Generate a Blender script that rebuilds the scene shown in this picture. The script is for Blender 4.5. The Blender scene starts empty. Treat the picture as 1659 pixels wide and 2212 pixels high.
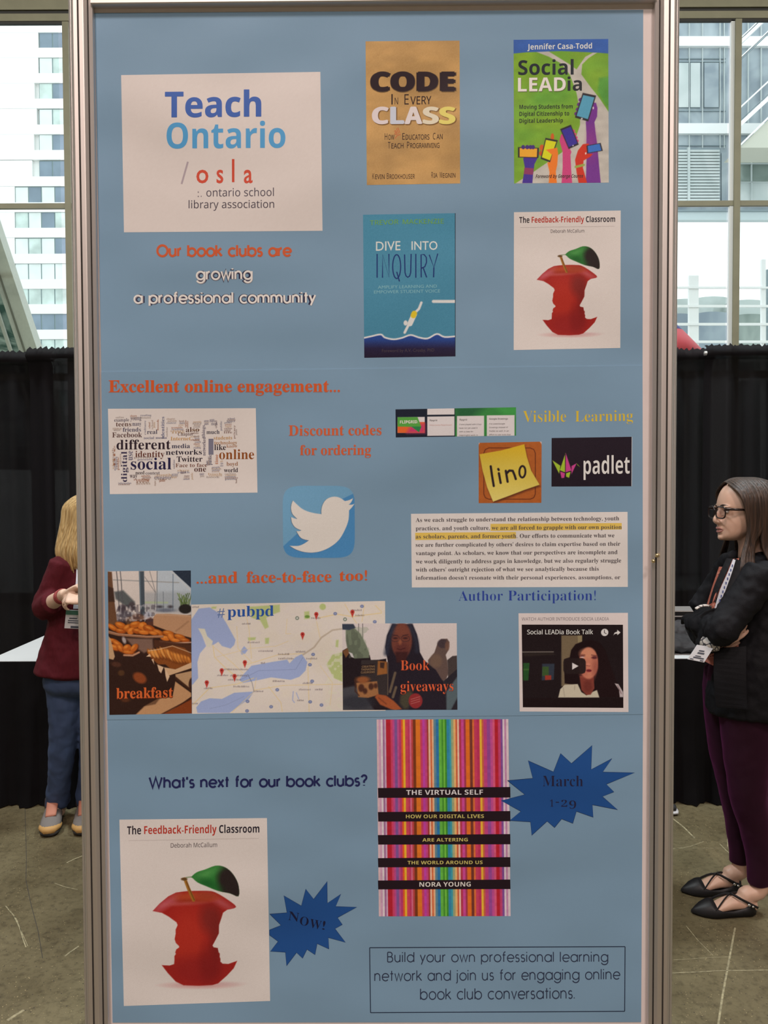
import bpy, bmesh, math, random
import numpy as np
from mathutils import Vector, Matrix
PI = math.pi
random.seed(7)
scene = bpy.context.scene
COL = scene.collection

# ---------------------------------------------------------------- camera
FOC = 1662.0
PITCH, ROLL = 0.0308, 0.0040
cd = bpy.data.cameras.new('camera'); cd.sensor_fit = 'HORIZONTAL'; cd.sensor_width = 36
cd.lens = 36 * FOC / 1659; cd.clip_start = 0.05; cd.clip_end = 500
cam = bpy.data.objects.new('camera', cd); COL.objects.link(cam)
EYE = Vector((0, 0, 1.6))
FWD = Vector((0, math.cos(PITCH), -math.sin(PITCH)))
U0 = Vector((0, math.sin(PITCH), math.cos(PITCH))); R0 = Vector((1, 0, 0))
RGT = R0 * math.cos(ROLL) - U0 * math.sin(ROLL)
UPV = U0 * math.cos(ROLL) + R0 * math.sin(ROLL)
cam.matrix_world = Matrix(((RGT.x, UPV.x, -FWD.x, 0), (RGT.y, UPV.y, -FWD.y, 0), (RGT.z, UPV.z, -FWD.z, 1.6), (0, 0, 0, 1)))
scene.camera = cam

# ---------------------------------------------------------------- sky (overcast daylight outside the hall)
world = bpy.data.worlds.new('overcast_sky'); scene.world = world; world.use_nodes = True
bg = world.node_tree.nodes['Background']
bg.inputs[0].default_value = (0.92, 0.965, 1.0, 1); bg.inputs[1].default_value = 1.9

# ---------------------------------------------------------------- hall lamps (warm, high under the ceiling), plus added fills
def area(name, loc, size, power, col, target=None, sy=None):
    l = bpy.data.lights.new(name, 'AREA'); l.size = size; l.energy = power; l.color = col
    if sy: l.shape = 'RECTANGLE'; l.size_y = sy
    o = bpy.data.objects.new(name, l); COL.objects.link(o); o.location = loc
    if target is not None:
        o.rotation_euler = (Vector(target) - Vector(loc)).to_track_quat('-Z', 'Y').to_euler()
    return o
WARM = (1.0, 0.82, 0.755)
for k, (lx, ly, pw) in enumerate([(-2.2, -4.0, 430), (2.4, -4.2, 430), (-3.5, -9, 420), (3.5, -9, 420)]):
    area('hall_and_fill_lamp', (lx, ly, 9.0), 1.2, pw * .60, WARM, (lx * .3, ly + 3.2, 0))
for lx, ly in ((-3.6, 3.0), (3.6, 3.2)):
    area('hall_and_fill_lamp', (lx, ly, 9.0), 1.0, 430, (0.90, 0.98, 1.0), (lx * .7, 4.4, 0))  # added cool fill, whitens the tables in place of daylight
for lx in (-9.5, 0, 9.5):
    area('hall_and_fill_lamp', (lx, 5.0, 9.2), 1.0, 170, (1.0, 0.93, 0.80), (lx, 11, 7.5))  # added fill, turned to the window wall to brighten its beams
for lx, ly, lz in ((-1.5, -1.6, 5.4), (1.9, -1.3, 5.2), (0.2, -3.0, 6.0)):
    area('track_lamp', (lx, ly, lz), 0.16, 9, (1.0, 0.72, 0.52), (lx * .2, 1.3, 1.5))

scene.view_settings.view_transform = 'Standard'; scene.view_settings.look = 'None'
scene.view_settings.gamma = 1; scene.view_settings.exposure = 0.0
scene.view_settings.use_curve_mapping = False
scene.cycles.max_bounces = 8; scene.cycles.transparent_max_bounces = 16

# ---------------------------------------------------------------- geometry of the view (real planes, real distances)
def ray(px, py):
    return (FWD * FOC + RGT * (px - 829.5) - UPV * (py - 1106)) / FOC
def W(px, py, Y):                      # point at depth Y
    d = ray(px, py); t = Y / d.y
    return EYE + d * t
def F(px, py, z=0.0):                  # point on the floor
    d = ray(px, py); t = (z - 1.6) / d.z
    return EYE + d * t
PD, PSI = 1.31, 0.008
PO = Vector((-0.014, PD, 0)); PU = Vector((math.cos(PSI), -math.sin(PSI), 0)); PN = Vector((math.sin(PSI), math.cos(PSI), 0))
def PL(px, py, off=0.0):               # point on the display panel, in the panel's own axes
    d = ray(px, py); o = PO - PN * off
    t = (o - EYE).dot(PN) / d.dot(PN)
    q = EYE + d * t - PO
    return Vector((q.dot(PU), -off, q.z))

# ---------------------------------------------------------------- materials
def lin(c):
    c = c / 255.0
    return c / 12.92 if c <= 0.04045 else ((c + 0.055) / 1.055) ** 2.4
WHITE = (203, 184, 175)
WL = [lin(v) for v in WHITE]
def alb(rgb): return tuple(min(0.92, 0.80 * lin(c) / w) for c, w in zip(rgb, WL))
def bsdf(m): return m.node_tree.nodes['Principled BSDF']
def mat(name, col, rough=0.6, metal=0.0, spec=0.5, noise=0.0, scale=20, bump=0.0, coat=0.0, stretch=None, sheen=0.0, emit=None):
    m = bpy.data.materials.new(name); m.use_nodes = True; nt = m.node_tree; b = bsdf(m)
    b.inputs['Base Color'].default_value = (*col, 1); b.inputs['Roughness'].default_value = rough
    b.inputs['Metallic'].default_value = metal; b.inputs['Specular IOR Level'].default_value = spec
    if coat: b.inputs['Coat Weight'].default_value = coat
    if sheen:
        b.inputs['Sheen Weight'].default_value = sheen
    tc = nt.nodes.new('ShaderNodeTexCoord'); mp = nt.nodes.new('ShaderNodeMapping')
    nt.links.new(tc.outputs['Object'], mp.inputs[0])
    if stretch: mp.inputs['Scale'].default_value = stretch
    n = nt.nodes.new('ShaderNodeTexNoise'); n.inputs['Scale'].default_value = scale; n.inputs['Detail'].default_value = 5
    nt.links.new(mp.outputs[0], n.inputs['Vector'])
    if noise:
        cr = nt.nodes.new('ShaderNodeMapRange'); cr.inputs[1].default_value = .3; cr.inputs[2].default_value = .7
        cr.inputs[3].default_value = 1 - noise; cr.inputs[4].default_value = 1 + noise
        nt.links.new(n.outputs[0], cr.inputs[0])
        mx = nt.nodes.new('ShaderNodeMix'); mx.data_type = 'RGBA'; mx.blend_type = 'MULTIPLY'; mx.inputs[0].default_value = 1
        mx.inputs[6].default_value = (*col, 1); nt.links.new(cr.outputs[0], mx.inputs[7]); nt.links.new(mx.outputs[2], b.inputs['Base Color'])
    if bump:
        bp = nt.nodes.new('ShaderNodeBump'); bp.inputs['Strength'].default_value = bump; bp.inputs['Distance'].default_value = .01
        nt.links.new(n.outputs[0], bp.inputs['Height']); nt.links.new(bp.outputs[0], b.inputs['Normal'])
    return m
def paper(name, col=None, attr=False):          # printed paper: slight sheen, very soft waves shared by sheet and ink
    m = bpy.data.materials.new(name); m.use_nodes = True; nt = m.node_tree; b = bsdf(m)
    b.inputs['Roughness'].default_value = 0.46; b.inputs['Specular IOR Level'].default_value = 0.15
    if col: b.inputs['Base Color'].default_value = (*col, 1)
    tc = nt.nodes.new('ShaderNodeTexCoord')
    if attr:
        a = nt.nodes.new('ShaderNodeAttribute'); a.attribute_name = 'print'; nt.links.new(a.outputs['Color'], b.inputs['Base Color'])
    n = nt.nodes.new('ShaderNodeTexNoise'); n.inputs['Scale'].default_value = 3.2; n.inputs['Detail'].default_value = 1
    mp = nt.nodes.new('ShaderNodeMapping'); mp.inputs['Scale'].default_value = (1.0, 1.0, 1.6)
    nt.links.new(tc.outputs['Object'], mp.inputs[0]); nt.links.new(mp.outputs[0], n.inputs['Vector'])
    n2 = nt.nodes.new('ShaderNodeTexNoise'); n2.inputs['Scale'].default_value = 900; nt.links.new(tc.outputs['Object'], n2.inputs['Vector'])
    bp = nt.nodes.new('ShaderNodeBump'); bp.inputs['Strength'].default_value = 0.7; bp.inputs['Distance'].default_value = .03
    b2 = nt.nodes.new('ShaderNodeBump'); b2.inputs['Strength'].default_value = 0.10; b2.inputs['Distance'].default_value = .0005
    nt.links.new(n.outputs[0], bp.inputs['Height']); nt.links.new(n2.outputs[0], b2.inputs['Height'])
    nt.links.new(bp.outputs[0], b2.inputs['Normal']); nt.links.new(b2.outputs[0], b.inputs['Normal'])
    return m
INKS = {}
def ink(rgb):
    if rgb not in INKS: INKS[rgb] = paper('print_ink', alb(rgb))
    return INKS[rgb]
PRINT = paper('printed_picture', attr=True)
M_SHEET = ink((114, 133, 150)); M_WHITE = ink((202, 182, 173))
M_ALU = mat('aluminium', (0.74, 0.71, 0.69), 0.52, 1.0)
M_GROOVE = mat('dark_groove', (0.26, 0.25, 0.24), 0.5, 0.8)
M_BOARD = mat('panel_board', (0.76, 0.70, 0.70), 0.5, noise=.02)

# ---------------------------------------------------------------- object helpers
def wm(o):                               # world matrix of a freshly built parent chain
    m = Matrix.Identity(4)
    while o is not None: m = o.matrix_basis @ m; o = o.parent
    return m
def link(name, me, m=None, parent=None, smooth=False):
    o = bpy.data.objects.new(name, me); COL.objects.link(o)
    if m is not None: me.materials.append(m)
    if parent is not None: o.parent = parent
    if smooth:
        me.polygons.foreach_set('use_smooth', [True] * len(me.polygons))
    return o
def tag(o, label=None, cat=None, group=None, kind=None):
    if label: o['label'] = label
    if cat: o['category'] = cat
    if group: o['group'] = group
    if kind: o['kind'] = kind
    return o
def empty(name, loc, rz=0.0):
    o = bpy.data.objects.new(name, None); COL.objects.link(o); o.location = loc; o.rotation_euler = (0, 0, rz); o.empty_display_size = .1
    bpy.context.view_layer.update()
    return o
def mesh(name, V, Fc, m=None, parent=None, smooth=False, local=False):
    me = bpy.data.meshes.new(name)
    V = [Vector(v) for v in V]
    if parent is not None and not local:             # vertices given in world axes
        inv = wm(parent).inverted(); V = [inv @ v for v in V]
    me.from_pydata([tuple(v) for v in V], [], Fc); me.update()
    return link(name, me, m, parent, smooth)
BOXF = [(0, 1, 2, 3), (7, 6, 5, 4), (0, 4, 5, 1), (1, 5, 6, 2), (2, 6, 7, 3), (3, 7, 4, 0)]
def boxv(x0, x1, y0, y1, z0, z1):
    return [(x0, y0, z0), (x1, y0, z0), (x1, y0, z1), (x0, y0, z1), (x0, y1, z0), (x1, y1, z0), (x1, y1, z1), (x0, y1, z1)]
def box(name, x0, x1, y0, y1, z0, z1, m, parent=None, local=False, bevel=0.0):
    o = mesh(name, boxv(x0, x1, y0, y1, z0, z1), BOXF, m, parent, local=local)
    bm = bmesh.new(); bm.from_mesh(o.data)
    if bevel: bmesh.ops.bevel(bm, geom=bm.edges[:], offset=bevel, segments=2, affect='EDGES')
    bmesh.ops.recalc_face_normals(bm, faces=bm.faces); bm.to_mesh(o.data); bm.free()
    return o
def quadbox(name, q, thick, m, parent=None, local=False, n=None):   # four points + thickness along n
    q = [Vector(p) for p in q]
    if n is None: n = (q[1] - q[0]).cross(q[3] - q[0]).normalized()
    V = q + [p + n * thick for p in q]
    o = mesh(name, V, BOXF, m, parent, local=local)
    bm = bmesh.new(); bm.from_mesh(o.data); bmesh.ops.recalc_face_normals(bm, faces=bm.faces); bm.to_mesh(o.data); bm.free()
    return o
def bar(name, a, b, w, d, m, parent=None, side=Vector((0, 1, 0))):   # square bar between two points
    a, b = Vector(a), Vector(b); t = (b - a).normalized(); s = t.cross(side).normalized(); s2 = t.cross(s)
    q = lambda p: [p + s * (w / 2) + s2 * (d / 2), p - s * (w / 2) + s2 * (d / 2), p - s * (w / 2) - s2 * (d / 2), p + s * (w / 2) - s2 * (d / 2)]
    o = mesh(name, q(a) + q(b), BOXF, m, parent)
    bm = bmesh.new(); bm.from_mesh(o.data); bmesh.ops.recalc_face_normals(bm, faces=bm.faces); bm.to_mesh(o.data); bm.free()
    return o

# ================================================================ THE HALL
M_OLIVE = mat('painted_steel', (0.23, 0.225, 0.155), 0.55, noise=.08, scale=3)
M_OLIVED = mat('shadow_gap', (0.03, 0.03, 0.028), 0.7)  # shade in the beam recesses, put into a near-black colour
M_FRAMEW = mat('white_frame', (0.62, 0.66, 0.66), 0.4)
M_WALL = mat('hall_wall', (0.46, 0.41, 0.36), 0.8, noise=.1, scale=2)
M_CEIL = mat('hall_ceiling', (0.48, 0.44, 0.40), 0.85, noise=.1, scale=1)

def floor_mat():
    m = bpy.data.materials.new('polished_concrete'); m.use_nodes = True; nt = m.node_tree; b = bsdf(m); N = nt.nodes.new; L = nt.links.new
    tc = N('ShaderNodeTexCoord')
    def noise(s, d=6, r=.6):
        n = N('ShaderNodeTexNoise'); n.inputs['Scale'].default_value = s; n.inputs['Detail'].default_value = d; n.inputs['Roughness'].default_value = r
        L(tc.outputs['Object'], n.inputs['Vector']); return n
    a = noise(1.6, 8, .62); r1 = N('ShaderNodeValToRGB'); L(a.outputs[0], r1.inputs[0])
    r1.color_ramp.elements[0].position = .32; r1.color_ramp.elements[0].color = (0.066, 0.050, 0.024, 1)
    r1.color_ramp.elements[1].position = .68; r1.color_ramp.elements[1].color = (0.185, 0.156, 0.086, 1)
    c = noise(38, 4, .7); r2 = N('ShaderNodeValToRGB'); L(c.outputs[0], r2.inputs[0])
    r2.color_ramp.elements[0].position = .30; r2.color_ramp.elements[0].color = (.55, .53, .52, 1)
    r2.color_ramp.elements[1].position = .52; r2.color_ramp.elements[1].color = (1, 1, 1, 1)
    m1 = N('ShaderNodeMix'); m1.data_type = 'RGBA'; m1.blend_type = 'MULTIPLY'; m1.inputs[0].default_value = .95
    L(r1.outputs[0], m1.inputs[6]); L(r2.outputs[0], m1.inputs[7])
    v = N('ShaderNodeTexVoronoi'); v.inputs['Scale'].default_value = 70; L(tc.outputs['Object'], v.inputs['Vector'])
    big = noise(3.5, 3); mr = N('ShaderNodeMath'); mr.operation = 'MULTIPLY'; mr.inputs[1].default_value = .19; L(big.outputs[0], mr.inputs[0])
    lt = N('ShaderNodeMath'); lt.operation = 'LESS_THAN'; L(v.outputs[0], lt.inputs[0]); L(mr.outputs[0], lt.inputs[1])
    m2 = N('ShaderNodeMix'); m2.data_type = 'RGBA'; L(lt.outputs[0], m2.inputs[0]); L(m1.outputs[2], m2.inputs[6]); m2.inputs[7].default_value = (.40, .32, .17, 1)
    v2 = N('ShaderNodeTexVoronoi'); v2.inputs['Scale'].default_value = 45; L(tc.outputs['Object'], v2.inputs['Vector'])
    l2 = N('ShaderNodeMath'); l2.operation = 'LESS_THAN'; L(v2.outputs[0], l2.inputs[0]); l2.inputs[1].default_value = .10
    m3 = N('ShaderNodeMix'); m3.data_type = 'RGBA'; L(l2.outputs[0], m3.inputs[0]); L(m2.outputs[2], m3.inputs[6]); m3.inputs[7].default_value = (.05, .042, .03, 1)
    L(m3.outputs[2], b.inputs['Base Color'])
    rr = N('ShaderNodeMapRange'); rr.inputs[3].default_value = .32; rr.inputs[4].default_value = .55; L(a.outputs[0], rr.inputs[0]); L(rr.outputs[0], b.inputs['Roughness'])
    bp = N('ShaderNodeBump'); bp.inputs['Strength'].default_value = .12; bp.inputs['Distance'].default_value = .01; L(c.outputs[0], bp.inputs['Height']); L(bp.outputs[0], b.inputs['Normal'])
    return m
HX, HY0, HY1, HZ = 14.0, -14.0, 11.0, 9.8
floor = box('floor', -HX, HX, HY0, HY1 + .25, -.2, 0, floor_mat()); tag(floor, kind='structure')
M_JOINT = mat('saw_cut_filler', (0.30, 0.265, 0.16), .6, noise=.4, scale=60)
M_CRACK = mat('crack', (0.045, 0.04, 0.032), .8)
def ribbon(name, pts, w, m, z=.0006):
    P = [F(*p) for p in pts]; V = []; Fc = []
    for i, p in enumerate(P):
        t = (P[min(i + 1, len(P) - 1)] - P[max(i - 1, 0)]).normalized(); s = Vector((-t.y, t.x, 0))
        V += [p + s * w / 2 + Vector((0, 0, z)), p - s * w / 2 + Vector((0, 0, z))]
        if i: Fc.append((2 * i - 2, 2 * i - 1, 2 * i + 1, 2 * i))
    return mesh(name, V, Fc, m, floor)
for pts, w, m in [([(1588, 2004), (1572, 2090), (1561, 2150), (1549, 2230)], .006, M_JOINT), ([(1440, 2103), (1560, 2097), (1700, 2095)], .0035, M_JOINT),
                  ([(1450, 1766), (1476, 1786), (1501, 1811)], .008, M_JOINT), ([(1454, 1834), (1490, 1829), (1520, 1818)], .004, M_JOINT),
                  ([(1555, 1823), (1566, 1835), (1580, 1847)], .005, M_JOINT), ([(1440, 1833), (1580, 1832), (1700, 1831)], .002, M_JOINT),
                  ([(1455, 2074), (1530, 2069), (1580, 2067)], .002, M_JOINT), ([(1482, 2000), (1508, 2032), (1540, 2064)], .003, M_JOINT),
                  ([(1567, 1752), (1571, 1800), (1572, 1830)], .003, M_JOINT),
                  ([(12, 1957), (30, 1978), (43, 2005), (50, 2030), (56, 2046)], .004, M_JOINT), ([(16, 1960), (36, 1986), (48, 2016), (60, 2044)], .002, M_JOINT),
                  ([(144, 1864), (160, 1856), (178, 1849)], .006, M_JOINT), ([(118, 1908), (140, 1916), (168, 1922)], .003, M_JOINT),
                  ([(16, 2205), (32, 2194), (52, 2182)], .010, M_JOINT), ([(140, 2066), (150, 2058), (170, 2044)], .006, M_JOINT),
                  ([(53, 1700), (55, 1780), (57, 1850), (56, 1900), (66, 1950), (82, 2010), (92, 2070)], .0022, M_CRACK)]:
    ribbon('floor_scratch', pts, w, m)
ceil = box('ceiling', -HX, HX, HY0, HY1, HZ, HZ + .2, M_CEIL); tag(ceil, kind='structure')
for nm, a in (('wall_left', (-HX - .2, -HX, HY0, HY1)), ('wall_right', (HX, HX + .2, HY0, HY1)), ('wall_rear', (-HX, HX, HY0 - .2, HY0))):
    tag(box(nm, *a, 0, HZ, M_WALL), kind='structure')

# glazed front wall: olive steel mullions and transoms, glass panes
wall = empty('wall_front', (0, HY1, 0)); tag(wall, kind='structure')
zt = W(829, 46, HY1).z                        # underside of the head beam
hb = lambda n, z0, z1, y0, m: box(n, -HX, HX, y0, HY1 + .045, z0, z1, m, wall)
hb('beam', zt + .02, zt + .12, HY1 - .01, M_OLIVE); hb('shadow_gap', zt + .12, zt + .175, HY1 + .02, M_OLIVED)
hb('beam', zt + .175, HZ, HY1 - .01, M_OLIVE); hb('shadow_gap', zt - .015, zt + .02, HY1 + .0, M_OLIVED)
ztr = W(829, 442, HY1).z
hb('transom', ztr - .035, ztr + .035, HY1 - .01, M_OLIVE)
z3 = W(829, 812, HY1).z
hb('transom', z3 - .05, z3 + .045, HY1 - .06, M_OLIVE); hb('sill', 0, .12, HY1 - .06, M_OLIVE)
def glass_mat(name, tint, refl=.06):
    m = bpy.data.materials.new(name); m.use_nodes = True; nt = m.node_tree; nt.nodes.remove(bsdf(m))
    t = nt.nodes.new('ShaderNodeBsdfTransparent'); t.inputs[0].default_value = (*tint, 1)
    g = nt.nodes.new('ShaderNodeBsdfGlossy'); g.inputs['Roughness'].default_value = .02
    x = nt.nodes.new('ShaderNodeMixShader'); x.inputs[0].default_value = refl
    nt.links.new(t.outputs[0], x.inputs[1]); nt.links.new(g.outputs[0], x.inputs[2]); nt.links.new(x.outputs[0], nt.nodes['Material Output'].inputs[0])
    return m
M_PANE = glass_mat('window_glass', (.93, .97, .96), .04)
xs = [W(148, 700, HY1).x + k * (W(1583, 700, HY1).x - W(148, 700, HY1).x) / 4 for k in range(-4, 9)]
xs = [x for x in xs if -HX < x < HX]
for x in xs:
    box('mullion', x - .012, x + .075, HY1 - .03, HY1 + .05, .1, zt, M_OLIVE, wall)
    if x > 0: box('mullion_reveal', x - .062, x - .012, HY1 - .0, HY1 + .05, .1, zt, M_FRAMEW, wall)
edges = [-HX] + xs + [HX]
for i in range(len(edges) - 1):
    for a, b in ((.12, z3 - .05), (z3 + .045, ztr - .05), (ztr + .045, zt)):
        box('pane', edges[i] + .075, edges[i + 1] - .09, HY1 + .03, HY1 + .04, a, b, M_PANE, wall)
# ================================================================ OUTSIDE
M_HOTEL = mat('hotel_wall', (0.84, 0.84, 0.82), .8, noise=.03)
M_PW = [mat('hotel_pane_blind', (0.74, 0.79, 0.77), .3, noise=.08, scale=.6), mat('hotel_pane_dark', (0.19, 0.25, 0.31), .3, noise=.2, scale=.5), mat('hotel_pane_mint', (0.55, 0.65, 0.61), .3, noise=.25, scale=.7)]
M_LINE = mat('window_frame_grey', (0.20, 0.27, 0.27), .5)
ground = box('ground', -90, 90, HY1 + .3, 130, -.4, -.02, mat('pavement', (.55, .55, .53), .9, noise=.1, scale=1)); tag(ground, kind='structure')
HYd = 70.0
hotel = empty('hotel_building', (W(60, 700, HYd).x, HYd, 0)); tag(hotel, 'white hotel tower with rows of wide windows, seen through the glass at the left', 'building')
hx0, hx1 = W(-420, 700, HYd).x, W(260, 700, HYd).x
box('tower_wall', hx0, hx1, HYd + .35, HYd + 12, 0, 60, M_HOTEL, hotel)
tops = [14, 68, 123, 178, 234, 289, 346, 402, 457, 513, 568, 622, 677, 732, 787, 842, 897, 952]
pat = ['w0', 'w1', 'w2', 'w1', 'w2', 'w1', 'w1', 'w1', 'w2', 'w1', 'www', 'mmm', 'ddd', 'mmm', 'wmw', 'mmm', 'wdw', 'mmm']
for r, y in enumerate(tops):
    zT, zB = W(100, y, HYd).z, W(100, y + 35, HYd).z
    box('spandrel', hx0, hx1, HYd, HYd + .4, W(100, y + 56, HYd).z + .01, zB, M_HOTEL, hotel)
    cols = [(31, 60), (60, 88), (88, 117), (117, 146), (146, 175)] if r >= 7 else [(83, 112), (112, 144), (146, 175)]
    for c, (a, b) in enumerate(cols):
        if r >= 10: mk = {'w': 0, 'm': 2, 'd': 1}[pat[r][c % 3]]
        else: mk = [0, 0, 0, 1, 2][(r * 3 + c * 2) % 5] if c < len(cols) - 2 else (1 if pat[r][-1] == '1' else 2 if pat[r][-1] == '2' else 0)
        if c == len(cols) - 1: mk = 0
        fr = box('window', W(a, y, HYd).x, W(b, y, HYd).x, HYd + .15, HYd + .36, zB, zT, M_LINE, hotel)
        box('window_pane', W(a, y, HYd).x + .05, W(b, y, HYd).x - .05, HYd + .12, HYd + .16, zB + .02, zT - .06, M_PW[mk], fr)
    xl = W((82, 82, 82, 74, 79, 73, 69)[r] if r < 7 else 31, y, HYd).x
    box('wall_panel', hx0, xl, HYd + .02, HYd + .4, zB, zT, M_HOTEL, hotel)

# steel raker and the sloping glass beside it, just outside the left window
YB = 12.4
raker = empty('steel_raker', (W(60, 740, YB).x, YB, 0)); tag(raker, 'pale diagonal steel beam leaning across the left window', 'beam')
dx, dy = 78 - 4, 748 - 525
def rp(px, py, o=0): return W(px, py, YB + o)
M_RAK = mat('pale_steel', (.46, .47, .41), .5, noise=.05); M_RAKD = mat('raker_seam', (.13, .13, .10), .6)
k = (1055 - 748) / dy
far = lambda x, y, t: (x + dx * t, y + dy * t)
quadbox('beam_web', [rp(*far(78, 748, 1.2)), rp(*far(48, 748, 1.2)), rp(*far(48, 748, -2.2)), rp(*far(78, 748, -2.2))], .25, M_RAK, raker, n=Vector((0, 1, 0)))
quadbox('beam_seam', [rp(*far(50, 748, 1.2), -.04), rp(*far(47.5, 748, 1.2), -.04), rp(*far(47.5, 748, -2.2), -.04), rp(*far(50, 748, -2.2), -.04)], .1, M_RAKD, raker, n=Vector((0, 1, 0)))
quadbox('beam_flange', [rp(*far(47.5, 748, 1.2)), rp(*far(38, 748, 1.2)), rp(*far(38, 748, -2.2)), rp(*far(47.5, 748, -2.2))], .18, M_RAK, raker, n=Vector((0, 1, 0)))
def facade_glass(name, c1, c2, sc, rough=.15, st=(1, 1, 1)):
    m = bpy.data.materials.new(name); m.use_nodes = True; nt = m.node_tree; b = bsdf(m)
    tc = nt.nodes.new('ShaderNodeTexCoord'); mp = nt.nodes.new('ShaderNodeMapping'); mp.inputs['Scale'].default_value = st
    n = nt.nodes.new('ShaderNodeTexNoise'); n.inputs['Scale'].default_value = sc; n.inputs['Detail'].default_value = 3; n.inputs['Distortion'].default_value = 1.5
    r = nt.nodes.new('ShaderNodeValToRGB'); r.color_ramp.elements[0].position = .38; r.color_ramp.elements[1].position = .64
    r.color_ramp.elements[0].color = (*c1, 1); r.color_ramp.elements[1].color = (*c2, 1)
    nt.links.new(tc.outputs['Object'], mp.inputs[0]); nt.links.new(mp.outputs[0], n.inputs['Vector']); nt.links.new(n.outputs[0], r.inputs[0]); nt.links.new(r.outputs[0], b.inputs['Base Color'])
    b.inputs['Roughness'].default_value = rough; b.inputs['Specular IOR Level'].default_value = .1
    return m
skyl = empty('sloping_skylight', (W(-40, 748, YB + .6).x, YB + .6, 0)); tag(skyl, 'sloping glass with painted green reflections below the diagonal beam, far left', 'glass roof')
q = [W(*far(40, 748, 1.2), YB + .5), W(-330, 1012, YB + .5), W(-330, 300, YB + .5), W(*far(40, 748, -.9), YB + .5)]
quadbox('glass_sheet', q, .03, facade_glass('skylight_glass', (.05, .11, .09), (.42, .52, .47), 1.1, .1, (1, 1, 3)), skyl, n=Vector((0, 1, 0)))  # green reflections in the glass are put into its mottled colour
bar('glazing_bar', W(*far(20, 748, 1.2), YB + .45), W(*far(20, 748, -1), YB + .45), .05, .05, M_RAK, skyl)

# office building at the right: glass bays, white bands, louvres
YO = 36.0
off = empty('office_building', (W(1600, 600, YO).x, YO, 0)); tag(off, 'pale blue glass office block with white floor bands and a louvred vent, right window', 'building')
M_OG = facade_glass('office_glass', (.26, .31, .355), (.47, .53, .565), .35); M_OL = facade_glass('office_glass_light', (.50, .555, .555), (.64, .68, .68), .3)
M_OW = mat('office_white', (.86, .87, .87), .6); M_OD = mat('office_joint', (.24, .30, .33), .6); M_GRN = facade_glass('office_glass_green', (.16, .21, .19), (.36, .42, .39), .5)
def rect(name, x0, y0, x1, y1, d, m, par, th=.25, Y=None):
    Y = Y or YO
    return quadbox(name, [W(x0, y1, Y + d), W(x1, y1, Y + d), W(x1, y0, Y + d), W(x0, y0, Y + d)], th, m, par, n=Vector((0, 1, 0)))
R0x, R1x = 1180, 2100
rect('core_wall', R0x, -150, R1x, 474, .5, M_OG, off, .4)
for a, b in ((78, 99), (266, 288)): rect('floor_band', R0x, a, R1x, b, .30, M_OW, off, .25)
for y in (126, 133, 239, 314): rect('joint', R0x, y - .7, 1568, y + .7, .44, M_OD, off, .08)
rect('floor_band', R0x, 455, R1x, 475, .3, mat('office_sill', (.52, .60, .62), .5), off, .3)
rect('joint', R0x, 453, R1x, 456, .2, M_OD, off, .1)
for x0, x1, m in ((1400, 1488, M_OL), (1491, 1513, M_OL), (1521, 1553, M_OG)):
    fr = rect('window', x0, 135, x1, 232, .44, M_OD, off, .1)
    rect('window_pane', x0 + .8, 136, x1 - .8, 231.5, .42, m, fr, .05)
for x in (1489.5, 1518, 1556, 1565): rect('facade_mullion', x - .6, 28, x + .6, 320, .40, M_OL, off, .12)
rect('glass_bay', 1559, 330, 1574, 437, .42, M_OG, off, .1)
for a, b in ((1400, 1486), (1491, 1555)):
    rect('louvre_backing', a - 1, 320, b + 1, 440, .42, M_OD, off, .08)
    y = 323.5
    while y < 438:
        s = rect('louvre_slat', a, y, b, y + 4.4, .30, M_OL, off, .1); y += 6.6
rect('louvre_post', 1486, 318, 1491, 440, .25, M_OL, off, .2)
for x0, y0, x1, y1, m in ((1590, 318, 1700, 392, M_GRN), (1590, 394, 1700, 440, M_OL)): rect('glass_bay', x0, y0, x1, y1, .2, m, off, .3)
for y in (353, 393): rect('joint', 1590, y - .6, 1700, y + .6, .1, M_OL, off, .1)
rect('joint', 1623.5, 345, 1625, 437, .1, M_OL, off, .1)
# outside stair
stair = empty('outside_stair', (W(1640, 300, 33).x, 33, 0)); tag(stair, 'white outdoor stair rising to the right in front of the office glass', 'staircase')
YS = 33.0
sb = lambda n, a, b, w, m, d=0: bar(n, W(*a, YS + d), W(*b, YS + d), w * YS / FOC, .35, m, stair)
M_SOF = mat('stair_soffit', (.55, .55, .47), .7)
sl = lambda x, y0, s: (x, y0 - (x - 1597) * s)
def stairbar(n, y0, w, s=.95, m=M_OW, d=0, th=.3):
    q = [W(1592, y0 + 5 * s, YS + d), W(1800, y0 - 203 * s, YS + d), W(1800, y0 - 203 * s - w, YS + d), W(1592, y0 + 5 * s - w, YS + d)]
    return quadbox(n, q, th, m, stair, n=Vector((0, 1, 0)))
stairbar('handrail', 86, 3); stairbar('stringer', 98, 9); stairbar('handrail', 128, 3); stairbar('handrail', 132, 1.5, m=M_OD)
stairbar('handrail', 236, 4, .93); stairbar('stringer', 276, 11, .93); stairbar('glass_rail', 262, 1.4, .93, M_OD); stairbar('stringer', 318, 5, .98)
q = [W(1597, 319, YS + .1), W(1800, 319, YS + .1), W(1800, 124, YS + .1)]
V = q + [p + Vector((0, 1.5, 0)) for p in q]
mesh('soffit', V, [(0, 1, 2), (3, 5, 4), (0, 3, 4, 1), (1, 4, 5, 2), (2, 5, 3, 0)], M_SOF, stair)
rect('post', 1594, 45, 1597, 322, 0, M_OW, stair, .3, YS); rect('post', 1700, 45, 1704, 1020, 0, M_OW, stair, .3, YS)
for x in (1617, 1645): rect('facade_mullion', x - .7, 28, x + .7, 318, .40, M_OL, off, .1)

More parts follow.
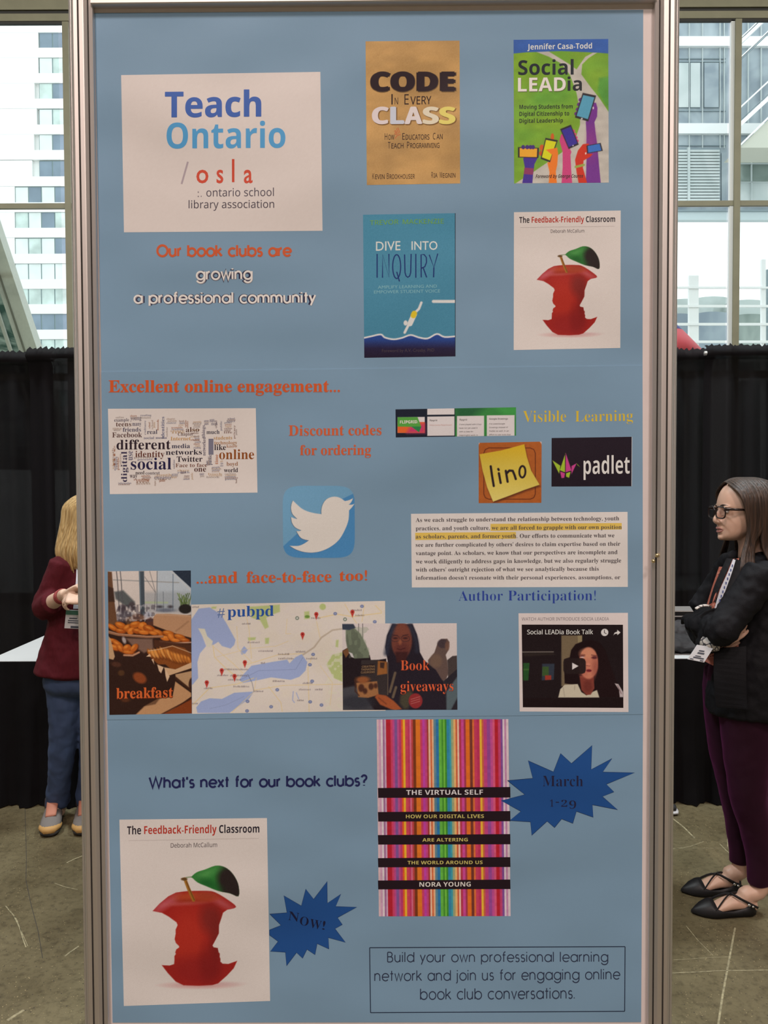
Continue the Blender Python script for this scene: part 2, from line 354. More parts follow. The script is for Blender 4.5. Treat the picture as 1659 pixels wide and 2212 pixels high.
# white rail screen with the curved glass canopy behind it
YR = 19.0
scr = empty('white_rail_screen', (W(1540, 740, YR).x, YR, 0)); tag(scr, 'white steel grid railing low in the right window, above the black drape', 'railing')
for y, w in ((621, 4), (661, 5), (700, 5), (738, 5), (779, 5), (820, 5)): rect('rail', 1300, y - w / 2, 1800, y + w / 2, 0, M_OW, scr, .06, YR)
for x, w in ((1330, 14), (1499, 21), (1650, 9), (1740, 14)): rect('post', x - w / 2, 560 if x == 1650 else 595, x + w / 2, 1060, .03, M_OW, scr, .08, YR)
for x, w in ((1650, 8),): rect('dark_post', x + 6, 582, x + 24, 1000, .4, M_OD, scr, .1, YR)
can = empty('glass_canopy', (W(1540, 740, 23).x, 23, 0)); tag(can, 'curved grey-green glass canopy behind the white grid railing', 'canopy')
M_CAN = [facade_glass('canopy_light', (.50, .56, .54), (.60, .66, .64), .6), facade_glass('canopy_grey', (.24, .29, .34), (.34, .40, .44), .6)]
def arch(x0, x1, yb, h, d, m, seg=10):
    top = [W(x0 + (x1 - x0) * i / seg, yb - h * math.sin(PI * i / seg) ** .6, 23 + d) for i in range(seg + 1)]
    bot = [W(x0 + (x1 - x0) * i / seg, 1040, 23 + d) for i in range(seg + 1)]
    n = Vector((0, .3, 0)); V = top + bot + [p + n for p in top] + [p + n for p in bot]; s = seg + 1; Fc = []
    for i in range(seg): Fc += [(i, i + 1, s + i + 1, s + i), (2 * s + i, 3 * s + i, 3 * s + i + 1, 2 * s + i + 1), (i, 2 * s + i, 2 * s + i + 1, i + 1)]
    Fc += [(0, s, 3 * s, 2 * s), (seg, 2 * s + seg, 3 * s + seg, s + seg)]
    return mesh('vault', V, Fc, m, can)
arch(1430, 1540, 655, 10, .5, M_CAN[0]); arch(1490, 1595, 650, 10, .9, M_CAN[0]); arch(1570, 1668, 655, 8, .6, M_CAN[0])
arch(1440, 1500, 682, 5, .1, M_CAN[1]); arch(1500, 1586, 680, 7, 0, M_CAN[1]); arch(1580, 1668, 684, 6, .2, M_GRN)
# small red and blue tent
tent = empty('red_blue_tent', (W(1455, 742, 15).x, 15, 0)); tag(tent, 'red and blue peaked tent tip beyond the glass, just right of the display post', 'tent')
def cone(name, cx, y0, y1, r0, r1, m, seg=24):
    c0, c1 = W(cx, y0, 15), W(cx, y1, 15); V = []; 
    for c, r in ((c0, r0), (c1, r1)): V += [c + Vector((math.cos(2 * PI * i / seg) * r, math.sin(2 * PI * i / seg) * r, 0)) for i in range(seg)]
    return mesh(name, V, [(i, (i + 1) % seg, seg + (i + 1) % seg, seg + i) for i in range(seg)] + [tuple(range(seg))[::-1], tuple(range(seg, 2 * seg))], m, tent, True)
pxm = 15 / FOC
cone('blue_peak', 1440, 682, 716, .01, 33 * pxm, mat('tent_blue', (.16, .18, .55), .5)); cone('red_skirt', 1440, 716, 790, 33 * pxm, 96 * pxm, mat('tent_red', (.60, .04, .06), .5))
box('tent_pole', W(1438, 790, 15).x, W(1442, 790, 15).x, 14.97, 15.03, 0, W(1440, 788, 15).z, M_OW, tent)
bx = box('tent_wall', W(1348, 790, 15).x, W(1532, 790, 15).x, 14.2, 15.8, 0, W(1440, 790, 15).z, mat('tent_white', (.7, .7, .7), .6), tent)

# ================================================================ BLACK DRAPES
def drape_mat():
    m = bpy.data.materials.new('black_drape'); m.use_nodes = True; nt = m.node_tree; b = bsdf(m)
    b.inputs['Base Color'].default_value = (.0050, .0046, .0062, 1); b.inputs['Roughness'].default_value = .75; b.inputs['Specular IOR Level'].default_value = .15
    t = nt.nodes.new('ShaderNodeBsdfTransparent'); x = nt.nodes.new('ShaderNodeMixShader'); x.inputs[0].default_value = .010
    w = nt.nodes.new('ShaderNodeTexWave'); w.bands_direction = 'Z'; w.inputs['Scale'].default_value = 420; tc = nt.nodes.new('ShaderNodeTexCoord')
    nt.links.new(tc.outputs['Object'], w.inputs['Vector']); bp = nt.nodes.new('ShaderNodeBump'); bp.inputs['Strength'].default_value = .1
    nt.links.new(w.outputs[0], bp.inputs['Height']); nt.links.new(bp.outputs[0], b.inputs['Normal'])
    nt.links.new(b.outputs[0], x.inputs[1]); nt.links.new(t.outputs[0], x.inputs[2]); nt.links.new(x.outputs[0], nt.nodes['Material Output'].inputs[0])
    return m
M_DRAPE = drape_mat(); M_BLACK = mat('black_cloth', (.0045, .0042, .005), .85, spec=.12, noise=.2, scale=8)
YC = 4.72
def drape(x0, x1, lab, seed):
    rnd = random.Random(seed); n = 110; zs = [0.0, .02, .25, .6, 1.1, 1.6, 2.0, 2.25, 2.365, 2.37, 2.40, 2.44, 2.455]
    top = W(829, 748, YC).z; sc_ = top / 2.455; ph = [rnd.uniform(0, 6.28) for _ in range(6)]; V = []; Fc = []
    for j, z in enumerate(zs):
        amp = .035 if z < 2.3 else .012
        for i in range(n + 1):
            u = i / n; s = u * (x1 - x0)
            d = amp * (math.sin(s * 30 + ph[0] + .8 * math.sin(s * 7 + ph[1])) * .6 + math.sin(s * 52 + ph[2] + z * .4) * .25 + math.sin(s * 11 + ph[3]) * .5)
            zz = z * sc_
            if z > 2.36: d += -.048 * math.sin((z - 2.36) / .095 * PI)
            if j == len(zs) - 1: zz += .006 * math.sin(i * 1.9) + rnd.uniform(-.006, .006); d += rnd.uniform(-.006, .006)
            if z < .03: d *= 1.6
            V.append((x0 + s, YC + d + (seed % 2) * .13, max(zz, .004)))
        if j:
            for i in range(n): a = (j - 1) * (n + 1) + i; Fc.append((a, a + 1, a + n + 2, a + n + 1))
    r = empty('drape', ((x0 + x1) / 2, YC, 0)); tag(r, lab, 'curtain', 'black drape panels')
    o = mesh('cloth', V, Fc, M_DRAPE, r, True)
    zr = 2.405 * sc_
    bm = bmesh.new(); bmesh.ops.create_cone(bm, cap_ends=True, segments=16, radius1=.014, radius2=.014, depth=x1 - x0, matrix=Matrix.Translation((0, .004 + (seed % 2) * .13, zr)) @ Matrix.Rotation(PI / 2, 4, 'Y'))
    me = bpy.data.meshes.new('rod'); bm.to_mesh(me); bm.free(); link('rod', me, M_ALU, r, True)
dxs = [W(p, 1000, YC).x for p in (-300, 82, 450, 830, 1200, 1538, 1920)]
for i, lab in enumerate(['black drape panel at the far left, its left edge outside the photo', 'black drape panel behind the woman in the maroon sweater',
                         'black drape panel behind the left half of the display board', 'black drape panel behind the right half of the display board',
                         'black drape panel just right of the display post, with faint light showing through', 'black drape panel behind the woman in the black blazer']):
    drape(dxs[i] - .05, dxs[i + 1] + .05, lab, 11 + i)

# ================================================================ SKIRTED TABLES
M_TOP = mat('white_table_cover', (.60, .63, .64), .45, noise=.03, scale=6)
def table(x0, x1, lab):
    y0, y1, z = 3.86, 4.60, .735
    r = empty('skirted_table', ((x0 + x1) / 2, (y0 + y1) / 2, 0)); tag(r, lab, 'table', 'skirted tables by the drapes')
    box('tabletop', x0, x1, y0, y1, z - .03, z, M_TOP, r, bevel=.004)
    V = []; Fc = []; path = []
    cor = [(x0 + .004, y1), (x0 + .004, y0 + .004), (x1 - .004, y0 + .004), (x1 - .004, y1)]
    for a, b in zip(cor[:-1], cor[1:]):
        L_ = math.hypot(b[0] - a[0], b[1] - a[1]); n = int(L_ / .018)
        for i in range(n): path.append((a[0] + (b[0] - a[0]) * i / n, a[1] + (b[1] - a[1]) * i / n))
    path.append(cor[-1]); s = len(path)
    for j, (zz, am) in enumerate(((z - .0015, .000), (z - .05, .003), (.4, .010), (.1, .016), (.006, .024))):
        for i, (x, y) in enumerate(path):
            w = am * (1.2 + math.sin(i * .9 + .7 * math.sin(i * .21)) + .5 * math.sin(i * 2.3)); q = Vector((x - (x0 + x1) / 2, y - (y0 + y1) / 2, 0)).normalized()
            onx = abs(y - y0 - .004) < .003
            V.append((x + (0 if onx else math.copysign(w + .006, q.x)), y - (w + .006 if onx else 0), zz))
        if j:
            for i in range(s - 1): a = (j - 1) * s + i; Fc.append((a, a + 1, a + s + 1, a + s))
    mesh('skirt', V, Fc, M_BLACK, r, True)
    for lx in (x0 + .12, x1 - .12):
        for ly in (y0 + .1, y1 - .1): box('leg', lx - .015, lx + .015, ly - .015, ly + .015, 0, z - .03, M_ALU, r)
    return r
table(-2.02, -.22, 'white topped table with black skirt behind the woman in maroon, at left')
table(.34, 2.14, 'white topped table with black skirt behind the woman in the black blazer, at right')
# ================================================================ DISPLAY PANEL
panel = empty('display_panel', PO, -PSI); tag(panel, 'tall white exhibition panel framed by grooved aluminium posts, covered by three blue posters', 'display board')
def pmesh(name, V, Fc, m, parent=None, smooth=False): return mesh(name, V, Fc, m, parent or panel, smooth, local=True)
UL, UR = PL(194.5, 1055).x, PL(1430, 1055).x
ztop = PL(829, 14).z; zrail = ztop
def octpost(uc):
    R = .0205; prof = []                      # octagon with a T groove in the middle of every face
    hs = R * math.tan(PI / 8)
    for k in range(8):
        a = k * PI / 4 - PI / 2; n = Vector((math.cos(a), math.sin(a))); t = Vector((-n.y, n.x))
        for s, d in ((-hs + .0008, 0), (-.0016, -.0002), (-.0013, -.0010), (-.0010, -.0045), (.0010, -.0045), (.0013, -.0010), (.0016, -.0002), (hs - .0008, 0)):
            prof.append(n * (R + d) + t * s)
    n_ = len(prof); V = [(uc + p.x, p.y, z) for z in (0, 2.52) for p in prof]
    Fc = [(i, (i + 1) % n_, n_ + (i + 1) % n_, n_ + i) for i in range(n_)] + [tuple(range(n_))[::-1], tuple(range(n_, 2 * n_))]
    o = pmesh('post', V, Fc, M_ALU)
    o.data.materials.append(M_GROOVE)
    for f in o.data.polygons:
        if f.index < n_ and f.index % 8 in (2, 3, 4): f.material_index = 1
    box('post_foot', uc - .03, uc + .03, -.03, .03, 0, .012, M_GROOVE, panel, local=True)
    return o
octpost(UL); octpost(UR)
box('board', UL + .012, UR - .012, .0, .004, .10, ztop + .01, M_BOARD, panel, local=True)
def rail(z0, z1):
    h = z1 - z0
    prof = [(-.013, 0), (-.0145, .0015), (-.0145, h * .42), (-.012, h * .44), (-.012, h * .50), (-.0145, h * .52), (-.0145, h - .0015), (-.013, h), (.0145, h), (.0145, 0)]
    n_ = len(prof); V = [(u, y, z0 + z) for u in (UL + .019, UR - .019) for y, z in prof]
    Fc = [(i, (i + 1) % n_, n_ + (i + 1) % n_, n_ + i) for i in range(n_)] + [tuple(range(n_))[::-1], tuple(range(n_, 2 * n_))]
    o = pmesh('rail', V, Fc, M_ALU); bm = bmesh.new(); bm.from_mesh(o.data); bmesh.ops.recalc_face_normals(bm, faces=bm.faces); bm.to_mesh(o.data); bm.free()
rail(ztop, ztop + .042); rail(.06, .102)
# small lock screw on the right post
for k, (px, py) in enumerate(((1419, 1200), (1411, 1212))):
    p = PL(px, py, .019); bm = bmesh.new(); bmesh.ops.create_uvsphere(bm, u_segments=10, v_segments=6, radius=.0035, matrix=Matrix.Translation(p))
    me = bpy.data.meshes.new('lock_screw'); bm.to_mesh(me); bm.free(); link('lock_screw', me, mat('brass', (.75, .62, .35), .3, 1.0), panel, True)

# ---------------------------------------------------------------- posters (three blue sheets)
def sheet(name, quad, d0, label):
    r = empty(name, PO, -PSI)
    tag(r, label, 'poster')
    P = [PL(x, y, d0) for x, y in quad]; NX, NZ = 24, 24; V = []; Fc = []
    for j in range(NZ + 1):
        for i in range(NX + 1):
            u, v = i / NX, j / NZ
            V.append((P[0] * (1 - u) + P[1] * u) * (1 - v) + (P[3] * (1 - u) + P[2] * u) * v)
            if i and j: a = j * (NX + 1) + i; Fc.append((a - NX - 2, a - 1, a, a - NX - 1))
    o = mesh('paper', V, Fc, M_SHEET, r, local=True)
    o.data.flip_normals() if o.data.polygons[0].normal.y > 0 else None
    # cut edge of the paper
    e = [Vector(p) for p in P]; w = .0005
    V = [p for p in e] + [Vector((p.x, -.0001, p.z)) for p in e]
    mesh('paper_edge', V, [(0, 4, 5, 1), (1, 5, 6, 2), (2, 6, 7, 3), (3, 7, 4, 0)], M_WHITE, r, local=True)
    return r
LY = .00012
S1 = sheet('poster', [(204, 28), (1389.5, 21), (1388, 796), (219, 808)], .0006, 'top blue poster sheet with four book covers and a white card')
S2 = sheet('poster', [(218.5, 803), (1388, 789.5), (1389, 1543), (231, 1555)], .0016, 'middle blue poster sheet with word cloud, map and logos')
S3 = sheet('poster', [(231.5, 1550), (1389, 1538), (1385, 2208), (243, 2209)], .0010, 'bottom blue poster sheet with striped cover and starbursts')
BASE = {S1: .0006, S2: .0016, S3: .0010}
def D(S, layer): return BASE[S] + LY * layer
VW = {'A': (250, 140, 3.6065), 'B': (770, 70, 6.321), 'C': (1090, 70, 6.504), 'D': (770, 450, 6.504), 'E': (1100, 440, 6.636), 'F': (225, 810, 4.879),
      'G': (840, 870, 3.072), 'H': (590, 900, 6.636), 'I': (880, 1090, 3.318), 'J': (225, 1220, 6.505), 'K': (400, 1210, 3.770), 'L': (730, 1330, 6.144),
      'M': (1110, 1310, 6.381), 'N': (800, 1540, 2.812), 'O': (240, 1640, 2.911), 'Q': (780, 1960, 2.592), '': (0, 0, 1)}
def vp(v, x, y): a, b, s = VW[v]; return (a + x / s, b + y / s)
def flat(name, S, parent, view, pts, rgb, layer):
    V = [PL(*vp(view, *p), D(S, layer)) for p in pts]
    a = sum((V[i].x * V[(i + 1) % len(V)].z - V[(i + 1) % len(V)].x * V[i].z) for i in range(len(V)))
    if a < 0: V = V[::-1]
    return mesh(name, V, [tuple(range(len(V)))], ink(rgb), parent, local=True)

# ---------------------------------------------------------------- lettering
def mb(s, u, l, d):
    o = ''
    for c in s:
        if 'A' <= c <= 'Z': o += chr(u + ord(c) - 65)
        elif 'a' <= c <= 'z':
            o += '\u210e' if (l == 0x1D44E and c == 'h') else chr(l + ord(c) - 97)
        elif '0' <= c <= '9' and d: o += chr(d + ord(c) - 48)
        else: o += c
    return o
STY = {'serif': lambda s: mb(s, 0x1D400, 0x1D41A, 0x1D7CE), 'sans': lambda s: mb(s, 0x1D5A0, 0x1D5BA, 0x1D7E2), 'sansb': lambda s: mb(s, 0x1D5D4, 0x1D5EE, 0x1D7EC),
       'gill': lambda s: s, 'ital': lambda s: mb(s, 0x1D434, 0x1D44E, 0)}
GC = {}
def glyphs(s, sty, off=0.0):
    key = (s, sty, off)
    if key in GC: return GC[key]
    c = bpy.data.curves.new('t', 'FONT'); c.body = STY[sty](s); c.size = 1; c.resolution_u = 3; c.offset = off
    o = bpy.data.objects.new('t', c)
    me = bpy.data.meshes.new_from_object(o)
    V = np.zeros(len(me.vertices) * 3); me.vertices.foreach_get('co', V); V = V.reshape(-1, 3)[:, :2]
    Fc = [tuple(p.vertices) for p in me.polygons]
    bpy.data.objects.remove(o); bpy.data.curves.remove(c); bpy.data.meshes.remove(me)
    GC[key] = (V, Fc); return GC[key]
# geometric sans drawn with a pen: every letter as strokes
def arc(cx, cy, rx, ry, a0, a1, n=14):
    return [(cx + rx * math.cos(math.radians(a0 + (a1 - a0) * i / n)), cy + ry * math.sin(math.radians(a0 + (a1 - a0) * i / n))) for i in range(n + 1)]
X = .54; R_ = .27; A_ = .75; D_ = -.20
ring = lambda cx: arc(cx, R_, R_, R_, 0, 360, 24)
GF = {
 'a': (.60, [ring(.27), [(.54, X), (.54, 0)]]), 'b': (.60, [[(.0, A_), (0, 0)], ring(.27)]), 'c': (.50, [arc(.27, R_, R_, R_, 48, 312, 20)]),
 'd': (.60, [ring(.27), [(.54, A_), (.54, 0)]]), 'e': (.57, [[(0.02, R_), (.54, R_)], arc(.27, R_, R_, R_, 0, 318, 24)]),
 'f': (.30, [arc(.22, A_ - .12, .12, .12, 80, 180, 8) + [(.10, 0)], [(0, X - .02), (.24, X - .02)]]),
 'g': (.60, [ring(.27), [(.54, X), (.54, 0)] + arc(.27, 0, .27, .23, 0, -160, 14)]), 'h': (.52, [[(0, A_), (0, 0)], [(0, .28)] + arc(.21, .31, .21, .23, 180, 0, 12) + [(.42, 0)]]),
 'i': (.10, [[(.0, X), (.0, 0)], [(0, .67), (0, .75)]]), 'j': (.14, [[(.04, X), (.04, -.08)] + arc(-.06, -.08, .10, .12, 0, -90, 8), [(.04, .67), (.04, .75)]]),
 'k': (.45, [[(0, A_), (0, 0)], [(.36, X), (.02, .24)], [(.12, .32), (.40, 0)]]), 'l': (.10, [[(0, A_), (0, 0)]]),
 'm': (.83, [[(0, X), (0, 0)], [(0, .28)] + arc(.185, .33, .185, .21, 180, 0, 12) + [(.37, 0)], [(.37, .30)] + arc(.555, .33, .185, .21, 180, 0, 12) + [(.74, 0)]]),
 'n': (.52, [[(0, X), (0, 0)], [(0, .28)] + arc(.21, .31, .21, .23, 180, 0, 12) + [(.42, 0)]]), 'o': (.58, [ring(.27)]), 'p': (.60, [[(0, X), (0, D_)], ring(.27)]),
 'r': (.26, [[(0, X), (0, 0)], arc(.20, .31, .20, .22, 180, 85, 8)]), 's': (.36, [arc(.15, .405, .135, .135, 35, 250, 12) + arc(.15, .145, .145, .145, 75, -150, 12)]),
 't': (.28, [[(.11, A_ - .02), (.11, 0)], [(0, X - .02), (.24, X - .02)]]), 'u': (.52, [[(0, X), (0, .23)] + arc(.21, .23, .21, .23, 180, 360, 12) + [(.42, X)], [(.42, X), (.42, 0)]]),
 'v': (.44, [[(0, X), (.2, 0), (.4, X)]]), 'w': (.68, [[(0, X), (.16, 0), (.32, X), (.48, 0), (.64, X)]]), 'x': (.44, [[(0, X), (.38, 0)], [(.38, X), (0, 0)]]),
 'y': (.44, [[(0, X), (.2, .04)], [(.4, X), (.08, D_)]]), 'O': (.80, [arc(.37, .37, .37, .38, 0, 360, 28)]), 'B': (.50, [[(0, .74), (0, 0)], [(0, .74), (.2, .74)] + arc(.2, .57, .17, .17, 90, -90, 8) + [(0, .40)], [(0, .40), (.22, .40)] + arc(.22, .2, .2, .2, 90, -90, 8) + [(0, 0)]]),
 'W': (1.0, [[(0, .74), (.23, 0), (.46, .74), (.69, 0), (.92, .74)]]), "'": (.12, [[(.02, .76), (.0, .56)]]), '?': (.44, [arc(.2, .58, .18, .17, 170, -60, 12) + [(.2, .33), (.2, .20)], [(.2, .0), (.2, .06)]]),
 '.': (.12, [[(0, 0), (0, .07)]]), ' ': (.28, []), '/': (.3, [[(.2, .8), (0, -.05)]])}
def strokes(s, w, track=.10):
    V = []; Fc = []; x = 0; Zo = []
    for ch in s:
        adv, st = GF[ch]
        for si, pl in enumerate(st):
            pl = [(x + a, b) for a, b in pl]; closed = math.dist(pl[0], pl[-1]) < 1e-6; n = len(pl); base = len(V)
            for i, p in enumerate(pl):
                a = pl[i - 1] if i else (pl[-2] if closed else pl[0]); b = pl[i + 1] if i < n - 1 else (pl[1] if closed else pl[-1])
                def un(p, q):
                    d = math.dist(p, q); return ((q[0] - p[0]) / d, (q[1] - p[1]) / d) if d > 1e-9 else None
                t1, t2 = un(a, p), un(p, b); t1 = t1 or t2; t2 = t2 or t1
                t = (t1[0] + t2[0], t1[1] + t2[1]); L_ = math.hypot(*t) or 1; t = (t[0] / L_, t[1] / L_); k = max(.45, t[0] * t2[0] + t[1] * t2[1]); h = w / 2 / k
                V += [(p[0] - t[1] * h, p[1] + t[0] * h), (p[0] + t[1] * h, p[1] - t[0] * h)]; Zo += [si, si]
                if i: Fc.append((base + 2 * i - 2, base + 2 * i - 1, base + 2 * i + 1, base + 2 * i))
        x += adv + track
    return np.array(V), Fc, np.array(Zo, float)
BATCH = {}
def txt(S, parent, view, s, p0, p1, h, rgb, sty='serif', layer=4, off=0.0, w=None, slant=0.0, fat=0.0, batch=None, name='lettering', shift=(0, 0), label=None, ref=None):
    if sty == 'geo': V, Fc, Zo = strokes(s, w or .09)
    else: V, Fc = glyphs(s, sty, off); Zo = np.zeros(len(V))
    if len(V) == 0: return
    V = V.copy(); Fc = list(Fc)
    Vr = V
    x0, x1 = V[:, 0].min(), V[:, 0].max(); ym = (glyphs(ref, sty, off)[0][:, 1].max() if ref else V[:, 1].max())
    if fat:
        n0 = len(V); F0 = list(Fc); V0 = V.copy()
        for ax, ay in ((-fat, 0), (fat, 0), (0, -fat * .6), (0, fat * .6)):
            k = len(V); V = np.vstack([V, V0 + (ax, ay)]); Zo = np.concatenate([Zo, np.full(len(V0), Zo.max() + 1)]); Fc += [tuple(i + k for i in f) for f in F0]
    p0 = vp(view, *p0); p1 = vp(view, *p1); h = h / VW[view][2]
    dx, dy = p1[0] - p0[0], p1[1] - p0[1]; L_ = math.hypot(dx, dy); ux, uy = dx / L_, dy / L_; nx, ny = uy, -ux
    if abs(dy) < abs(dx) * .3: nx, ny = 0, -1
    T = (V[:, 0] - x0) / (x1 - x0) * L_; Hh = V[:, 1] / ym * h; T = T + slant * Hh
    px = p0[0] + ux * T + nx * Hh + shift[0]; py = p0[1] + uy * T + ny * Hh + shift[1]
    P = plmap(px, py, D(S, layer)); P[:, 1] -= Zo * .000016
    if batch is not None:
        b = BATCH.setdefault((parent.name, rgb, layer, batch), [parent, [], []]); k = len(b[1]); b[1] += [tuple(p) for p in P]; b[2] += [tuple(i + k for i in f) for f in Fc]; return
    o = mesh(name, P, Fc, ink(rgb), parent, local=True)
    if label: o['label'] = label
    return o
def plmap(px, py, off):                 # vectorised PL
    px = np.asarray(px, float); py = np.asarray(py, float)
    d = (np.array(FWD)[None] * FOC + np.array(RGT)[None] * (px[:, None] - 829.5) - np.array(UPV)[None] * (py[:, None] - 1106)) / FOC
    pn, pu, po = np.array(PN), np.array(PU), np.array(PO); o = po - pn * off
    t = ((o - np.array(EYE)) @ pn) / (d @ pn); q = np.array(EYE) + d * t[:, None] - po
    return np.stack([q @ pu, np.full(len(px), -off), q[:, 2]], 1)
def flush():
    for (pn, rgb, layer, nm), (par, V, Fc) in BATCH.items(): mesh(nm, V, Fc, ink(rgb), par, local=True)
    BATCH.clear()
def line(S, parent, view, pts, w, rgb, layer, name='printed_line', batch=None):
    q = [vp(view, *p) for p in pts]; w = w / VW[view][2] / 2; V = []; Fc = []
    for i, p in enumerate(q):
        a, b = q[max(i - 1, 0)], q[min(i + 1, len(q) - 1)]; L_ = math.dist(a, b) or 1; t = ((b[0] - a[0]) / L_, (b[1] - a[1]) / L_)
        V += [(p[0] - t[1] * w, p[1] + t[0] * w), (p[0] + t[1] * w, p[1] - t[0] * w)]
        if i: Fc.append((2 * i - 2, 2 * i - 1, 2 * i + 1, 2 * i))
    P = plmap([v[0] for v in V], [v[1] for v in V], D(S, layer))
    return mesh(name, P, Fc, ink(rgb), parent, local=True)

# ---------------------------------------------------------------- a small painter for the printed pictures
def smooth(pts, n=4, closed=True):        # Catmull-Rom through the given points
    P = np.array(pts, float); m = len(P); out = []
    for i in range(m if closed else m - 1):
        a, b, c, d = (P[(i - 1) % m], P[i], P[(i + 1) % m], P[(i + 2) % m]) if closed else (P[max(i - 1, 0)], P[i], P[i + 1], P[min(i + 2, m - 1)])
        for k in range(n):
            t = k / n; out.append(tuple(.5 * (2 * b + (c - a) * t + (2 * a - 5 * b + 4 * c - d) * t * t + (3 * b - 3 * c + d - a) * t ** 3)))
    if not closed: out.append(tuple(P[-1]))
    return out
class Pic:
    def __init__(s, view, quad, k=1.0, base=(200, 180, 172)):     # quad in view units: tl, tr, br, bl
        s.view = view; s.quad = [vp(view, *p) for p in quad]; xs = [p[0] for p in s.quad]; ys = [p[1] for p in s.quad]
        s.W = int((max(xs) - min(xs)) * k) + 2; s.H = int((max(ys) - min(ys)) * k) + 2
        u, v = np.meshgrid(np.linspace(0, 1, s.W), np.linspace(0, 1, s.H)); q = np.array(s.quad)
        P = (q[0] * (1 - u[..., None]) + q[1] * u[..., None]) * (1 - v[..., None]) + (q[3] * (1 - u[..., None]) + q[2] * u[..., None]) * v[..., None]
        s.P = P; a, b, sc = VW[view]; s.x = (P[..., 0] - a) * sc; s.y = (P[..., 1] - b) * sc; s.u = u; s.v = v; s.sc = sc
        s.I = np.ones(P.shape[:2] + (3,)) * np.array(base, float); s.rs = np.random.RandomState(5)
    def blend(s, m, c):
        c = np.array(c, float); s.I = s.I * (1 - m[..., None]) + c * m[..., None]
    def sdf(s, pts):
        x, y = s.x, s.y; d = np.full(x.shape, 1e9); ins = np.zeros(x.shape, bool); n = len(pts)
        for i in range(n):
            (ax, ay), (bx, by) = pts[i], pts[(i + 1) % n]; ex, ey = bx - ax, by - ay; L_ = ex * ex + ey * ey or 1e-9
            t = np.clip(((x - ax) * ex + (y - ay) * ey) / L_, 0, 1); d = np.minimum(d, (x - ax - t * ex) ** 2 + (y - ay - t * ey) ** 2)
            c = ((ay > y) != (by > y))
            if ay != by: ins ^= c & (x < (bx - ax) * (y - ay) / (by - ay) + ax)
        return np.sqrt(d) * np.where(ins, -1, 1)
    def poly(s, pts, c, e=None, a=1.0):
        e = e or s.sc * 1.0; m = np.clip(.5 - s.sdf(pts) / e, 0, 1) * a; s.blend(m, c); return m
    def ell(s, cx, cy, rx, ry, c, e=None, a=1.0, rot=0):
        r = math.radians(rot); dx, dy = s.x - cx, s.y - cy; xx = dx * math.cos(r) + dy * math.sin(r); yy = -dx * math.sin(r) + dy * math.cos(r)
        d = (np.sqrt((xx / rx) ** 2 + (yy / ry) ** 2) - 1) * min(rx, ry); e = e or s.sc; m = np.clip(.5 - d / e, 0, 1) * a; s.blend(m, c)
    def line(s, pts, w, c, a=1.0, e=None):
        d = np.full(s.x.shape, 1e9)
        for (ax, ay), (bx, by) in zip(pts[:-1], pts[1:]):
            ex, ey = bx - ax, by - ay; L_ = ex * ex + ey * ey or 1e-9; t = np.clip(((s.x - ax) * ex + (s.y - ay) * ey) / L_, 0, 1)
            d = np.minimum(d, (s.x - ax - t * ex) ** 2 + (s.y - ay - t * ey) ** 2)
        m = np.clip(.5 - (np.sqrt(d) - w / 2) / (e or s.sc), 0, 1) * a; s.blend(m, c)
    def noise(s, sx, sy, seed=0):
        r = np.random.RandomState(seed); gx = int(s.x.max() / sx) + 3; gy = int(s.y.max() / sy) + 3; g = r.rand(gy + 1, gx + 1)
        fx, fy = s.x / sx, s.y / sy; ix = np.clip(fx.astype(int), 0, gx - 1); iy = np.clip(fy.astype(int), 0, gy - 1); tx = fx - ix; ty = fy - iy
        tx = tx * tx * (3 - 2 * tx); ty = ty * ty * (3 - 2 * ty)
        return (g[iy, ix] * (1 - tx) + g[iy, ix + 1] * tx) * (1 - ty) + (g[iy + 1, ix] * (1 - tx) + g[iy + 1, ix + 1] * tx) * ty
    def build(s, name, S, parent, layer, label=None, grain=2.0):
        I = s.I + s.rs.normal(0, grain, s.I.shape[:2])[..., None]; I = np.clip(I, 0, 255) / 255
        Ln = np.where(I <= .04045, I / 12.92, ((I + .055) / 1.055) ** 2.4) / np.array(WL) * .80; Ln = np.clip(Ln, 0, .92)
        V = plmap(s.P[..., 0].ravel(), s.P[..., 1].ravel(), D(S, layer)); H, Wd = s.H, s.W
        idx = np.arange(H * Wd).reshape(H, Wd); q = np.stack([idx[1:, :-1], idx[1:, 1:], idx[:-1, 1:], idx[:-1, :-1]], -1).reshape(-1, 4)
        me = bpy.data.meshes.new(name); me.vertices.add(len(V)); me.vertices.foreach_set('co', V.astype(np.float32).ravel())
        me.loops.add(q.size); me.loops.foreach_set('vertex_index', q.astype(np.int32).ravel()); me.polygons.add(len(q))
        me.polygons.foreach_set('loop_start', np.arange(0, q.size, 4, dtype=np.int32)); me.update(calc_edges=True)
        at = me.color_attributes.new('print', 'FLOAT_COLOR', 'POINT'); at.data.foreach_set('color', np.concatenate([Ln.reshape(-1, 3), np.ones((H * Wd, 1))], 1).astype(np.float32).ravel())
        o = link(name, me, PRINT, parent)
        if label: o['label'] = label
        return o

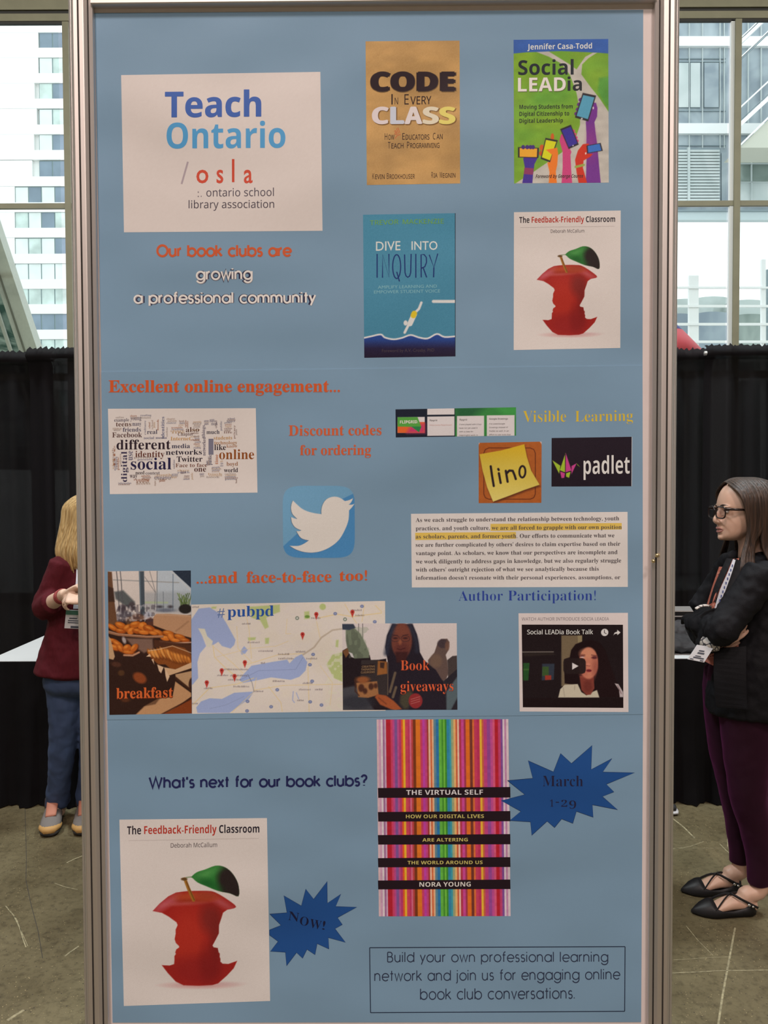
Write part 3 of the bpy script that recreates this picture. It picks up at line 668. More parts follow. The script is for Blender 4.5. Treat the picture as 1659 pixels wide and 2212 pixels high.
# ================================================================ TOP SHEET
INKB = (52, 44, 50)
card = Pic('A', [(42, 80), (1594, 55), (1611, 1293), (64, 1305)], .25, (201, 181, 172)).build('printed_card', S1, S1, 1, 'white card with blue and red lettering', .6)
txt(S1, card, 'A', 'Teach', (385, 409), (1132, 402), 210, (58, 86, 148), 'sansb', fat=.008, layer=2)
txt(S1, card, 'A', 'Ontario', (396, 652), (1322, 646), 212, (78, 138, 178), 'sansb', layer=2)
line(S1, card, 'A', [(562, 755), (513, 928)], 14, (160, 138, 140), 2, 'slash')
for ch, x0, x1, h in (('o', 628, 722, 102), ('s', 785, 838, 102), ('l', 905, 925, 182), ('a', 998, 1066, 102)):
    if ch == 'l': line(S1, card, 'A', [(915, 734), (915, 914)], 19, (186, 62, 40), 2, 'lettering')
    else: txt(S1, card, 'A', ch, (x0, 920), (x1, 918), h, (190, 68, 48), 'gill', off=.012, layer=2)
txt(S1, card, 'A', ':', (638, 1030), (648, 1030), 44, (120, 104, 108), 'gill', layer=2); txt(S1, card, 'A', '.', (662, 1028), (670, 1028), 9, (120, 104, 108), 'gill', layer=2)
txt(S1, card, 'A', 'ontario school', (706, 1026), (1232, 1022), 66, (78, 66, 74), 'sans', layer=2)
txt(S1, card, 'A', 'library association', (568, 1118), (1234, 1114), 64, (70, 58, 66), 'sans', layer=2)
OR = (186, 78, 42)
def shad(S, parent, view, s, p0, p1, h, rgb, dark, sty, w1, w2, dx=1.0, dy=1.2, layer=2, name='lettering'):
    txt(S, parent, view, s, p0, p1, h, dark, sty, layer=layer, w=w2, shift=(dx, dy), name='lettering_shadow'); return txt(S, parent, view, s, p0, p1, h, rgb, sty, layer=layer + 1, w=w1, name=name)
txt(S1, S1, 'A', 'Our book clubs are', (316, 1490), (1374, 1488), 92, (168, 92, 72), 'geo', layer=1, w=.17); txt(S1, S1, 'A', 'Our book clubs are', (316, 1490), (1374, 1488), 92, OR, 'geo', layer=2, w=.14)
for s, p0, p1, h in (('growing', (624, 1672), (1066, 1668), 84), ('a professional community', (138, 1856), (1560, 1852), 88)):
    txt(S1, S1, 'A', s, p0, p1, h, (40, 38, 60), 'geo', layer=1, w=.27, shift=(0, -.3), name='lettering_shadow')
    txt(S1, S1, 'A', s, p0, p1, h, (140, 126, 128), 'geo', layer=2, w=.16, shift=(.5, .5)); txt(S1, S1, 'A', s, p0, p1, h, (212, 196, 188), 'geo', layer=3, w=.115)

# brown paper cover
p = Pic('B', [(124, 122), (1408, 112), (1416, 2062), (142, 2084)], .6, (176, 131, 80))
n1 = p.noise(330, 260, 1); n2 = p.noise(150, 90, 2); p.I *= (1 + .16 * (n1 - .5) + .08 * (n2 - .5))[..., None]
p.line([(130, 430), (420, 200)], 10, (150, 108, 62), .25, 60); p.line([(140, 1030), (640, 1090), (1390, 960)], 10, (146, 104, 58), .22, 90); p.line([(1100, 420), (1400, 640)], 10, (152, 110, 64), .2, 80)
cv = p.build('book_cover', S1, S1, 1, 'brown paper book cover')
txt(S1, cv, 'B', 'CODE', (208, 800), (1338, 798), 262, (110, 82, 54), 'sansb', fat=.060, layer=2, shift=(.4, .8), name='lettering_shadow'); txt(S1, cv, 'B', 'CODE', (212, 796), (1334, 794), 250, (42, 28, 32), 'sansb', fat=.05, layer=3)
def scrawl(S, cv, view, words, h, rgb, layer=2):
    for s, x0, x1, y0, y1 in words:
        txt(S, cv, view, s[0], (x0, y0), (x0 + (x1 - x0) * .8 / (len(s) + .0), y0), h, rgb, 'sans', layer=layer)
        txt(S, cv, view, s[1:].upper(), (x0 + (x1 - x0) * 1.12 / len(s), y0), (x1, y1), h * .78, rgb, 'sans', layer=layer, fat=.008)
scrawl(S1, cv, 'B', [('Every', 655, 1022, 984, 978)], 140, (48, 30, 28))
line(S1, cv, 'B', [(486, 842), (486, 984)], 18, (48, 30, 28), 2, 'lettering'); txt(S1, cv, 'B', 'N', (522, 984), (568, 982), 92, (48, 30, 28), 'sans', layer=2)
for ch, x0, x1, c in (('C', 222, 430, (206, 184, 180)), ('L', 472, 642, (186, 180, 200)), ('A', 664, 890, (206, 186, 180)), ('S', 915, 1112, (206, 186, 160)), ('S', 1140, 1340, (208, 184, 96))):
    txt(S1, cv, 'B', ch, (x0, 1250), (x1, 1248), 232, (120, 82, 44), 'sansb', fat=.04, layer=2, shift=(1.8, 1.2), name='lettering_shadow'); txt(S1, cv, 'B', ch, (x0, 1246), (x1, 1244), 226, c, 'sansb', fat=.03, layer=3)
scrawl(S1, cv, 'B', [('How', 386, 518, 1466, 1464), ('Educators', 626, 996, 1464, 1462), ('Can', 1044, 1176, 1460, 1456), ('Teach', 430, 642, 1584, 1580), ('Programming', 690, 1132, 1580, 1576)], 88, (54, 34, 30))
scrawl(S1, cv, 'B', [('Kevin', 218, 384, 2002, 2000), ('Brookhouser', 414, 796, 2000, 1996), ('Ria', 1024, 1106, 1984, 1982), ('Megnin', 1140, 1350, 1984, 1980)], 78, (62, 38, 30))
txt(S1, cv, 'B', 'all', (528, 1400), (598, 1372), 78, (186, 78, 44), 'sans', layer=2); line(S1, cv, 'B', [(524, 1448), (560, 1402), (604, 1396)], 9, (186, 88, 54), 2, 'caret')

# green cover with raised hands and phones
p = Pic('C', [(126, 104), (1456, 92), (1464, 2110), (134, 2122)], 1.0, (120, 150, 42))
n1 = p.noise(260, 300, 3); p.I = p.I * (1 - n1[..., None] * .55) + np.array((62, 130, 52)) * (n1[..., None] * .55)
n2 = p.noise(420, 160, 8); p.I = p.I * (1 - n2[..., None] * .3) + np.array((140, 150, 34)) * (n2[..., None] * .3)
RD = (176, 162, 150)
p.poly([(430, 268), (620, 268), (900, 440), (1010, 520), (1130, 345), (1240, 285), (1300, 285), (1180, 360), (1090, 450), (1078, 590), (1210, 770), (1330, 920), (1470, 1130), (1480, 2130), (140, 2130), (240, 2065), (420, 1950), (640, 1800), (800, 1690), (1000, 1480), (1060, 1300), (1060, 1100), (1010, 850), (920, 600), (800, 440), (620, 340)], RD, 8)
p.poly([(1330, 640), (1470, 620), (1470, 1080), (1380, 960), (1310, 820)], (70, 132, 58), 40, .7)
p.poly([(100, 60), (1500, 60), (1500, 300), (1300, 284), (800, 262), (300, 280), (100, 300)], (52, 86, 150), 8)
n3 = p.noise(120, 60, 9); p.I *= (1 + .10 * (n3 - .5))[..., None]
PUR, IND, ORG, PNK, RED = (108, 46, 122), (66, 44, 126), (222, 108, 34), (186, 58, 106), (188, 46, 28)
p.poly([(1140, 1260), (1260, 1240), (1280, 1420), (1300, 1560), (1340, 2000), (1352, 2125), (1140, 2125), (1150, 1800), (1150, 1420)], PUR, 8)
p.ell(1215, 1560, 55, 160, (150, 54, 112), 120, .5)
p.poly([(1140, 1250), (1180, 1110), (1250, 985), (1285, 990), (1305, 1060), (1300, 1180), (1262, 1262), (1200, 1300)], PUR, 8)
for fx, fy in ((1072, 945), (1050, 1010), (1032, 1080), (1012, 1140)): p.ell(fx, fy, 34, 26, (92, 42, 108), 8, rot=-20)
def phone(q, scr, cols=(42, 36, 40)):
    p.poly(q, cols, 10); c = np.mean(q, 0); s_ = [tuple(c + (np.array(v) - c) * .84) for v in q]; p.poly(s_, scr, 8)
phone([(1098, 848), (1286, 888), (1176, 1252), (988, 1196)], (80, 140, 162)); p.ell(1085, 1212, 12, 12, (190, 180, 176)); p.ell(1245, 1062, 9, 18, (210, 190, 200))
p.poly([(770, 1520), (795, 1430), (830, 1440), (940, 1680), (925, 1720), (940, 2000), (950, 2118), (800, 2118), (815, 1900), (815, 1680)], PNK, 8)
for fx, fy in ((962, 1385), (982, 1430), (1000, 1478), (1016, 1524)): p.ell(fx, fy, 26, 22, (196, 60, 110), 8)
phone([(780, 1358), (932, 1296), (1042, 1576), (900, 1640)], (54, 42, 128)); p.ell(962, 1590, 9, 9, (180, 170, 180))
p.poly([(600, 1830), (700, 1790), (740, 1640), (752, 1700), (740, 1860), (720, 1950), (735, 2118), (620, 2118), (630, 1960)], ORG, 8)
p.ell(672, 1470, 24, 52, (190, 82, 30), 8); p.ell(525, 1620, 34, 44, (192, 78, 34), 8); p.ell(512, 1700, 28, 34, (180, 70, 34), 8)
phone([(575, 1482), (748, 1516), (640, 1826), (506, 1776)], (196, 186, 24)); p.poly([(580, 1650), (740, 1620), (748, 1720), (700, 1860), (640, 1830), (668, 1720), (610, 1672)], ORG, 8)
p.poly([(262, 1780), (280, 1700), (440, 1700), (480, 1640), (478, 1740), (420, 1850), (400, 2000), (390, 2118), (248, 2118), (285, 1900)], IND, 8)
p.poly([(278, 1900), (410, 1910), (398, 2000), (270, 1990)], (132, 50, 84), 8)
phone([(188, 1612), (482, 1622), (476, 1764), (188, 1758)], (232, 148, 42)); 
for fx in (262, 318, 364, 400): p.ell(fx, 1612, 26, 30, (62, 40, 104), 8)
p.poly([(990, 1790), (1030, 1660), (1100, 1570), (1180, 1560), (1190, 1620), (1150, 1700), (1240, 1710), (1200, 1750), (1110, 1800), (1100, 1900), (1160, 2118), (1040, 2118), (1010, 1960)], RED, 8)
p.line([(1000, 1890), (1110, 1862)], 34, (140, 146, 66), 1, 8)
phone([(1150, 1590), (1350, 1552), (1380, 1664), (1160, 1702)], (52, 100, 168)); p.ell(1140, 1700, 10, 16, (220, 180, 170))
cv = p.build('book_cover', S1, S1, 1, 'green book cover with raised hands holding phones')
txt(S1, cv, 'C', 'Jennifer Casa-Todd', (320, 242), (1228, 226), 82, (206, 196, 196), 'sansb', off=-.004, layer=2)
txt(S1, cv, 'C', 'Social', (192, 598), (970, 592), 218, (34, 38, 44), 'sansb', layer=2)
txt(S1, cv, 'C', 'LEAD', (190, 834), (862, 826), 192, (90, 96, 50), 'sansb', layer=2, shift=(.6, .9), name='lettering_shadow'); txt(S1, cv, 'C', 'LEAD', (188, 830), (860, 822), 192, (214, 204, 188), 'sansb', layer=3)
txt(S1, cv, 'C', 'ia', (884, 820), (1086, 818), 202, (36, 38, 42), 'sansb', layer=2)
for s, x1, y in (('Moving Students from', 958, 1076), ('Digital Citizenship to', 908, 1174), ('Digital Leadership', 820, 1272)): txt(S1, cv, 'C', s, (208, y), (x1, y - 8), 62, (38, 44, 34), 'sansb', layer=2)
txt(S1, cv, 'C', 'Foreword by George Couros', (436, 2046), (1098, 2040), 52, (56, 36, 34), 'sansb', layer=2, slant=.2)

# blue cover with a diver
p = Pic('D', [(92, 90), (1386, 68), (1388, 2080), (110, 2100)], .8, (70, 124, 146))
p.I *= (1 - .06 * p.v)[..., None]
wave = [(60, 1830), (200, 1800), (340, 1772), (400, 1815), (520, 1840), (640, 1820), (760, 1780), (880, 1815), (1000, 1828), (1130, 1765), (1240, 1808), (1420, 1795)]
wave = smooth(wave, 4, False); p.poly(wave + [(1420, 2140), (60, 2140)], (38, 62, 122), 6)
m = np.clip((p.y - 1840) / 130, 0, 1); p.blend(m, (36, 28, 54)); p.blend(np.clip((p.y - 1960) / 120, 0, 1) * .6, (30, 20, 34))
p.line(wave, 22, (208, 196, 206), 1, 8)
W_ = (204, 192, 186)
p.line([(1080, 1308), (1400, 1308)], 42, W_, 1, 8); p.line([(912, 1325), (878, 1412), (840, 1450)], 34, W_, 1, 8); p.line([(812, 1490), (752, 1620)], 74, W_, 1, 8)
p.line([(812, 1478), (800, 1506)], 78, (206, 172, 42), 1, 8); p.line([(740, 1620), (678, 1745)], 36, W_, 1, 8); p.ell(690, 1610, 27, 36, W_)
cv = p.build('book_cover', S1, S1, 1, 'teal book cover with a white diver above dark waves')
flat('cover_edge', S1, cv, 'D', [(1383, 68), (1391, 68), (1391, 2080), (1384, 2080)], (24, 22, 32), 2)
txt(S1, cv, 'D', 'TREVOR', (190, 236), (590, 222), 66, (106, 148, 66), 'sans', layer=2, fat=.006); txt(S1, cv, 'D', 'MACKENZIE', (650, 222), (1226, 212), 66, (106, 148, 66), 'sans', layer=2, fat=.006)
txt(S1, cv, 'D', 'DIVE', (274, 596), (618, 588), 128, (198, 192, 184), 'gill', off=.006, layer=2); txt(S1, cv, 'D', 'INTO', (774, 584), (1138, 582), 122, (198, 192, 184), 'gill', off=.006, layer=2)
NV = (28, 46, 96)
for q in ([(366, 975), (368, 650), (458, 970), (456, 640)], [(676, 648), (682, 900), (696, 950), (722, 968), (748, 950), (762, 900), (768, 640)], [(910, 970), (908, 650), (950, 648), (982, 690), (984, 760), (960, 820), (912, 842)], [(940, 840), (986, 968)], [(1022, 652), (1088, 830), (1142, 636)], [(1088, 830), (1084, 966)]): line(S1, cv, 'D', q, 17, NV, 2 + (len(q) == 2), 'lettering')
for x in (290, 834): line(S1, cv, 'D', [(x, 640), (x, 975)], 17, NV, 2, 'lettering')
line(S1, cv, 'D', [(565 + 56 * math.sin(a), 818 - 168 * math.cos(a)) for a in [i * 2 * PI / 28 for i in range(29)]], 17, NV, 2, 'lettering'); line(S1, cv, 'D', [(566, 892), (604, 1026)], 17, NV, 3, 'lettering')
for s, x0, x1, y in (('AMPLIFY LEARNING AND', 302, 1130, 1126), ('EMPOWER STUDENT VOICE', 246, 1176, 1194)): txt(S1, cv, 'D', s, (x0, y + 4), (x1, y - 12), 44, (122, 160, 164), 'gill', layer=2)
txt(S1, cv, 'D', 'Foreword by A.V. Crosby, PhD', (358, 2022), (1094, 2012), 44, (72, 58, 62), 'gill', layer=2)

# apple cover (used twice)
def apple_cover(S, view, T, quad, lab, k):
    p = Pic(view, quad, k, (203, 184, 175)); t = lambda pts: [T(*q) for q in pts]; e = 8 * T.s
    ap = t([(395, 1090), (470, 1010), (560, 935), (640, 895), (760, 880), (960, 878), (1050, 895), (1180, 975), (1262, 1050), (1170, 1078), (1125, 1110), (1105, 1170), (1080, 1240), (1076, 1330), (1040, 1400), (1008, 1458), (1020, 1478), (1062, 1486), (1070, 1530), (1082, 1545), (1080, 1580), (1088, 1600), (1086, 1630), (1110, 1652), (1170, 1655), (1262, 1622), (1225, 1700), (1150, 1780), (1060, 1860), (1000, 1878), (860, 1885), (700, 1880), (620, 1840), (540, 1750), (478, 1665), (560, 1670), (608, 1655), (612, 1600), (612, 1570), (628, 1548), (622, 1530), (632, 1500), (664, 1478), (662, 1462), (630, 1430), (618, 1390), (630, 1330), (630, 1290), (652, 1240), (640, 1210), (560, 1150), (490, 1110)])
    sc = T.s
    def E(cx, cy, rx, ry, c, ee, a, rot=0, msk=None):
        before = p.I.copy(); x, y = T(cx, cy); p.ell(x, y, rx * T.s, ry * T.s, c, ee * T.s, a, rot)
        if msk is not None: p.I = before * (1 - msk[..., None]) + p.I * msk[..., None]
    E(860, 1880, 270, 26, (186, 120, 116), 40, .8); E(1120, 1865, 140, 16, (190, 150, 146), 30, .7)
    ap = ap[:3] + smooth(ap[3:10], 3, False) + ap[10:]; m = p.poly(ap, (150, 32, 26), e)
    E(760, 1400, 190, 330, (164, 42, 30), 160, .9, 0, m); E(1000, 1180, 110, 160, (112, 34, 30), 110, .8, -10, m); E(1050, 1400, 60, 260, (110, 30, 26), 70, .7, 0, m)
    E(860, 1720, 300, 150, (132, 28, 28), 120, .7, 0, m); E(980, 1640, 110, 220, (112, 24, 24), 90, .5, 0, m); E(520, 1020, 130, 40, (180, 84, 92), 60, .8, -35, m); E(1120, 1010, 150, 34, (170, 78, 80), 60, .8, 30, m); E(640, 960, 60, 40, (176, 92, 98), 50, .5, -35, m)
    E(850, 945, 220, 52, (164, 60, 34), 40, 1, 0, m); E(800, 985, 130, 22, (140, 44, 26), 30, .8, 0, m); E(960, 930, 110, 40, (140, 52, 34), 40, .6, 0, m)
    E(700, 1015, 190, 16, (176, 84, 80), 30, .6, -3, m)
    p.line(t([(735, 750), (770, 850), (822, 975)]), 34 * sc, (150, 96, 34), 1, e); p.line(t([(752, 780), (790, 880), (830, 975)]), 12 * sc, (96, 54, 24), .8, e)
    p.ell(*T(728, 752), 34 * sc, 16 * sc, (92, 62, 34), e); p.line(t([(750, 735), (815, 728)]), 10 * sc, (110, 120, 84), 1, e)
    lf = smooth([(805, 728), (860, 680), (950, 650), (1050, 612), (1130, 618), (1200, 660), (1260, 740), (1292, 830), (1288, 936), (1200, 905), (1080, 880), (960, 830), (870, 790), (820, 745)], 3); lf = t(lf)
    m = p.poly(lf, (44, 104, 44), e); E(1210, 800, 130, 190, (38, 28, 26), 70, 1, -20, m); E(950, 700, 130, 40, (76, 132, 66), 60, .8, -25, m); E(980, 800, 120, 40, (26, 76, 32), 60, .7, 20, m)
    cv = p.build('book_cover', S, S, 1, lab)
    txt(S, cv, view, 'The', T(145, 276), T(290, 274), 90 * sc, (44, 34, 40), 'sansb', layer=2, ref='The'); txt(S, cv, view, 'Feedback-Friendly', T(322, 272), T(1074, 264), 88 * sc, (170, 48, 36), 'sansb', layer=2)
    txt(S, cv, view, 'Classroom', T(1100, 264), T(1518, 260), 88 * sc, (40, 32, 40), 'sansb', layer=2); txt(S, cv, view, 'Deborah McCallum', T(595, 418), T(1076, 412), 50 * sc, (78, 62, 64), 'sans', layer=2)
    line(S, cv, view, [T(160, 342), T(1510, 322)], 3 * sc, (168, 146, 140), 2)
    return cv
class Tf:
    def __init__(s, f, sc): s.f = f; s.s = sc
    def __call__(s, x, y): return s.f(x, y)
apple_cover(S1, 'E', Tf(lambda x, y: (x, y), 1.0), [(68, 122), (1598, 98), (1592, 2068), (64, 2098)], 'white book cover with an eaten red apple', 1.1)
apple_cover(S3, 'O', Tf(lambda x, y: (52 + (x - 68) * .606 + (y - 110) * .0115, 378 + (y - 120) * .592 + (1598 - x) * .002), .60), [(52, 380), (980, 370), (1000, 1520), (80, 1552)], 'larger white book cover with an eaten red apple', 1.0)

# ================================================================ MIDDLE SHEET
def tri(S, s, view, p0, p1, h, rgb, edge, layer=1, **k):     # letters with a soft printed fringe
    txt(S, S, view, s, p0, p1, h, edge, 'serif', layer=layer, fat=.014, name='lettering_shadow', shift=(.5, .5)); txt(S, S, view, s, p0, p1, h, rgb, 'serif', layer=layer + 1, **k)
txt(S2, S2, '', 'Excellent online engagement...', (235, 847.5), (734, 847), 26, (150, 104, 96), 'serif', layer=1, fat=.02, name='lettering_shadow'); txt(S2, S2, '', 'Excellent online engagement...', (235, 847), (734, 846), 26, (192, 76, 34), 'serif', layer=2)
tri(S2, 'Discount codes', 'H', (222, 272), (1550, 262), 150, (188, 80, 44), (140, 108, 106), off=-.004); tri(S2, 'for ordering', 'H', (385, 550), (1400, 545), 145, (188, 80, 44), (140, 108, 106), off=-.004)
tri(S2, '...and', 'K', (92, 190), (425, 184), 92, (192, 78, 36), (130, 104, 108)); tri(S2, 'face-to-face', 'K', (498, 184), (1190, 176), 92, (192, 78, 36), (130, 104, 108)); tri(S2, 'too!', 'K', (1256, 168), (1480, 164), 84, (192, 78, 36), (130, 104, 108))
YL = (200, 162, 50)
txt(S2, S2, 'G', 'Visible', (890, 130), (1176, 126), 76, YL, 'serif', off=-.012, layer=1); txt(S2, S2, 'G', 'Learning', (1236, 126), (1620, 120), 72, YL, 'serif', off=-.012, layer=1)
txt(S2, S2, 'I', 'Author', (366, 690), (684, 688), 72, (42, 58, 128), 'serif', off=-.012, layer=1); txt(S2, S2, 'I', 'Participation!', (722, 688), (1350, 686), 72, (42, 58, 128), 'serif', off=-.012, layer=1)

# word cloud
wc = Pic('F', [(40, 356), (1598, 350), (1616, 1240), (60, 1256)], .25, (203, 184, 175)).build('word_cloud', S2, S2, 1, 'white word cloud print', .6)
BR, DK, NVY, TN, GR = (104, 56, 40), (44, 30, 38), (38, 32, 62), (150, 98, 74), (104, 92, 108)
for s, p0, p1, h, c in [('different', (130, 786), (700, 782), 104, DK), ('social', (280, 996), (708, 994), 124, NVY), ('online', (1212, 888), (1580, 886), 104, (130, 66, 24)), ('digital', (240, 1128), (240, 806), 62, (60, 50, 72)), ('identity', (328, 866), (636, 866), 66, (92, 48, 38)),
                     ('networks', (650, 842), (1030, 838), 54, (46, 36, 46)), ('Twitter', (764, 916), (1036, 912), 58, DK), ('Facebook', (84, 658), (400, 656), 52, (86, 56, 52)), ('media', (712, 772), (904, 770), 46, (50, 46, 66)), ('like', (1160, 792), (1284, 790), 60, DK),
                     ('world', (1262, 1026), (1410, 1024), 46, DK), ('teens', (124, 542), (286, 540), 44, (92, 60, 52)), ('friends', (196, 598), (388, 596), 44, (74, 66, 84)), ('much', (1078, 622), (1216, 620), 42, (54, 48, 60)), ('also', (860, 602), (1000, 598), 50, (84, 52, 42)),
                     ('real', (452, 622), (560, 620), 44, (70, 62, 76)), ('Face to face', (752, 972), (1086, 968), 40, (112, 70, 56)), ('one', (950, 1020), (1074, 1018), 40, (74, 40, 36)), ('boyd', (1290, 958), (1410, 956), 42, (140, 92, 64)), ('students', (1156, 682), (1350, 678), 36, (170, 124, 74)),
                     ('technology', (1160, 732), (1402, 730), 36, (156, 108, 72)), ('know', (1290, 766), (1404, 764), 32, (158, 110, 84)), ('Internet', (700, 690), (912, 688), 38, (176, 126, 70)), ('Chapter', (776, 640), (940, 638), 36, (104, 82, 78)), ('use', (300, 900), (300, 800), 44, (100, 90, 106)),
                     ('networked', (1068, 850), (1068, 655), 34, (92, 80, 92)), ('things', (1062, 656), (1062, 530), 34, (96, 84, 98)), ('public', (1132, 948), (1132, 840), 38, (70, 64, 84)), ('time', (1200, 940), (1200, 838), 34, (166, 96, 60)), ('identities', (634, 670), (634, 440), 34, (86, 84, 108)),
                     ('need', (330, 1048), (424, 1046), 36, DK), ('context', (436, 1050), (586, 1048), 30, (92, 80, 84)), ('way', (270, 1086), (350, 1084), 34, (80, 62, 66)), ('law', (806, 1042), (866, 1040), 36, (110, 84, 88)), ('many', (296, 536), (392, 534), 30, (90, 80, 96)),
                     ('social media', (418, 676), (660, 672), 26, (96, 90, 110)), ('example', (106, 492), (262, 488), 34, (96, 84, 92)), ('young', (276, 478), (392, 474), 32, (110, 96, 104)), ('think', (1128, 530), (1196, 526), 30, (100, 88, 100)), ('often', (1190, 560), (1190, 480), 24, (130, 110, 110))]:
    txt(S2, wc, 'F', s, p0, p1, h, c, 'serif', layer=2, batch='lettering')
flat('word_block', S2, wc, 'F', [(1100, 672), (1152, 672), (1152, 840), (1100, 840)], (112, 104, 116), 2)
rnd = random.Random(4); FW = ['people', 'privacy', 'youth', 'information', 'share', 'public', 'life', 'online', 'school', 'parents', 'space', 'book', 'culture', 'context', 'adults', 'access', 'reading', 'chapter']
boxes = [(80, 700, 40, 12, 0)]
def filler(x0, y0, x1, y1, n, ver=0, hh=20):
    for i in range(n):
        w = rnd.choice(FW); c = rnd.choice([TN, GR, (150, 130, 122), (128, 96, 88), (120, 110, 122), (176, 140, 110), (160, 132, 118)])
        if ver: x = x0 + (x1 - x0) * (i + .8) / n; a = y1 - rnd.random() * (y1 - y0) * .25; b = y0 + rnd.random() * (y1 - y0) * .25; txt(S2, wc, 'F', w, (x, a), (x, b), hh, c, 'serif', layer=2, batch='lettering')
        else: y = y0 + (y1 - y0) * (i + .8) / n; a = x0 + rnd.random() * (x1 - x0) * .2; b = x1 - rnd.random() * (x1 - x0) * .2; txt(S2, wc, 'F', w, (a, y), (b, y - 2), hh, c, 'serif', layer=2, batch='lettering')
for a in [(120, 435, 215, 462, 1), (272, 425, 350, 465, 2), (370, 415, 520, 465, 2), (500, 470, 540, 580, 2, 1), (555, 450, 580, 620, 1, 1), (420, 470, 445, 640, 1, 1), (470, 475, 490, 590, 1, 1), (650, 455, 770, 520, 3), (660, 520, 672, 660, 1, 1), (690, 550, 860, 620, 4), (780, 480, 850, 540, 3), (850, 470, 890, 560, 2, 1),
          (925, 490, 1030, 560, 4), (1050, 480, 1110, 530, 3), (1110, 470, 1175, 500, 2), (1225, 480, 1245, 610, 1, 1), (1258, 495, 1350, 620, 6), (1290, 460, 1392, 500, 3), (1368, 510, 1384, 690, 1, 1), (1388, 560, 1404, 640, 1, 1), (80, 565, 190, 595, 2), (90, 700, 120, 990, 2, 1), (90, 850, 160, 1030, 4, 1), (160, 810, 185, 1000, 1, 1), (730, 860, 748, 990, 1, 1),
          (915, 1005, 940, 1120, 1, 1), (530, 1090, 548, 1190, 1, 1), (390, 1060, 500, 1110, 3), (300, 1100, 490, 1160, 4), (120, 1140, 300, 1165, 2), (510, 1050, 720, 1110, 4), (570, 1100, 650, 1130, 2), (710, 1050, 780, 1090, 3), (830, 1060, 910, 1110, 3), (1000, 1040, 1060, 1080, 2), (1070, 1040, 1250, 1090, 3), (1110, 970, 1240, 1030, 4), (1220, 900, 1260, 970, 3), (1260, 1040, 1410, 1110, 5),
          (1385, 1080, 1405, 1160, 1, 1), (940, 640, 1020, 780, 7), (310, 860, 540, 905, 2), (760, 1000, 900, 1040, 2), (1080, 900, 1110, 960, 2, 1), (1090, 855, 1125, 900, 1), (910, 560, 1020, 700, 4)]:
    filler(*a)
flush()
# screenshot strip with green header
p = Pic('G', [(44, 44), (844, 30), (844, 218), (46, 230)], 1.2, (24, 28, 40))
p.poly([(440, 20), (860, 20), (860, 240), (440, 240)], (52, 116, 56), 3); p.poly([(440, 20), (640, 20), (520, 140), (440, 120)], (30, 74, 46), 60, .8); p.poly([(700, 20), (860, 20), (860, 90), (760, 80)], (66, 146, 66), 40, .6)
for a in ([(255, 38), (435, 36), (435, 78), (255, 80)], [(255, 92), (435, 90), (435, 218), (255, 220)], [(452, 88), (632, 86), (632, 222), (452, 226)], [(650, 84), (834, 82), (834, 220), (650, 222)], [(58, 96), (238, 94), (238, 200), (58, 200)]): p.poly(a, (200, 184, 180), 3)
p.poly([(58, 128), (238, 128), (238, 200), (58, 200)], (206, 88, 38), 3); p.poly([(150, 140), (238, 140), (238, 200), (120, 200)], (180, 50, 90), 30); p.poly([(58, 96), (190, 95), (216, 160), (200, 195), (150, 160), (58, 158)], (78, 140, 56), 3); p.poly([(150, 158), (216, 158), (200, 196)], (40, 110, 60), 3)
sc = p.build('screenshot_print', S2, S2, 1, 'green and white web page screenshot')
txt(S2, sc, 'G', 'FLIPGRID.', (74, 138), (194, 136), 20, (222, 214, 208), 'sansb', layer=2)
for s, x0, x1, y, h, c in (('flipgrid', 270, 320, 122, 11, (60, 52, 52)), ('https://www.flipgrid.com', 270, 418, 152, 9, (196, 150, 140)), ('flipgrid', 468, 518, 118, 11, (60, 52, 52)), ('Google Drawings', 666, 790, 112, 11, (50, 44, 50)),
                           ('I have played with it but', 466, 614, 148, 9, (104, 92, 92)), ('have not yet used it', 466, 588, 172, 9, (104, 92, 92)), ('with a class for', 466, 560, 196, 9, (104, 92, 92)), ('meaningful work. It', 466, 590, 220, 9, (104, 92, 92)),
                           ("I've used Google", 666, 770, 144, 9, (104, 92, 92)), ('Drawings instead of', 666, 790, 168, 9, (104, 92, 92)), ('Padlet as well. In an', 666, 796, 192, 9, (104, 92, 92)), ('effort to use tools that', 666, 808, 216, 9, (104, 92, 92))):
    txt(S2, sc, 'G', s, (x0, y), (x1, y - 1), h, c, 'sans', layer=2, fat=.008)
# cork board note logo
p = Pic('G', [(596, 266), (1014, 258), (1012, 664), (596, 666)], 1.2, (160, 82, 36))
n1 = p.noise(14, 14, 5); p.I *= (1 + .06 * (n1 - .5))[..., None]
for cx, cy, sx, sy in ((596, 262, 1, 1), (1014, 260, -1, 1)): p.poly([(cx, cy - 6), (cx + sx * 16, cy - 6), (cx + sx * 6, cy + 6), (cx, cy + 18)], (190, 170, 165), 4)
rr = lambda x0, y0, x1, y1, r: [(x1 - r, y0), (x1 - r * .3, y0 + r * .3), (x1, y0 + r), (x1, y1 - r), (x1 - r * .3, y1 - r * .3), (x1 - r, y1), (x0 + r, y1), (x0 + r * .3, y1 - r * .3), (x0, y1 - r), (x0, y0 + r), (x0 + r * .3, y0 + r * .3), (x0 + r, y0)]
q = rr(630, 300, 972, 640, 34); p.line(q + [q[0]], 5, (84, 36, 24), 1, 4)
note = [(602, 342), (750, 316), (898, 276), (916, 360), (944, 450), (1000, 544), (900, 578), (790, 620), (692, 656), (652, 560), (622, 450)]
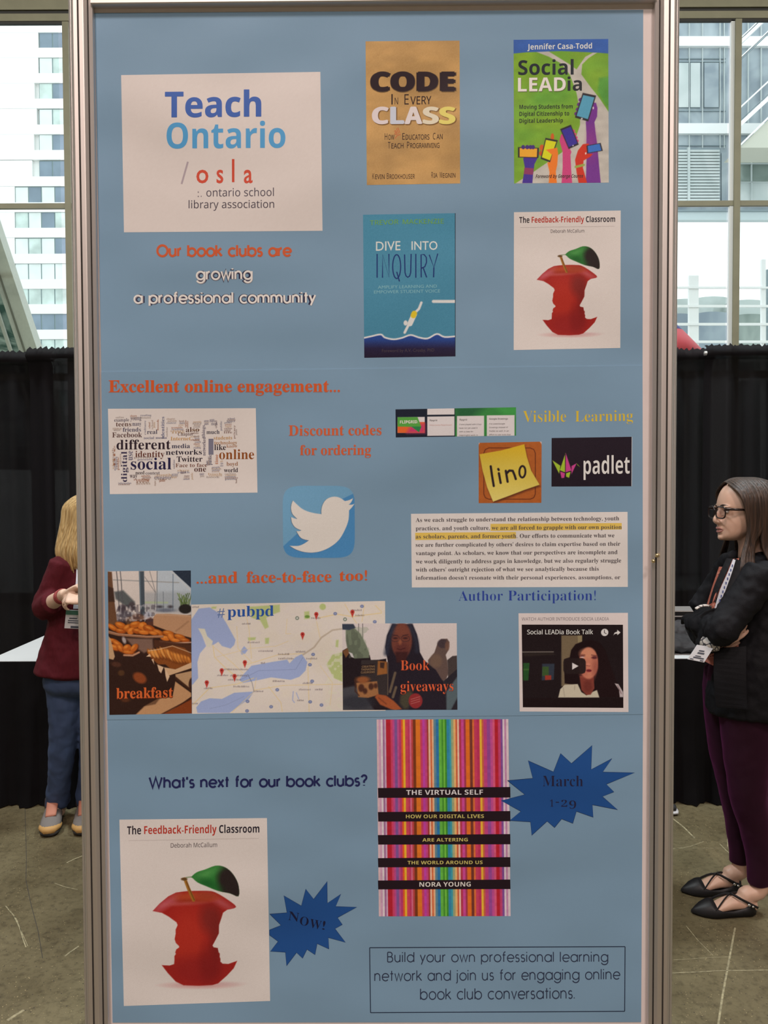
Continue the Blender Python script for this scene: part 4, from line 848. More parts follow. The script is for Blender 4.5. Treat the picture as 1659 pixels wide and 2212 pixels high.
p.poly([(x + 4, y + 12) for x, y in note], (74, 34, 22), 18, .8); m = p.poly(note, (196, 164, 66), 4); b4 = p.I.copy(); p.blend(np.clip((420 - p.y) / 160, 0, 1) * m, (198, 152, 30)); p.blend(np.clip((p.y - 480) / 160, 0, 1) * m * .7, (206, 184, 110))
for q in ([(676, 422), (684, 480), (696, 552)], [(730, 468), (742, 532)], [(726, 440), (729, 446)], [(776, 452), (788, 524)], [(780, 470), (800, 450), (822, 452), (834, 480), (842, 506)]): p.line(q, 15, (38, 26, 30), 1, 4)
p.line([(886 + 20 * math.cos(a) - 3 * math.sin(a), 458 + 38 * math.sin(a) + 4 * math.cos(a)) for a in [i * 2 * PI / 20 for i in range(21)]], 13, (38, 26, 30), 1, 4)
p.build('logo_print', S2, S2, 1, 'yellow sticky note logo on an orange square')
# black logo with folded paper crane
p = Pic('G', [(1080, 234), (1614, 226), (1612, 554), (1079, 556)], 1.2, (34, 24, 32))
LG, MG = (150, 168, 46), (184, 60, 120)
p.poly([(1085, 382), (1138, 418), (1130, 470)], LG, 4); p.poly([(1172, 334), (1170, 462), (1134, 448)], LG, 4); p.poly([(1174, 334), (1212, 450), (1172, 462)], MG, 4); p.poly([(1212, 420), (1246, 402), (1212, 474)], MG, 4); p.poly([(1246, 402), (1268, 426), (1252, 414)], LG, 4)
p.poly([(1136, 456), (1170, 468), (1164, 498), (1146, 500)], MG, 4); p.poly([(1176, 468), (1206, 458), (1196, 498), (1176, 490)], LG, 4)
for q in ([(1134, 452), (1171, 466), (1210, 453)], [(1171, 340), (1171, 466)], [(1171, 466), (1166, 500)]): p.line(q, 4, (34, 24, 32), 1, 3)
lg = p.build('logo_print', S2, S2, 1, 'black logo panel with folded paper crane')
txt(S2, lg, 'G', 'padlet', (1292, 474), (1598, 470), 124, (208, 194, 196), 'sansb', off=-.006, layer=2)
line(S2, lg, 'G', [(1613, 226), (1611, 554)], 3, (196, 186, 184), 3)
# bird logo
p = Pic('H', [(132, 988), (1166, 990), (1176, 2028), (146, 2024)], 1.0, (112, 130, 148))
ro = lambda: [(653 + 519 * math.copysign(abs(math.cos(a)) ** .36, math.cos(a)), 1508 + 518 * math.copysign(abs(math.sin(a)) ** .36, math.sin(a))) for a in [i * 2 * PI / 72 for i in range(72)]]
p.I[:] = (104, 142, 168)
p.poly([(1000, 1175), (1200, 1080), (1200, 2060), (100, 2060), (100, 1900), (340, 1680)], (70, 120, 162), 8)
bird = [(283, 1202), (400, 1310), (500, 1360), (600, 1385), (692, 1398), (692, 1330), (715, 1250), (770, 1180), (860, 1148), (950, 1160), (1028, 1210), (1090, 1196), (1146, 1168), (1120, 1225), (1085, 1262), (1130, 1262), (1168, 1246), (1130, 1300), (1088, 1345), (1080, 1480), (1030, 1620), (940, 1770), (800, 1880), (640, 1940), (480, 1946), (340, 1910), (236, 1852), (360, 1852), (440, 1822), (510, 1775), (400, 1740), (332, 1640), (370, 1642), (405, 1632), (320, 1590), (270, 1520), (258, 1438), (300, 1458), (345, 1466), (280, 1400), (258, 1330), (262, 1260)]
cusp = [(283, 1202), (692, 1398), (1028, 1210), (1146, 1168), (1085, 1262), (1168, 1246), (1088, 1345), (236, 1852), (510, 1775), (332, 1640), (405, 1632), (258, 1438), (345, 1466)]
run = []; out = []
for q in bird + [bird[0]]:
    run.append(q)
    if q in cusp and len(run) > 1: out += smooth(run, 4, False)[:-1] if len(run) > 2 else run[:-1]; run = [q]
bird = out
p.poly([(x - 5, y + 3) for x, y in bird], (44, 60, 84), 7); p.poly(bird, (204, 188, 178), 6)
m = np.clip(.5 + p.sdf(ro()) / 9, 0, 1); p.blend(m, (114, 133, 150))
p.build('logo_print', S2, S2, 1, 'rounded light blue square with a white bird')
# text block with highlighted lines
tb = Pic('I', [(26, 66), (1578, 52), (1580, 590), (32, 594)], .25, (205, 188, 180)).build('text_print', S2, S2, 1, 'white text excerpt with yellow highlighted sentence', .6)
flat('highlight', S2, tb, 'I', [(596, 138), (1536, 132), (1537, 178), (596, 188)], (208, 168, 80), 2); flat('highlight', S2, tb, 'I', [(56, 202), (778, 196), (779, 244), (57, 254)], (208, 168, 80), 2)
for i, (s, x1, y0, y1) in enumerate([('As we each struggle to understand the relationship between technology, youth', 1518, 124, 112), ('practices, and youth culture, we are all forced to grapple with our own position', 1536, 184, 174), ('as scholars, parents, and former youth. Our efforts to communicate what we', 1484, 243, 234),
                         ("see are further complicated by others' desires to claim expertise based on their", 1526, 302, 294), ('vantage point. As scholars, we know that our perspectives are incomplete and', 1506, 362, 354), ('we work diligently to address gaps in knowledge, but we also regularly struggle', 1532, 422, 414),
                         ("with others' outright rejection of what we see analytically because this", 1372, 480, 473), ("information doesn't resonate with their personal experiences, assumptions, or", 1526, 538, 534)]):
    txt(S2, tb, 'I', s, (60, y0), (x1, y1), 29, (74, 62, 64), 'serif', layer=3, off=-.004)

# breakfast photograph
p = Pic('J', [(50, 92), (1218, 80), (1232, 2088), (74, 2110)], 1.1, (46, 26, 20))
p.poly([(40, 60), (1240, 60), (1240, 700), (700, 760), (180, 800), (60, 800)], (196, 176, 166), 8)
p.poly([(750, 60), (1240, 60), (1240, 620), (750, 640)], (158, 164, 172), 30, .75); n1 = p.noise(60, 240, 4); p.poly([(560, 380), (1220, 380), (1220, 680), (560, 680)], (140, 138, 140), 60, .6)
p.poly([(140, 380), (270, 360), (430, 520), (440, 640), (330, 600), (160, 480)], (64, 66, 66), 30, .85); p.poly([(570, 515), (900, 520), (900, 545), (570, 545)], (160, 168, 120), 12, .6)
for q, w, c in [([(130, 212), (1050, 250)], 16, (140, 132, 128)), ([(172, 90), (186, 210), (210, 600)], 13, (74, 68, 70)), ([(226, 90), (240, 240), (262, 560)], 13, (80, 74, 76)), ([(745, 90), (740, 640)], 12, (96, 100, 106)), ([(640, 90), (720, 380)], 7, (90, 86, 88)), ([(570, 170), (720, 390), (706, 640)], 7, (90, 86, 88)), ([(968, 130), (966, 640)], 12, (96, 104, 116)), ([(830, 380), (836, 660)], 8, (96, 96, 104))]: p.line(q, w, c, .85, 9)
p.poly([(488, 90), (560, 90), (572, 640), (570, 720), (510, 720)], (66, 70, 76), 12); p.poly([(488, 90), (505, 90), (520, 640), (505, 640)], (110, 120, 128), 10, .7)
for cx, cy, rx, ry, c in [(250, 620, 60, 60, (58, 46, 50)), (390, 580, 46, 60, (70, 56, 58)), (300, 700, 110, 50, (90, 82, 86)), (240, 790, 70, 30, (60, 50, 56)), (620, 700, 60, 40, (150, 146, 156)), (780, 590, 44, 18, (52, 44, 50)), (930, 590, 36, 20, (56, 46, 50)), (860, 640, 130, 26, (92, 92, 104)), (480, 740, 90, 50, (96, 60, 46)), (350, 790, 50, 60, (100, 66, 44)), (650, 800, 60, 60, (88, 50, 40))]: p.ell(cx, cy, rx, ry, c, 26, .85)
nn = p.noise(26, 34, 6); m = ((p.y > 560) & (p.y < 820) & (p.x < 720) & (nn > .55)); p.blend(m * .45, (58, 46, 54)); m = ((p.y > 560) & (p.y < 800) & (p.x < 760) & (nn < .3)); p.blend(m * .5, (176, 162, 164))
p.poly([(40, 92), (108, 100), (130, 400), (185, 830), (60, 870)], (96, 62, 42), 14); p.poly([(50, 300), (130, 330), (150, 520), (60, 520)], (52, 34, 28), 16, .8)
p.poly([(935, 60), (1240, 60), (1240, 345), (1160, 270), (1060, 180)], (38, 44, 56), 8); p.line([(940, 90), (1225, 370)], 16, (180, 172, 168), .8, 10)
for i in range(16): a = i / 15; p.line([(1130 + 50 * math.sin(i * 2.2), 620), (1030 + 195 * a, 400 + 80 * math.sin(i * 1.7) ** 2)], 12, (70, 84, 44) if i % 2 else (104, 116, 66), .9, 10)
p.ell(1140, 620, 92, 66, (38, 32, 30), 16)
p.poly([(690, 740), (730, 690), (900, 688), (1225, 710), (1235, 1030), (980, 960), (690, 850)], (172, 124, 92), 12); p.line([(1180, 800), (1010, 930)], 20, (140, 98, 70), .7, 22); p.line([(740, 700), (1220, 720)], 14, (188, 148, 120), .6, 20)
def crois(cx, cy, rx, ry, rot, c=(170, 82, 26)):
    p.ell(cx + 6, cy + 12, rx * 1.12, ry * 1.12, (84, 36, 14), 16, .8, rot); p.ell(cx, cy, rx, ry, c, 14, 1, rot); p.ell(cx - rx * .2, cy - ry * .35, rx * .5, ry * .35, (208, 128, 54), 18, .75, rot)
rc = random.Random(2)
for cx, cy, rx, ry, rot in [(120, 880, 90, 34, 30), (230, 850, 80, 44, 20), (330, 890, 70, 50, -30), (230, 930, 70, 34, 10), (440, 840, 80, 46, -10), (380, 930, 60, 44, -40), (540, 870, 60, 70, 30), (470, 930, 70, 40, 10), (640, 900, 90, 48, 24), (560, 950, 80, 30, 5), (760, 950, 80, 36, 25), (690, 960, 60, 26, 10), (900, 960, 80, 36, 10), (860, 1030, 70, 36, 10), (940, 1010, 60, 40, 50), (1060, 1010, 80, 34, 15), (1130, 1060, 70, 30, 5), (1000, 1060, 70, 26, 5)]: crois(cx, cy, rx, ry, rot, rc.choice([(172, 84, 26), (156, 70, 22), (190, 98, 34)]))
p.line([(60, 950), (200, 985), (600, 1015), (820, 1010)], 30, (138, 90, 64), 1, 12); p.line([(60, 930), (200, 970), (600, 1004), (820, 1000)], 10, (188, 138, 108), .9, 10); p.line([(780, 1075), (980, 1100), (1225, 1090)], 18, (176, 128, 104), 1, 10)
p.poly([(300, 1030), (680, 1040), (690, 1180), (560, 1240), (400, 1140)], (120, 88, 74), 30, .9); p.ell(280, 1060, 26, 50, (186, 166, 160), 18, .8, -20); p.poly([(700, 1050), (1230, 1120), (1230, 1260), (1000, 1150), (700, 1160)], (74, 40, 26), 20, .9)
for cx, cy, rx, ry, rot in [(130, 1070, 80, 30, 20), (190, 1110, 80, 34, 30), (150, 1160, 80, 40, 20), (230, 1170, 60, 40, 50), (320, 1170, 60, 50, -30), (420, 1170, 70, 40, -50), (340, 1230, 80, 26, 5)]: crois(cx, cy, rx, ry, rot)
p.line([(280, 1270), (400, 1275), (490, 1230)], 26, (186, 130, 98), .9, 12); p.poly([(60, 1000), (90, 1040), (150, 1290), (130, 1335), (66, 1320)], (172, 132, 98), 10)
p.poly([(600, 1230), (740, 1180), (960, 1130), (1130, 1170), (1230, 1270), (1230, 1380), (1000, 1470), (930, 1460), (860, 1400), (760, 1400), (670, 1320)], (120, 62, 26), 14)
for i in range(13): x = 640 + i * 46; crois(x, 1240 + 8 * math.sin(i) + (i > 4) * (i - 4) * 13, 24, 92 - abs(i - 6) * 5, -28, rc.choice([(176, 104, 44), (160, 88, 34), (196, 126, 62)]))
p.line([(620, 1210), (760, 1190), (960, 1140), (1150, 1210), (1225, 1240)], 10, (196, 160, 128), .8, 10)
p.poly([(840, 1440), (1000, 1470), (1230, 1370), (1235, 1450), (900, 1560)], (190, 146, 110), 10); p.poly([(1000, 1540), (1235, 1490), (1240, 1620), (1190, 1740), (1010, 1600)], (168, 126, 92), 12); p.line([(1010, 1590), (1230, 1770)], 26, (62, 34, 22), 1, 12); p.ell(1215, 1660, 26, 70, (60, 34, 26), 12, 1, 10)
for q in ([(590, 1290), (640, 1250), (660, 1290)], [(665, 1330), (690, 1320), (705, 1400)], [(745, 1400), (835, 1440), (800, 1525), (770, 1490)], [(850, 1450), (920, 1570), (885, 1645), (862, 1560)]): p.poly(q, (200, 160, 128), 8)
p.poly([(1000, 1640), (1220, 1800), (1225, 1850), (860, 2110), (430, 2115), (560, 1990), (760, 1880), (960, 1860)], (176, 126, 88), 12); p.poly([(430, 2120), (560, 1990), (720, 1960), (790, 1870), (740, 1880), (600, 1960)], (60, 34, 22), 20, .6)
p.poly([(1235, 1870), (1235, 2110), (800, 2110), (1000, 2010)], (122, 54, 24), 12); p.line([(800, 2105), (1230, 1880)], 18, (62, 30, 20), .9, 12)
p.ell(500, 1590, 100, 70, (128, 60, 30), 30, 1, 30); p.ell(170, 1400, 70, 36, (74, 42, 30), 20, .9, 10); p.ell(240, 1520, 46, 40, (78, 48, 28), 20, .9); p.ell(300, 1900, 60, 30, (84, 44, 26), 24, .9)
ph = p.build('photo_print', S2, S2, 1, 'photograph of breakfast pastries on plates', 3)
txt(S2, ph, 'J', 'breakfast', (170, 1884), (966, 1866), 150, (110, 44, 20), 'serif', layer=2, fat=.012, shift=(.4, .8), name='lettering_shadow'); txt(S2, ph, 'J', 'breakfast', (170, 1880), (966, 1862), 150, (196, 88, 42), 'serif', layer=3)
# map
p = Pic('K', [(50, 362), (1628, 332), (1632, 1226), (56, 1252)], 1.05, (205, 186, 174))
n1 = p.noise(90, 90, 7); p.blend(np.clip(n1 - .45, 0, 1) * .35, (206, 184, 150)); n1 = p.noise(30, 22, 12); p.blend(np.clip(n1 - .6, 0, 1) * .35, (190, 172, 176))
LK = (146, 152, 184)
p.poly([(40, 500), (110, 395), (200, 385), (290, 440), (340, 520), (410, 650), (400, 690), (370, 720), (300, 700), (270, 665), (230, 690), (190, 700), (130, 560), (110, 560), (140, 620), (170, 700), (120, 760), (100, 830), (106, 960), (60, 1015), (40, 1010)], LK, 6)
p.poly([(105, 555), (160, 560), (180, 620), (225, 660), (215, 700), (180, 710), (160, 640)], (200, 186, 168), 6)
p.poly([(470, 935), (540, 860), (700, 830), (830, 810), (850, 840), (900, 790), (950, 765), (995, 830), (980, 900), (930, 950), (860, 975), (700, 955), (580, 980), (470, 1000), (440, 975)], LK, 6)
p.poly([(100, 1245), (90, 1200), (130, 1150), (200, 1125), (300, 1130), (400, 1080), (560, 1070), (520, 1130), (420, 1200), (360, 1245)], LK, 6); p.poly([(450, 740), (480, 700), (510, 730), (490, 760), (460, 770)], LK, 6)
GN = (160, 168, 96)
for q in ([(520, 380), (770, 362), (772, 420), (720, 440), (660, 470), (680, 545), (650, 560), (610, 490), (540, 470)], [(970, 420), (1010, 416), (1015, 475), (972, 480)], [(1200, 770), (1280, 750), (1280, 990), (1210, 960), (1150, 850)], [(650, 635), (685, 632), (680, 680), (652, 682)], [(1230, 650), (1250, 650), (1245, 710), (1225, 705)], [(510, 630), (575, 628), (570, 650), (515, 655)], [(215, 380), (255, 378), (250, 395), (215, 395)]): p.poly(q, GN, 10, .75)
p.ell(1120, 380, 26, 26, GN, 8, .8); n1 = p.noise(24, 24, 15); m = (p.x > 1140) & (p.x < 1290) & (p.y > 740) & (n1 > .62); p.blend(m * .6, (204, 190, 170))
RDc = (208, 176, 124)
for q, w in [([(225, 690), (240, 790), (330, 880), (420, 950)], 6), ([(225, 700), (400, 850), (470, 920)], 4), ([(60, 1180), (200, 1040), (420, 1010), (560, 960)], 6), ([(560, 1060), (800, 1020), (1280, 1010)], 5), ([(470, 860), (760, 770), (960, 760)], 5), ([(1040, 770), (1000, 880), (1010, 1240)], 5), ([(680, 1030), (780, 1160), (790, 1230)], 5), ([(480, 370), (520, 560), (540, 800)], 4), ([(420, 540), (430, 720), (540, 830)], 4), ([(1090, 470), (1240, 440), (1360, 460), (1600, 430)], 7), ([(1300, 360), (1360, 460), (1400, 520)], 5), ([(1460, 360), (1440, 500)], 5), ([(1070, 500), (1100, 640)], 4), ([(1550, 370), (1600, 420)], 6), ([(860, 600), (820, 600), (830, 480)], 3), ([(250, 790), (520, 720), (740, 700), (840, 660)], 3), ([(1100, 860), (1200, 1000), (1180, 1180)], 3), ([(580, 960), (560, 1070), (380, 1240)], 4)]: p.line(q, w, RDc, .9, 5)
p.line([(960, 770), (1050, 710), (1110, 630), (1200, 570), (1275, 560)], 13, (170, 148, 130), .8, 6); p.line([(450, 975), (600, 900), (900, 890), (960, 790)], 4, (120, 124, 160), .8, 4); p.line([(510, 930), (545, 1000), (560, 1070)], 4, (90, 86, 100), .8, 4); p.line([(200, 1210), (330, 1180), (480, 1110)], 4, (130, 134, 164), .8, 4)
for q in ([(880, 1070), (875, 1140), (890, 1160)], [(905, 1080), (925, 1130)]): p.line(q, 6, (140, 146, 182), 1, 5)
for x, y in ((1440, 376), (1222, 436), (1544, 502), (750, 1056), (508, 1150), (1018, 1154), (1110, 1180), (700, 1194), (1016, 852), (1042, 768), (504, 1228), (1034, 986)): p.ell(x, y, 15, 13, (92, 100, 140), 6, .9); p.ell(x, y, 6, 4, (180, 174, 186), 5, .8)
for x, y in ((912, 472), (1302, 482)): p.ell(x, y, 15, 15, (96, 104, 90), 5); p.ell(x, y, 8, 8, (196, 186, 176), 4)
p.ell(994, 460, 20, 12, (104, 130, 60), 6)
for x0, x1, y in [(320, 520, 888), (600, 716, 738), (760, 846, 764), (762, 886, 800), (512, 604, 668), (904, 980, 744), (716, 812, 984), (264, 350, 936), (370, 510, 938), (352, 456, 972), (396, 520, 1028), (560, 640, 1066), (466, 536, 516), (990, 1080, 800), (930, 1020, 1052), (1060, 1120, 1052), (916, 970, 1140), (960, 1040, 1000), (620, 650, 836), (156, 220, 1042), (60, 100, 1166), (60, 110, 380), (1390, 1460, 448), (1030, 1106, 470), (1350, 1440, 406)]:
    x = x0
    while x < x1: w = 4 + 5 * rc.random(); p.line([(x, y + rc.uniform(-5, 2)), (x, y + 6)], 5, (100, 84, 88), .75, 4); x += w + 3
for x, y in ((1068, 440), (1362, 422), (956, 604), (486, 832), (298, 898), (402, 944), (176, 996)):
    p.poly([(x - 18, y), (x - 12, y - 14), (x, y - 18), (x + 12, y - 14), (x + 18, y), (x + 8, y + 24), (x, y + 48), (x - 8, y + 24)], (176, 56, 48), 5); p.ell(x, y, 6, 6, (110, 24, 24), 4)
mp_ = p.build('map_print', S2, S2, 1, 'printed road map with lakes and red pins')
txt(S2, mp_, 'K', '#', (262, 462), (322, 458), 66, (92, 108, 148), 'serif', layer=2); txt(S2, mp_, 'K', 'pubpd', (344, 462), (722, 454), 86, (42, 76, 142), 'serif', layer=2)
# giveaway photograph
p = Pic('L', [(56, 104), (1576, 100), (1586, 1248), (66, 1252)], 1.1, (204, 184, 176))
p.I[:] = (198, 178, 172)
for x in (274, 328): p.line([(x, 104), (x, 300)], 8, (70, 60, 64), .9, 6)
p.poly([(50, 470), (120, 430), (180, 520), (420, 520), (440, 600), (640, 570), (680, 1260), (50, 1260)], (34, 24, 28), 10)
p.poly([(105, 190), (215, 160), (300, 240), (380, 400), (415, 500), (410, 560), (220, 570), (130, 470), (105, 330)], (92, 94, 78), 14); n1 = p.noise(40, 90, 3); m = (p.x > 100) & (p.x < 415) & (p.y > 150) & (p.y < 560) & (n1 > .6); p.blend(m * .35, (130, 136, 110))
p.poly([(50, 110), (205, 110), (235, 160), (150, 190), (60, 185)], (52, 56, 68), 14); p.poly([(105, 560), (60, 470), (130, 430), (150, 500)], (110, 70, 44), 10); p.poly([(140, 480), (190, 500), (215, 560), (180, 550)], (190, 176, 172), 8)
p.poly([(60, 960), (220, 930), (300, 1000), (480, 1250), (60, 1260)], (66, 62, 66), 30); p.ell(250, 1150, 220, 90, (46, 44, 50), 60, .8)
p.poly([(720, 110), (990, 110), (1050, 250), (1075, 380), (1085, 480), (1150, 600), (1300, 700), (1400, 850), (1450, 1260), (660, 1260), (660, 600), (625, 420), (650, 260)], (36, 28, 36), 10)
p.ell(845, 330, 138, 235, (104, 54, 44), 24); p.ell(845, 190, 100, 70, (112, 60, 46), 50, .8); p.ell(850, 440, 90, 80, (88, 44, 40), 50, .8); p.poly([(760, 480), (930, 480), (900, 620), (780, 620)], (60, 30, 30), 26)
p.line([(640, 500), (680, 300), (740, 120)], 60, (44, 46, 60), .8, 50); p.line([(1050, 470), (1040, 330), (960, 120)], 50, (46, 46, 58), .8, 50)
for x in (762, 895): p.line([(x + 58 * math.cos(a), 305 + 40 * math.sin(a)) for a in [i * PI / 8 for i in range(17)]], 7, (56, 36, 38), .9, 7); p.ell(x, 298, 30, 12, (50, 26, 28), 12, .9)
p.ell(825, 350, 22, 36, (142, 78, 54), 22, .8); p.line([(790, 438), (830, 452), (890, 430)], 12, (62, 26, 28), .9, 10); p.line([(720, 255), (790, 262)], 10, (50, 28, 30), .7, 10); p.line([(860, 262), (930, 250)], 10, (50, 28, 30), .7, 10)
p.poly([(310, 590), (530, 585), (560, 600), (660, 620), (665, 1060), (530, 1050), (440, 860), (300, 800)], (52, 42, 42), 10); p.poly([(530, 600), (650, 610), (655, 770), (520, 790)], (140, 84, 44), 14); p.poly([(560, 620), (620, 620), (610, 700), (560, 690)], (62, 40, 34), 14); p.line([(665, 620), (662, 1050)], 8, (120, 96, 76), .8, 8)
p.poly([(300, 650), (490, 640), (490, 770), (300, 780)], (40, 28, 30), 8)
p.poly([(240, 890), (520, 870), (540, 1050), (400, 1090), (270, 1080)], (148, 96, 60), 14); p.ell(330, 850, 90, 44, (136, 76, 44), 30)
for cx, cy, r in ((310, 960, 40), (360, 1000, 30), (440, 940, 34), (500, 930, 26)): p.ell(cx, cy, r, r * 1.3, (64, 34, 28), 20, .9)
for q in ([(220, 850), (240, 930)], [(235, 820), (230, 1000), (280, 1060)]): p.line(q, 16, (66, 38, 30), .9, 14)
p.poly([(520, 1040), (640, 1060), (740, 1130), (850, 1240), (760, 1255), (700, 1240), (560, 1180), (490, 1080)], (150, 74, 42), 18); p.line([(540, 1090), (640, 1170)], 14, (96, 44, 30), .7, 16)
for q in ([(760, 760), (690, 1010)], [(770, 950), (730, 1080)]): p.line(q, 34, (104, 84, 66), .9, 14)
p.poly([(830, 1060), (960, 980), (1000, 1040), (930, 1230), (880, 1240), (820, 1160)], (74, 66, 48), 40, .8); p.ell(1030, 1130, 92, 100, (132, 40, 42), 12)
for y in (1100, 1130, 1160): p.line([(970, y + 10), (1085, y - 25)], 9, (186, 120, 110), .6, 8)
p.poly([(1195, 590), (1280, 490), (1320, 370), (1370, 310), (1450, 305), (1480, 350), (1470, 450), (1430, 520), (1450, 600), (1470, 760), (1420, 880), (1380, 850), (1300, 720), (1200, 640)], (92, 70, 64), 12); p.ell(1390, 370, 70, 60, (62, 48, 52), 20, .9); p.ell(1450, 400, 30, 60, (112, 76, 62), 20, .8); p.ell(1300, 600, 80, 90, (112, 84, 68), 40, .7)
p.poly([(1450, 590), (1520, 535), (1580, 530), (1590, 780), (1460, 850), (1460, 700)], (66, 54, 52), 12); p.poly([(1400, 870), (1590, 700), (1590, 1260), (1440, 1260)], (40, 34, 40), 10); p.poly([(1440, 1010), (1590, 800), (1590, 1080), (1500, 1250), (1440, 1250)], (80, 88, 92), 20)
gv = p.build('photo_print', S2, S2, 2, 'photograph of a smiling person in glasses holding books', 3)
for s, x0, x1, y in (('CREATING', 318, 490, 692), ('THINKING', 308, 490, 730), ('CLASSROOMS', 304, 490, 768)): txt(S2, gv, 'L', s, (x0, y), (x1, y - 8), 28, (132, 100, 72), 'sansb', layer=3)
for s, p0, p1, h in (('Book', (832, 724), (1216, 720), 130), ('giveaways', (830, 1002), (1532, 996), 135)): txt(S2, gv, 'L', s, p0, p1, h, (118, 40, 22), 'serif', layer=3, off=-.008, shift=(.6, .9), name='lettering_shadow'); txt(S2, gv, 'L', s, p0, p1, h, (206, 88, 54), 'serif', layer=4, off=-.012)
# video still
vb = Pic('M', [(64, 94), (1572, 88), (1580, 1456), (80, 1448)], .25, (203, 182, 176)).build('printed_card', S2, S2, 1, 'white framed video still', .6)
p = Pic('M', [(108, 250), (1504, 252), (1510, 1398), (124, 1390)], 1.1, (30, 20, 22))
p.poly([(655, 400), (940, 400), (940, 520), (860, 620), (800, 1100), (655, 1100)], (110, 90, 68), 14); p.poly([(880, 400), (940, 400), (940, 540), (884, 540)], (142, 122, 90), 10, .8); p.line([(655, 640), (655, 1090)], 10, (70, 58, 48), .8, 10)
p.line([(120, 628), (545, 626)], 12, (128, 114, 104), .9, 10); p.poly([(125, 640), (540, 640), (575, 665), (140, 690)], (44, 34, 30), 16, .8); p.poly([(130, 780), (215, 780), (200, 1020), (130, 1020)], (36, 70, 34), 10); p.poly([(390, 790), (560, 790), (550, 1010), (385, 1020)], (46, 50, 60), 10); p.poly([(395, 830), (480, 830), (480, 960), (390, 960)], (56, 76, 40), 12); p.poly([(430, 950), (515, 950), (515, 1010), (430, 1015)], (142, 50, 38), 10)
for x in (140, 160, 180, 200): p.line([(x, 860), (x, 880)], 6, (110, 140, 60), .7, 6)
p.poly([(950, 480), (1050, 460), (1180, 490), (1260, 600), (1300, 800), (1400, 1000), (1470, 1180), (1480, 1250), (880, 1250), (820, 1080), (700, 1060), (690, 730), (770, 700), (790, 600), (850, 520)], (28, 14, 16), 14)
p.poly([(612, 1255), (640, 1140), (700, 1080), (880, 1070), (930, 1180), (1000, 1225), (1080, 1180), (1150, 1150), (1180, 1255)], (186, 168, 146), 10); p.line([(840, 1090), (835, 1150)], 8, (140, 122, 104), .7, 10); p.line([(680, 1120), (700, 1240)], 14, (150, 134, 116), .6, 14)
p.poly([(905, 960), (1100, 940), (1110, 1130), (1060, 1215), (1000, 1222), (930, 1150)], (120, 54, 44), 16); p.ell(1020, 1100, 60, 80, (96, 40, 34), 40, .7)
p.ell(1030, 780, 132, 218, (186, 110, 86), 16); p.ell(1010, 650, 100, 70, (196, 126, 96), 50, .8); p.ell(1130, 850, 50, 130, (140, 72, 60), 60, .7); p.ell(960, 900, 60, 70, (170, 90, 74), 50, .6)
p.ell(940, 682, 38, 12, (96, 46, 42), 12, .9); p.ell(945, 700, 26, 8, (196, 176, 180), 8, .8); p.ell(1110, 705, 40, 20, (80, 34, 38), 14, .9); p.line([(1070, 670), (1140, 680)], 12, (84, 40, 36), .8, 12); p.line([(900, 660), (980, 665)], 10, (104, 54, 46), .8, 10)
p.ell(1025, 800, 24, 20, (200, 120, 98), 16, .8); p.line([(1000, 815), (1050, 822)], 8, (110, 50, 44), .8, 8); p.ell(1035, 885, 36, 20, (124, 40, 46), 10); p.line([(1005, 880), (1065, 884)], 7, (62, 20, 26), .9, 6)
p.poly([(1160, 560), (1260, 600), (1400, 1000), (1480, 1250), (1180, 1250), (1110, 1050), (1165, 850)], (30, 15, 17), 18); p.poly([(1390, 1060), (1440, 1070), (1505, 1180), (1508, 1250), (1460, 1250), (1450, 1150)], (176, 156, 154), 10); p.line([(1430, 1090), (1480, 1200)], 10, (96, 60, 62), .7, 10)
q = rr(682, 712, 992, 930, 50); p.poly(q, (36, 24, 24), 10, .96)
p.poly([(804, 776), (804, 872), (890, 822)], (206, 190, 186), 6); p.ell(1252, 358, 50, 50, (204, 190, 184), 6); p.line([(1248, 326), (1248, 362), (1274, 378)], 9, (36, 24, 26), 1, 5)
p.poly([(1372, 396), (1390, 360), (1424, 348), (1424, 322), (1470, 360), (1426, 396), (1426, 374), (1394, 378)], (206, 192, 186), 5)
p.poly([(110, 1260), (1512, 1260), (1512, 1400), (110, 1400)], (28, 16, 18), 8)
vs = p.build('video_still', S2, vb, 2, grain=2.5)
txt(S2, vb, 'M', 'Social LEADia Book Talk', (184, 384), (1090, 382), 66, (206, 194, 188), 'sans', layer=3, fat=.012)
txt(S2, vb, 'M', 'WATCH AUTHOR INTRODUCE SOCIA LEADIA', (108, 194), (1312, 192), 44, (134, 116, 116), 'sans', layer=3)

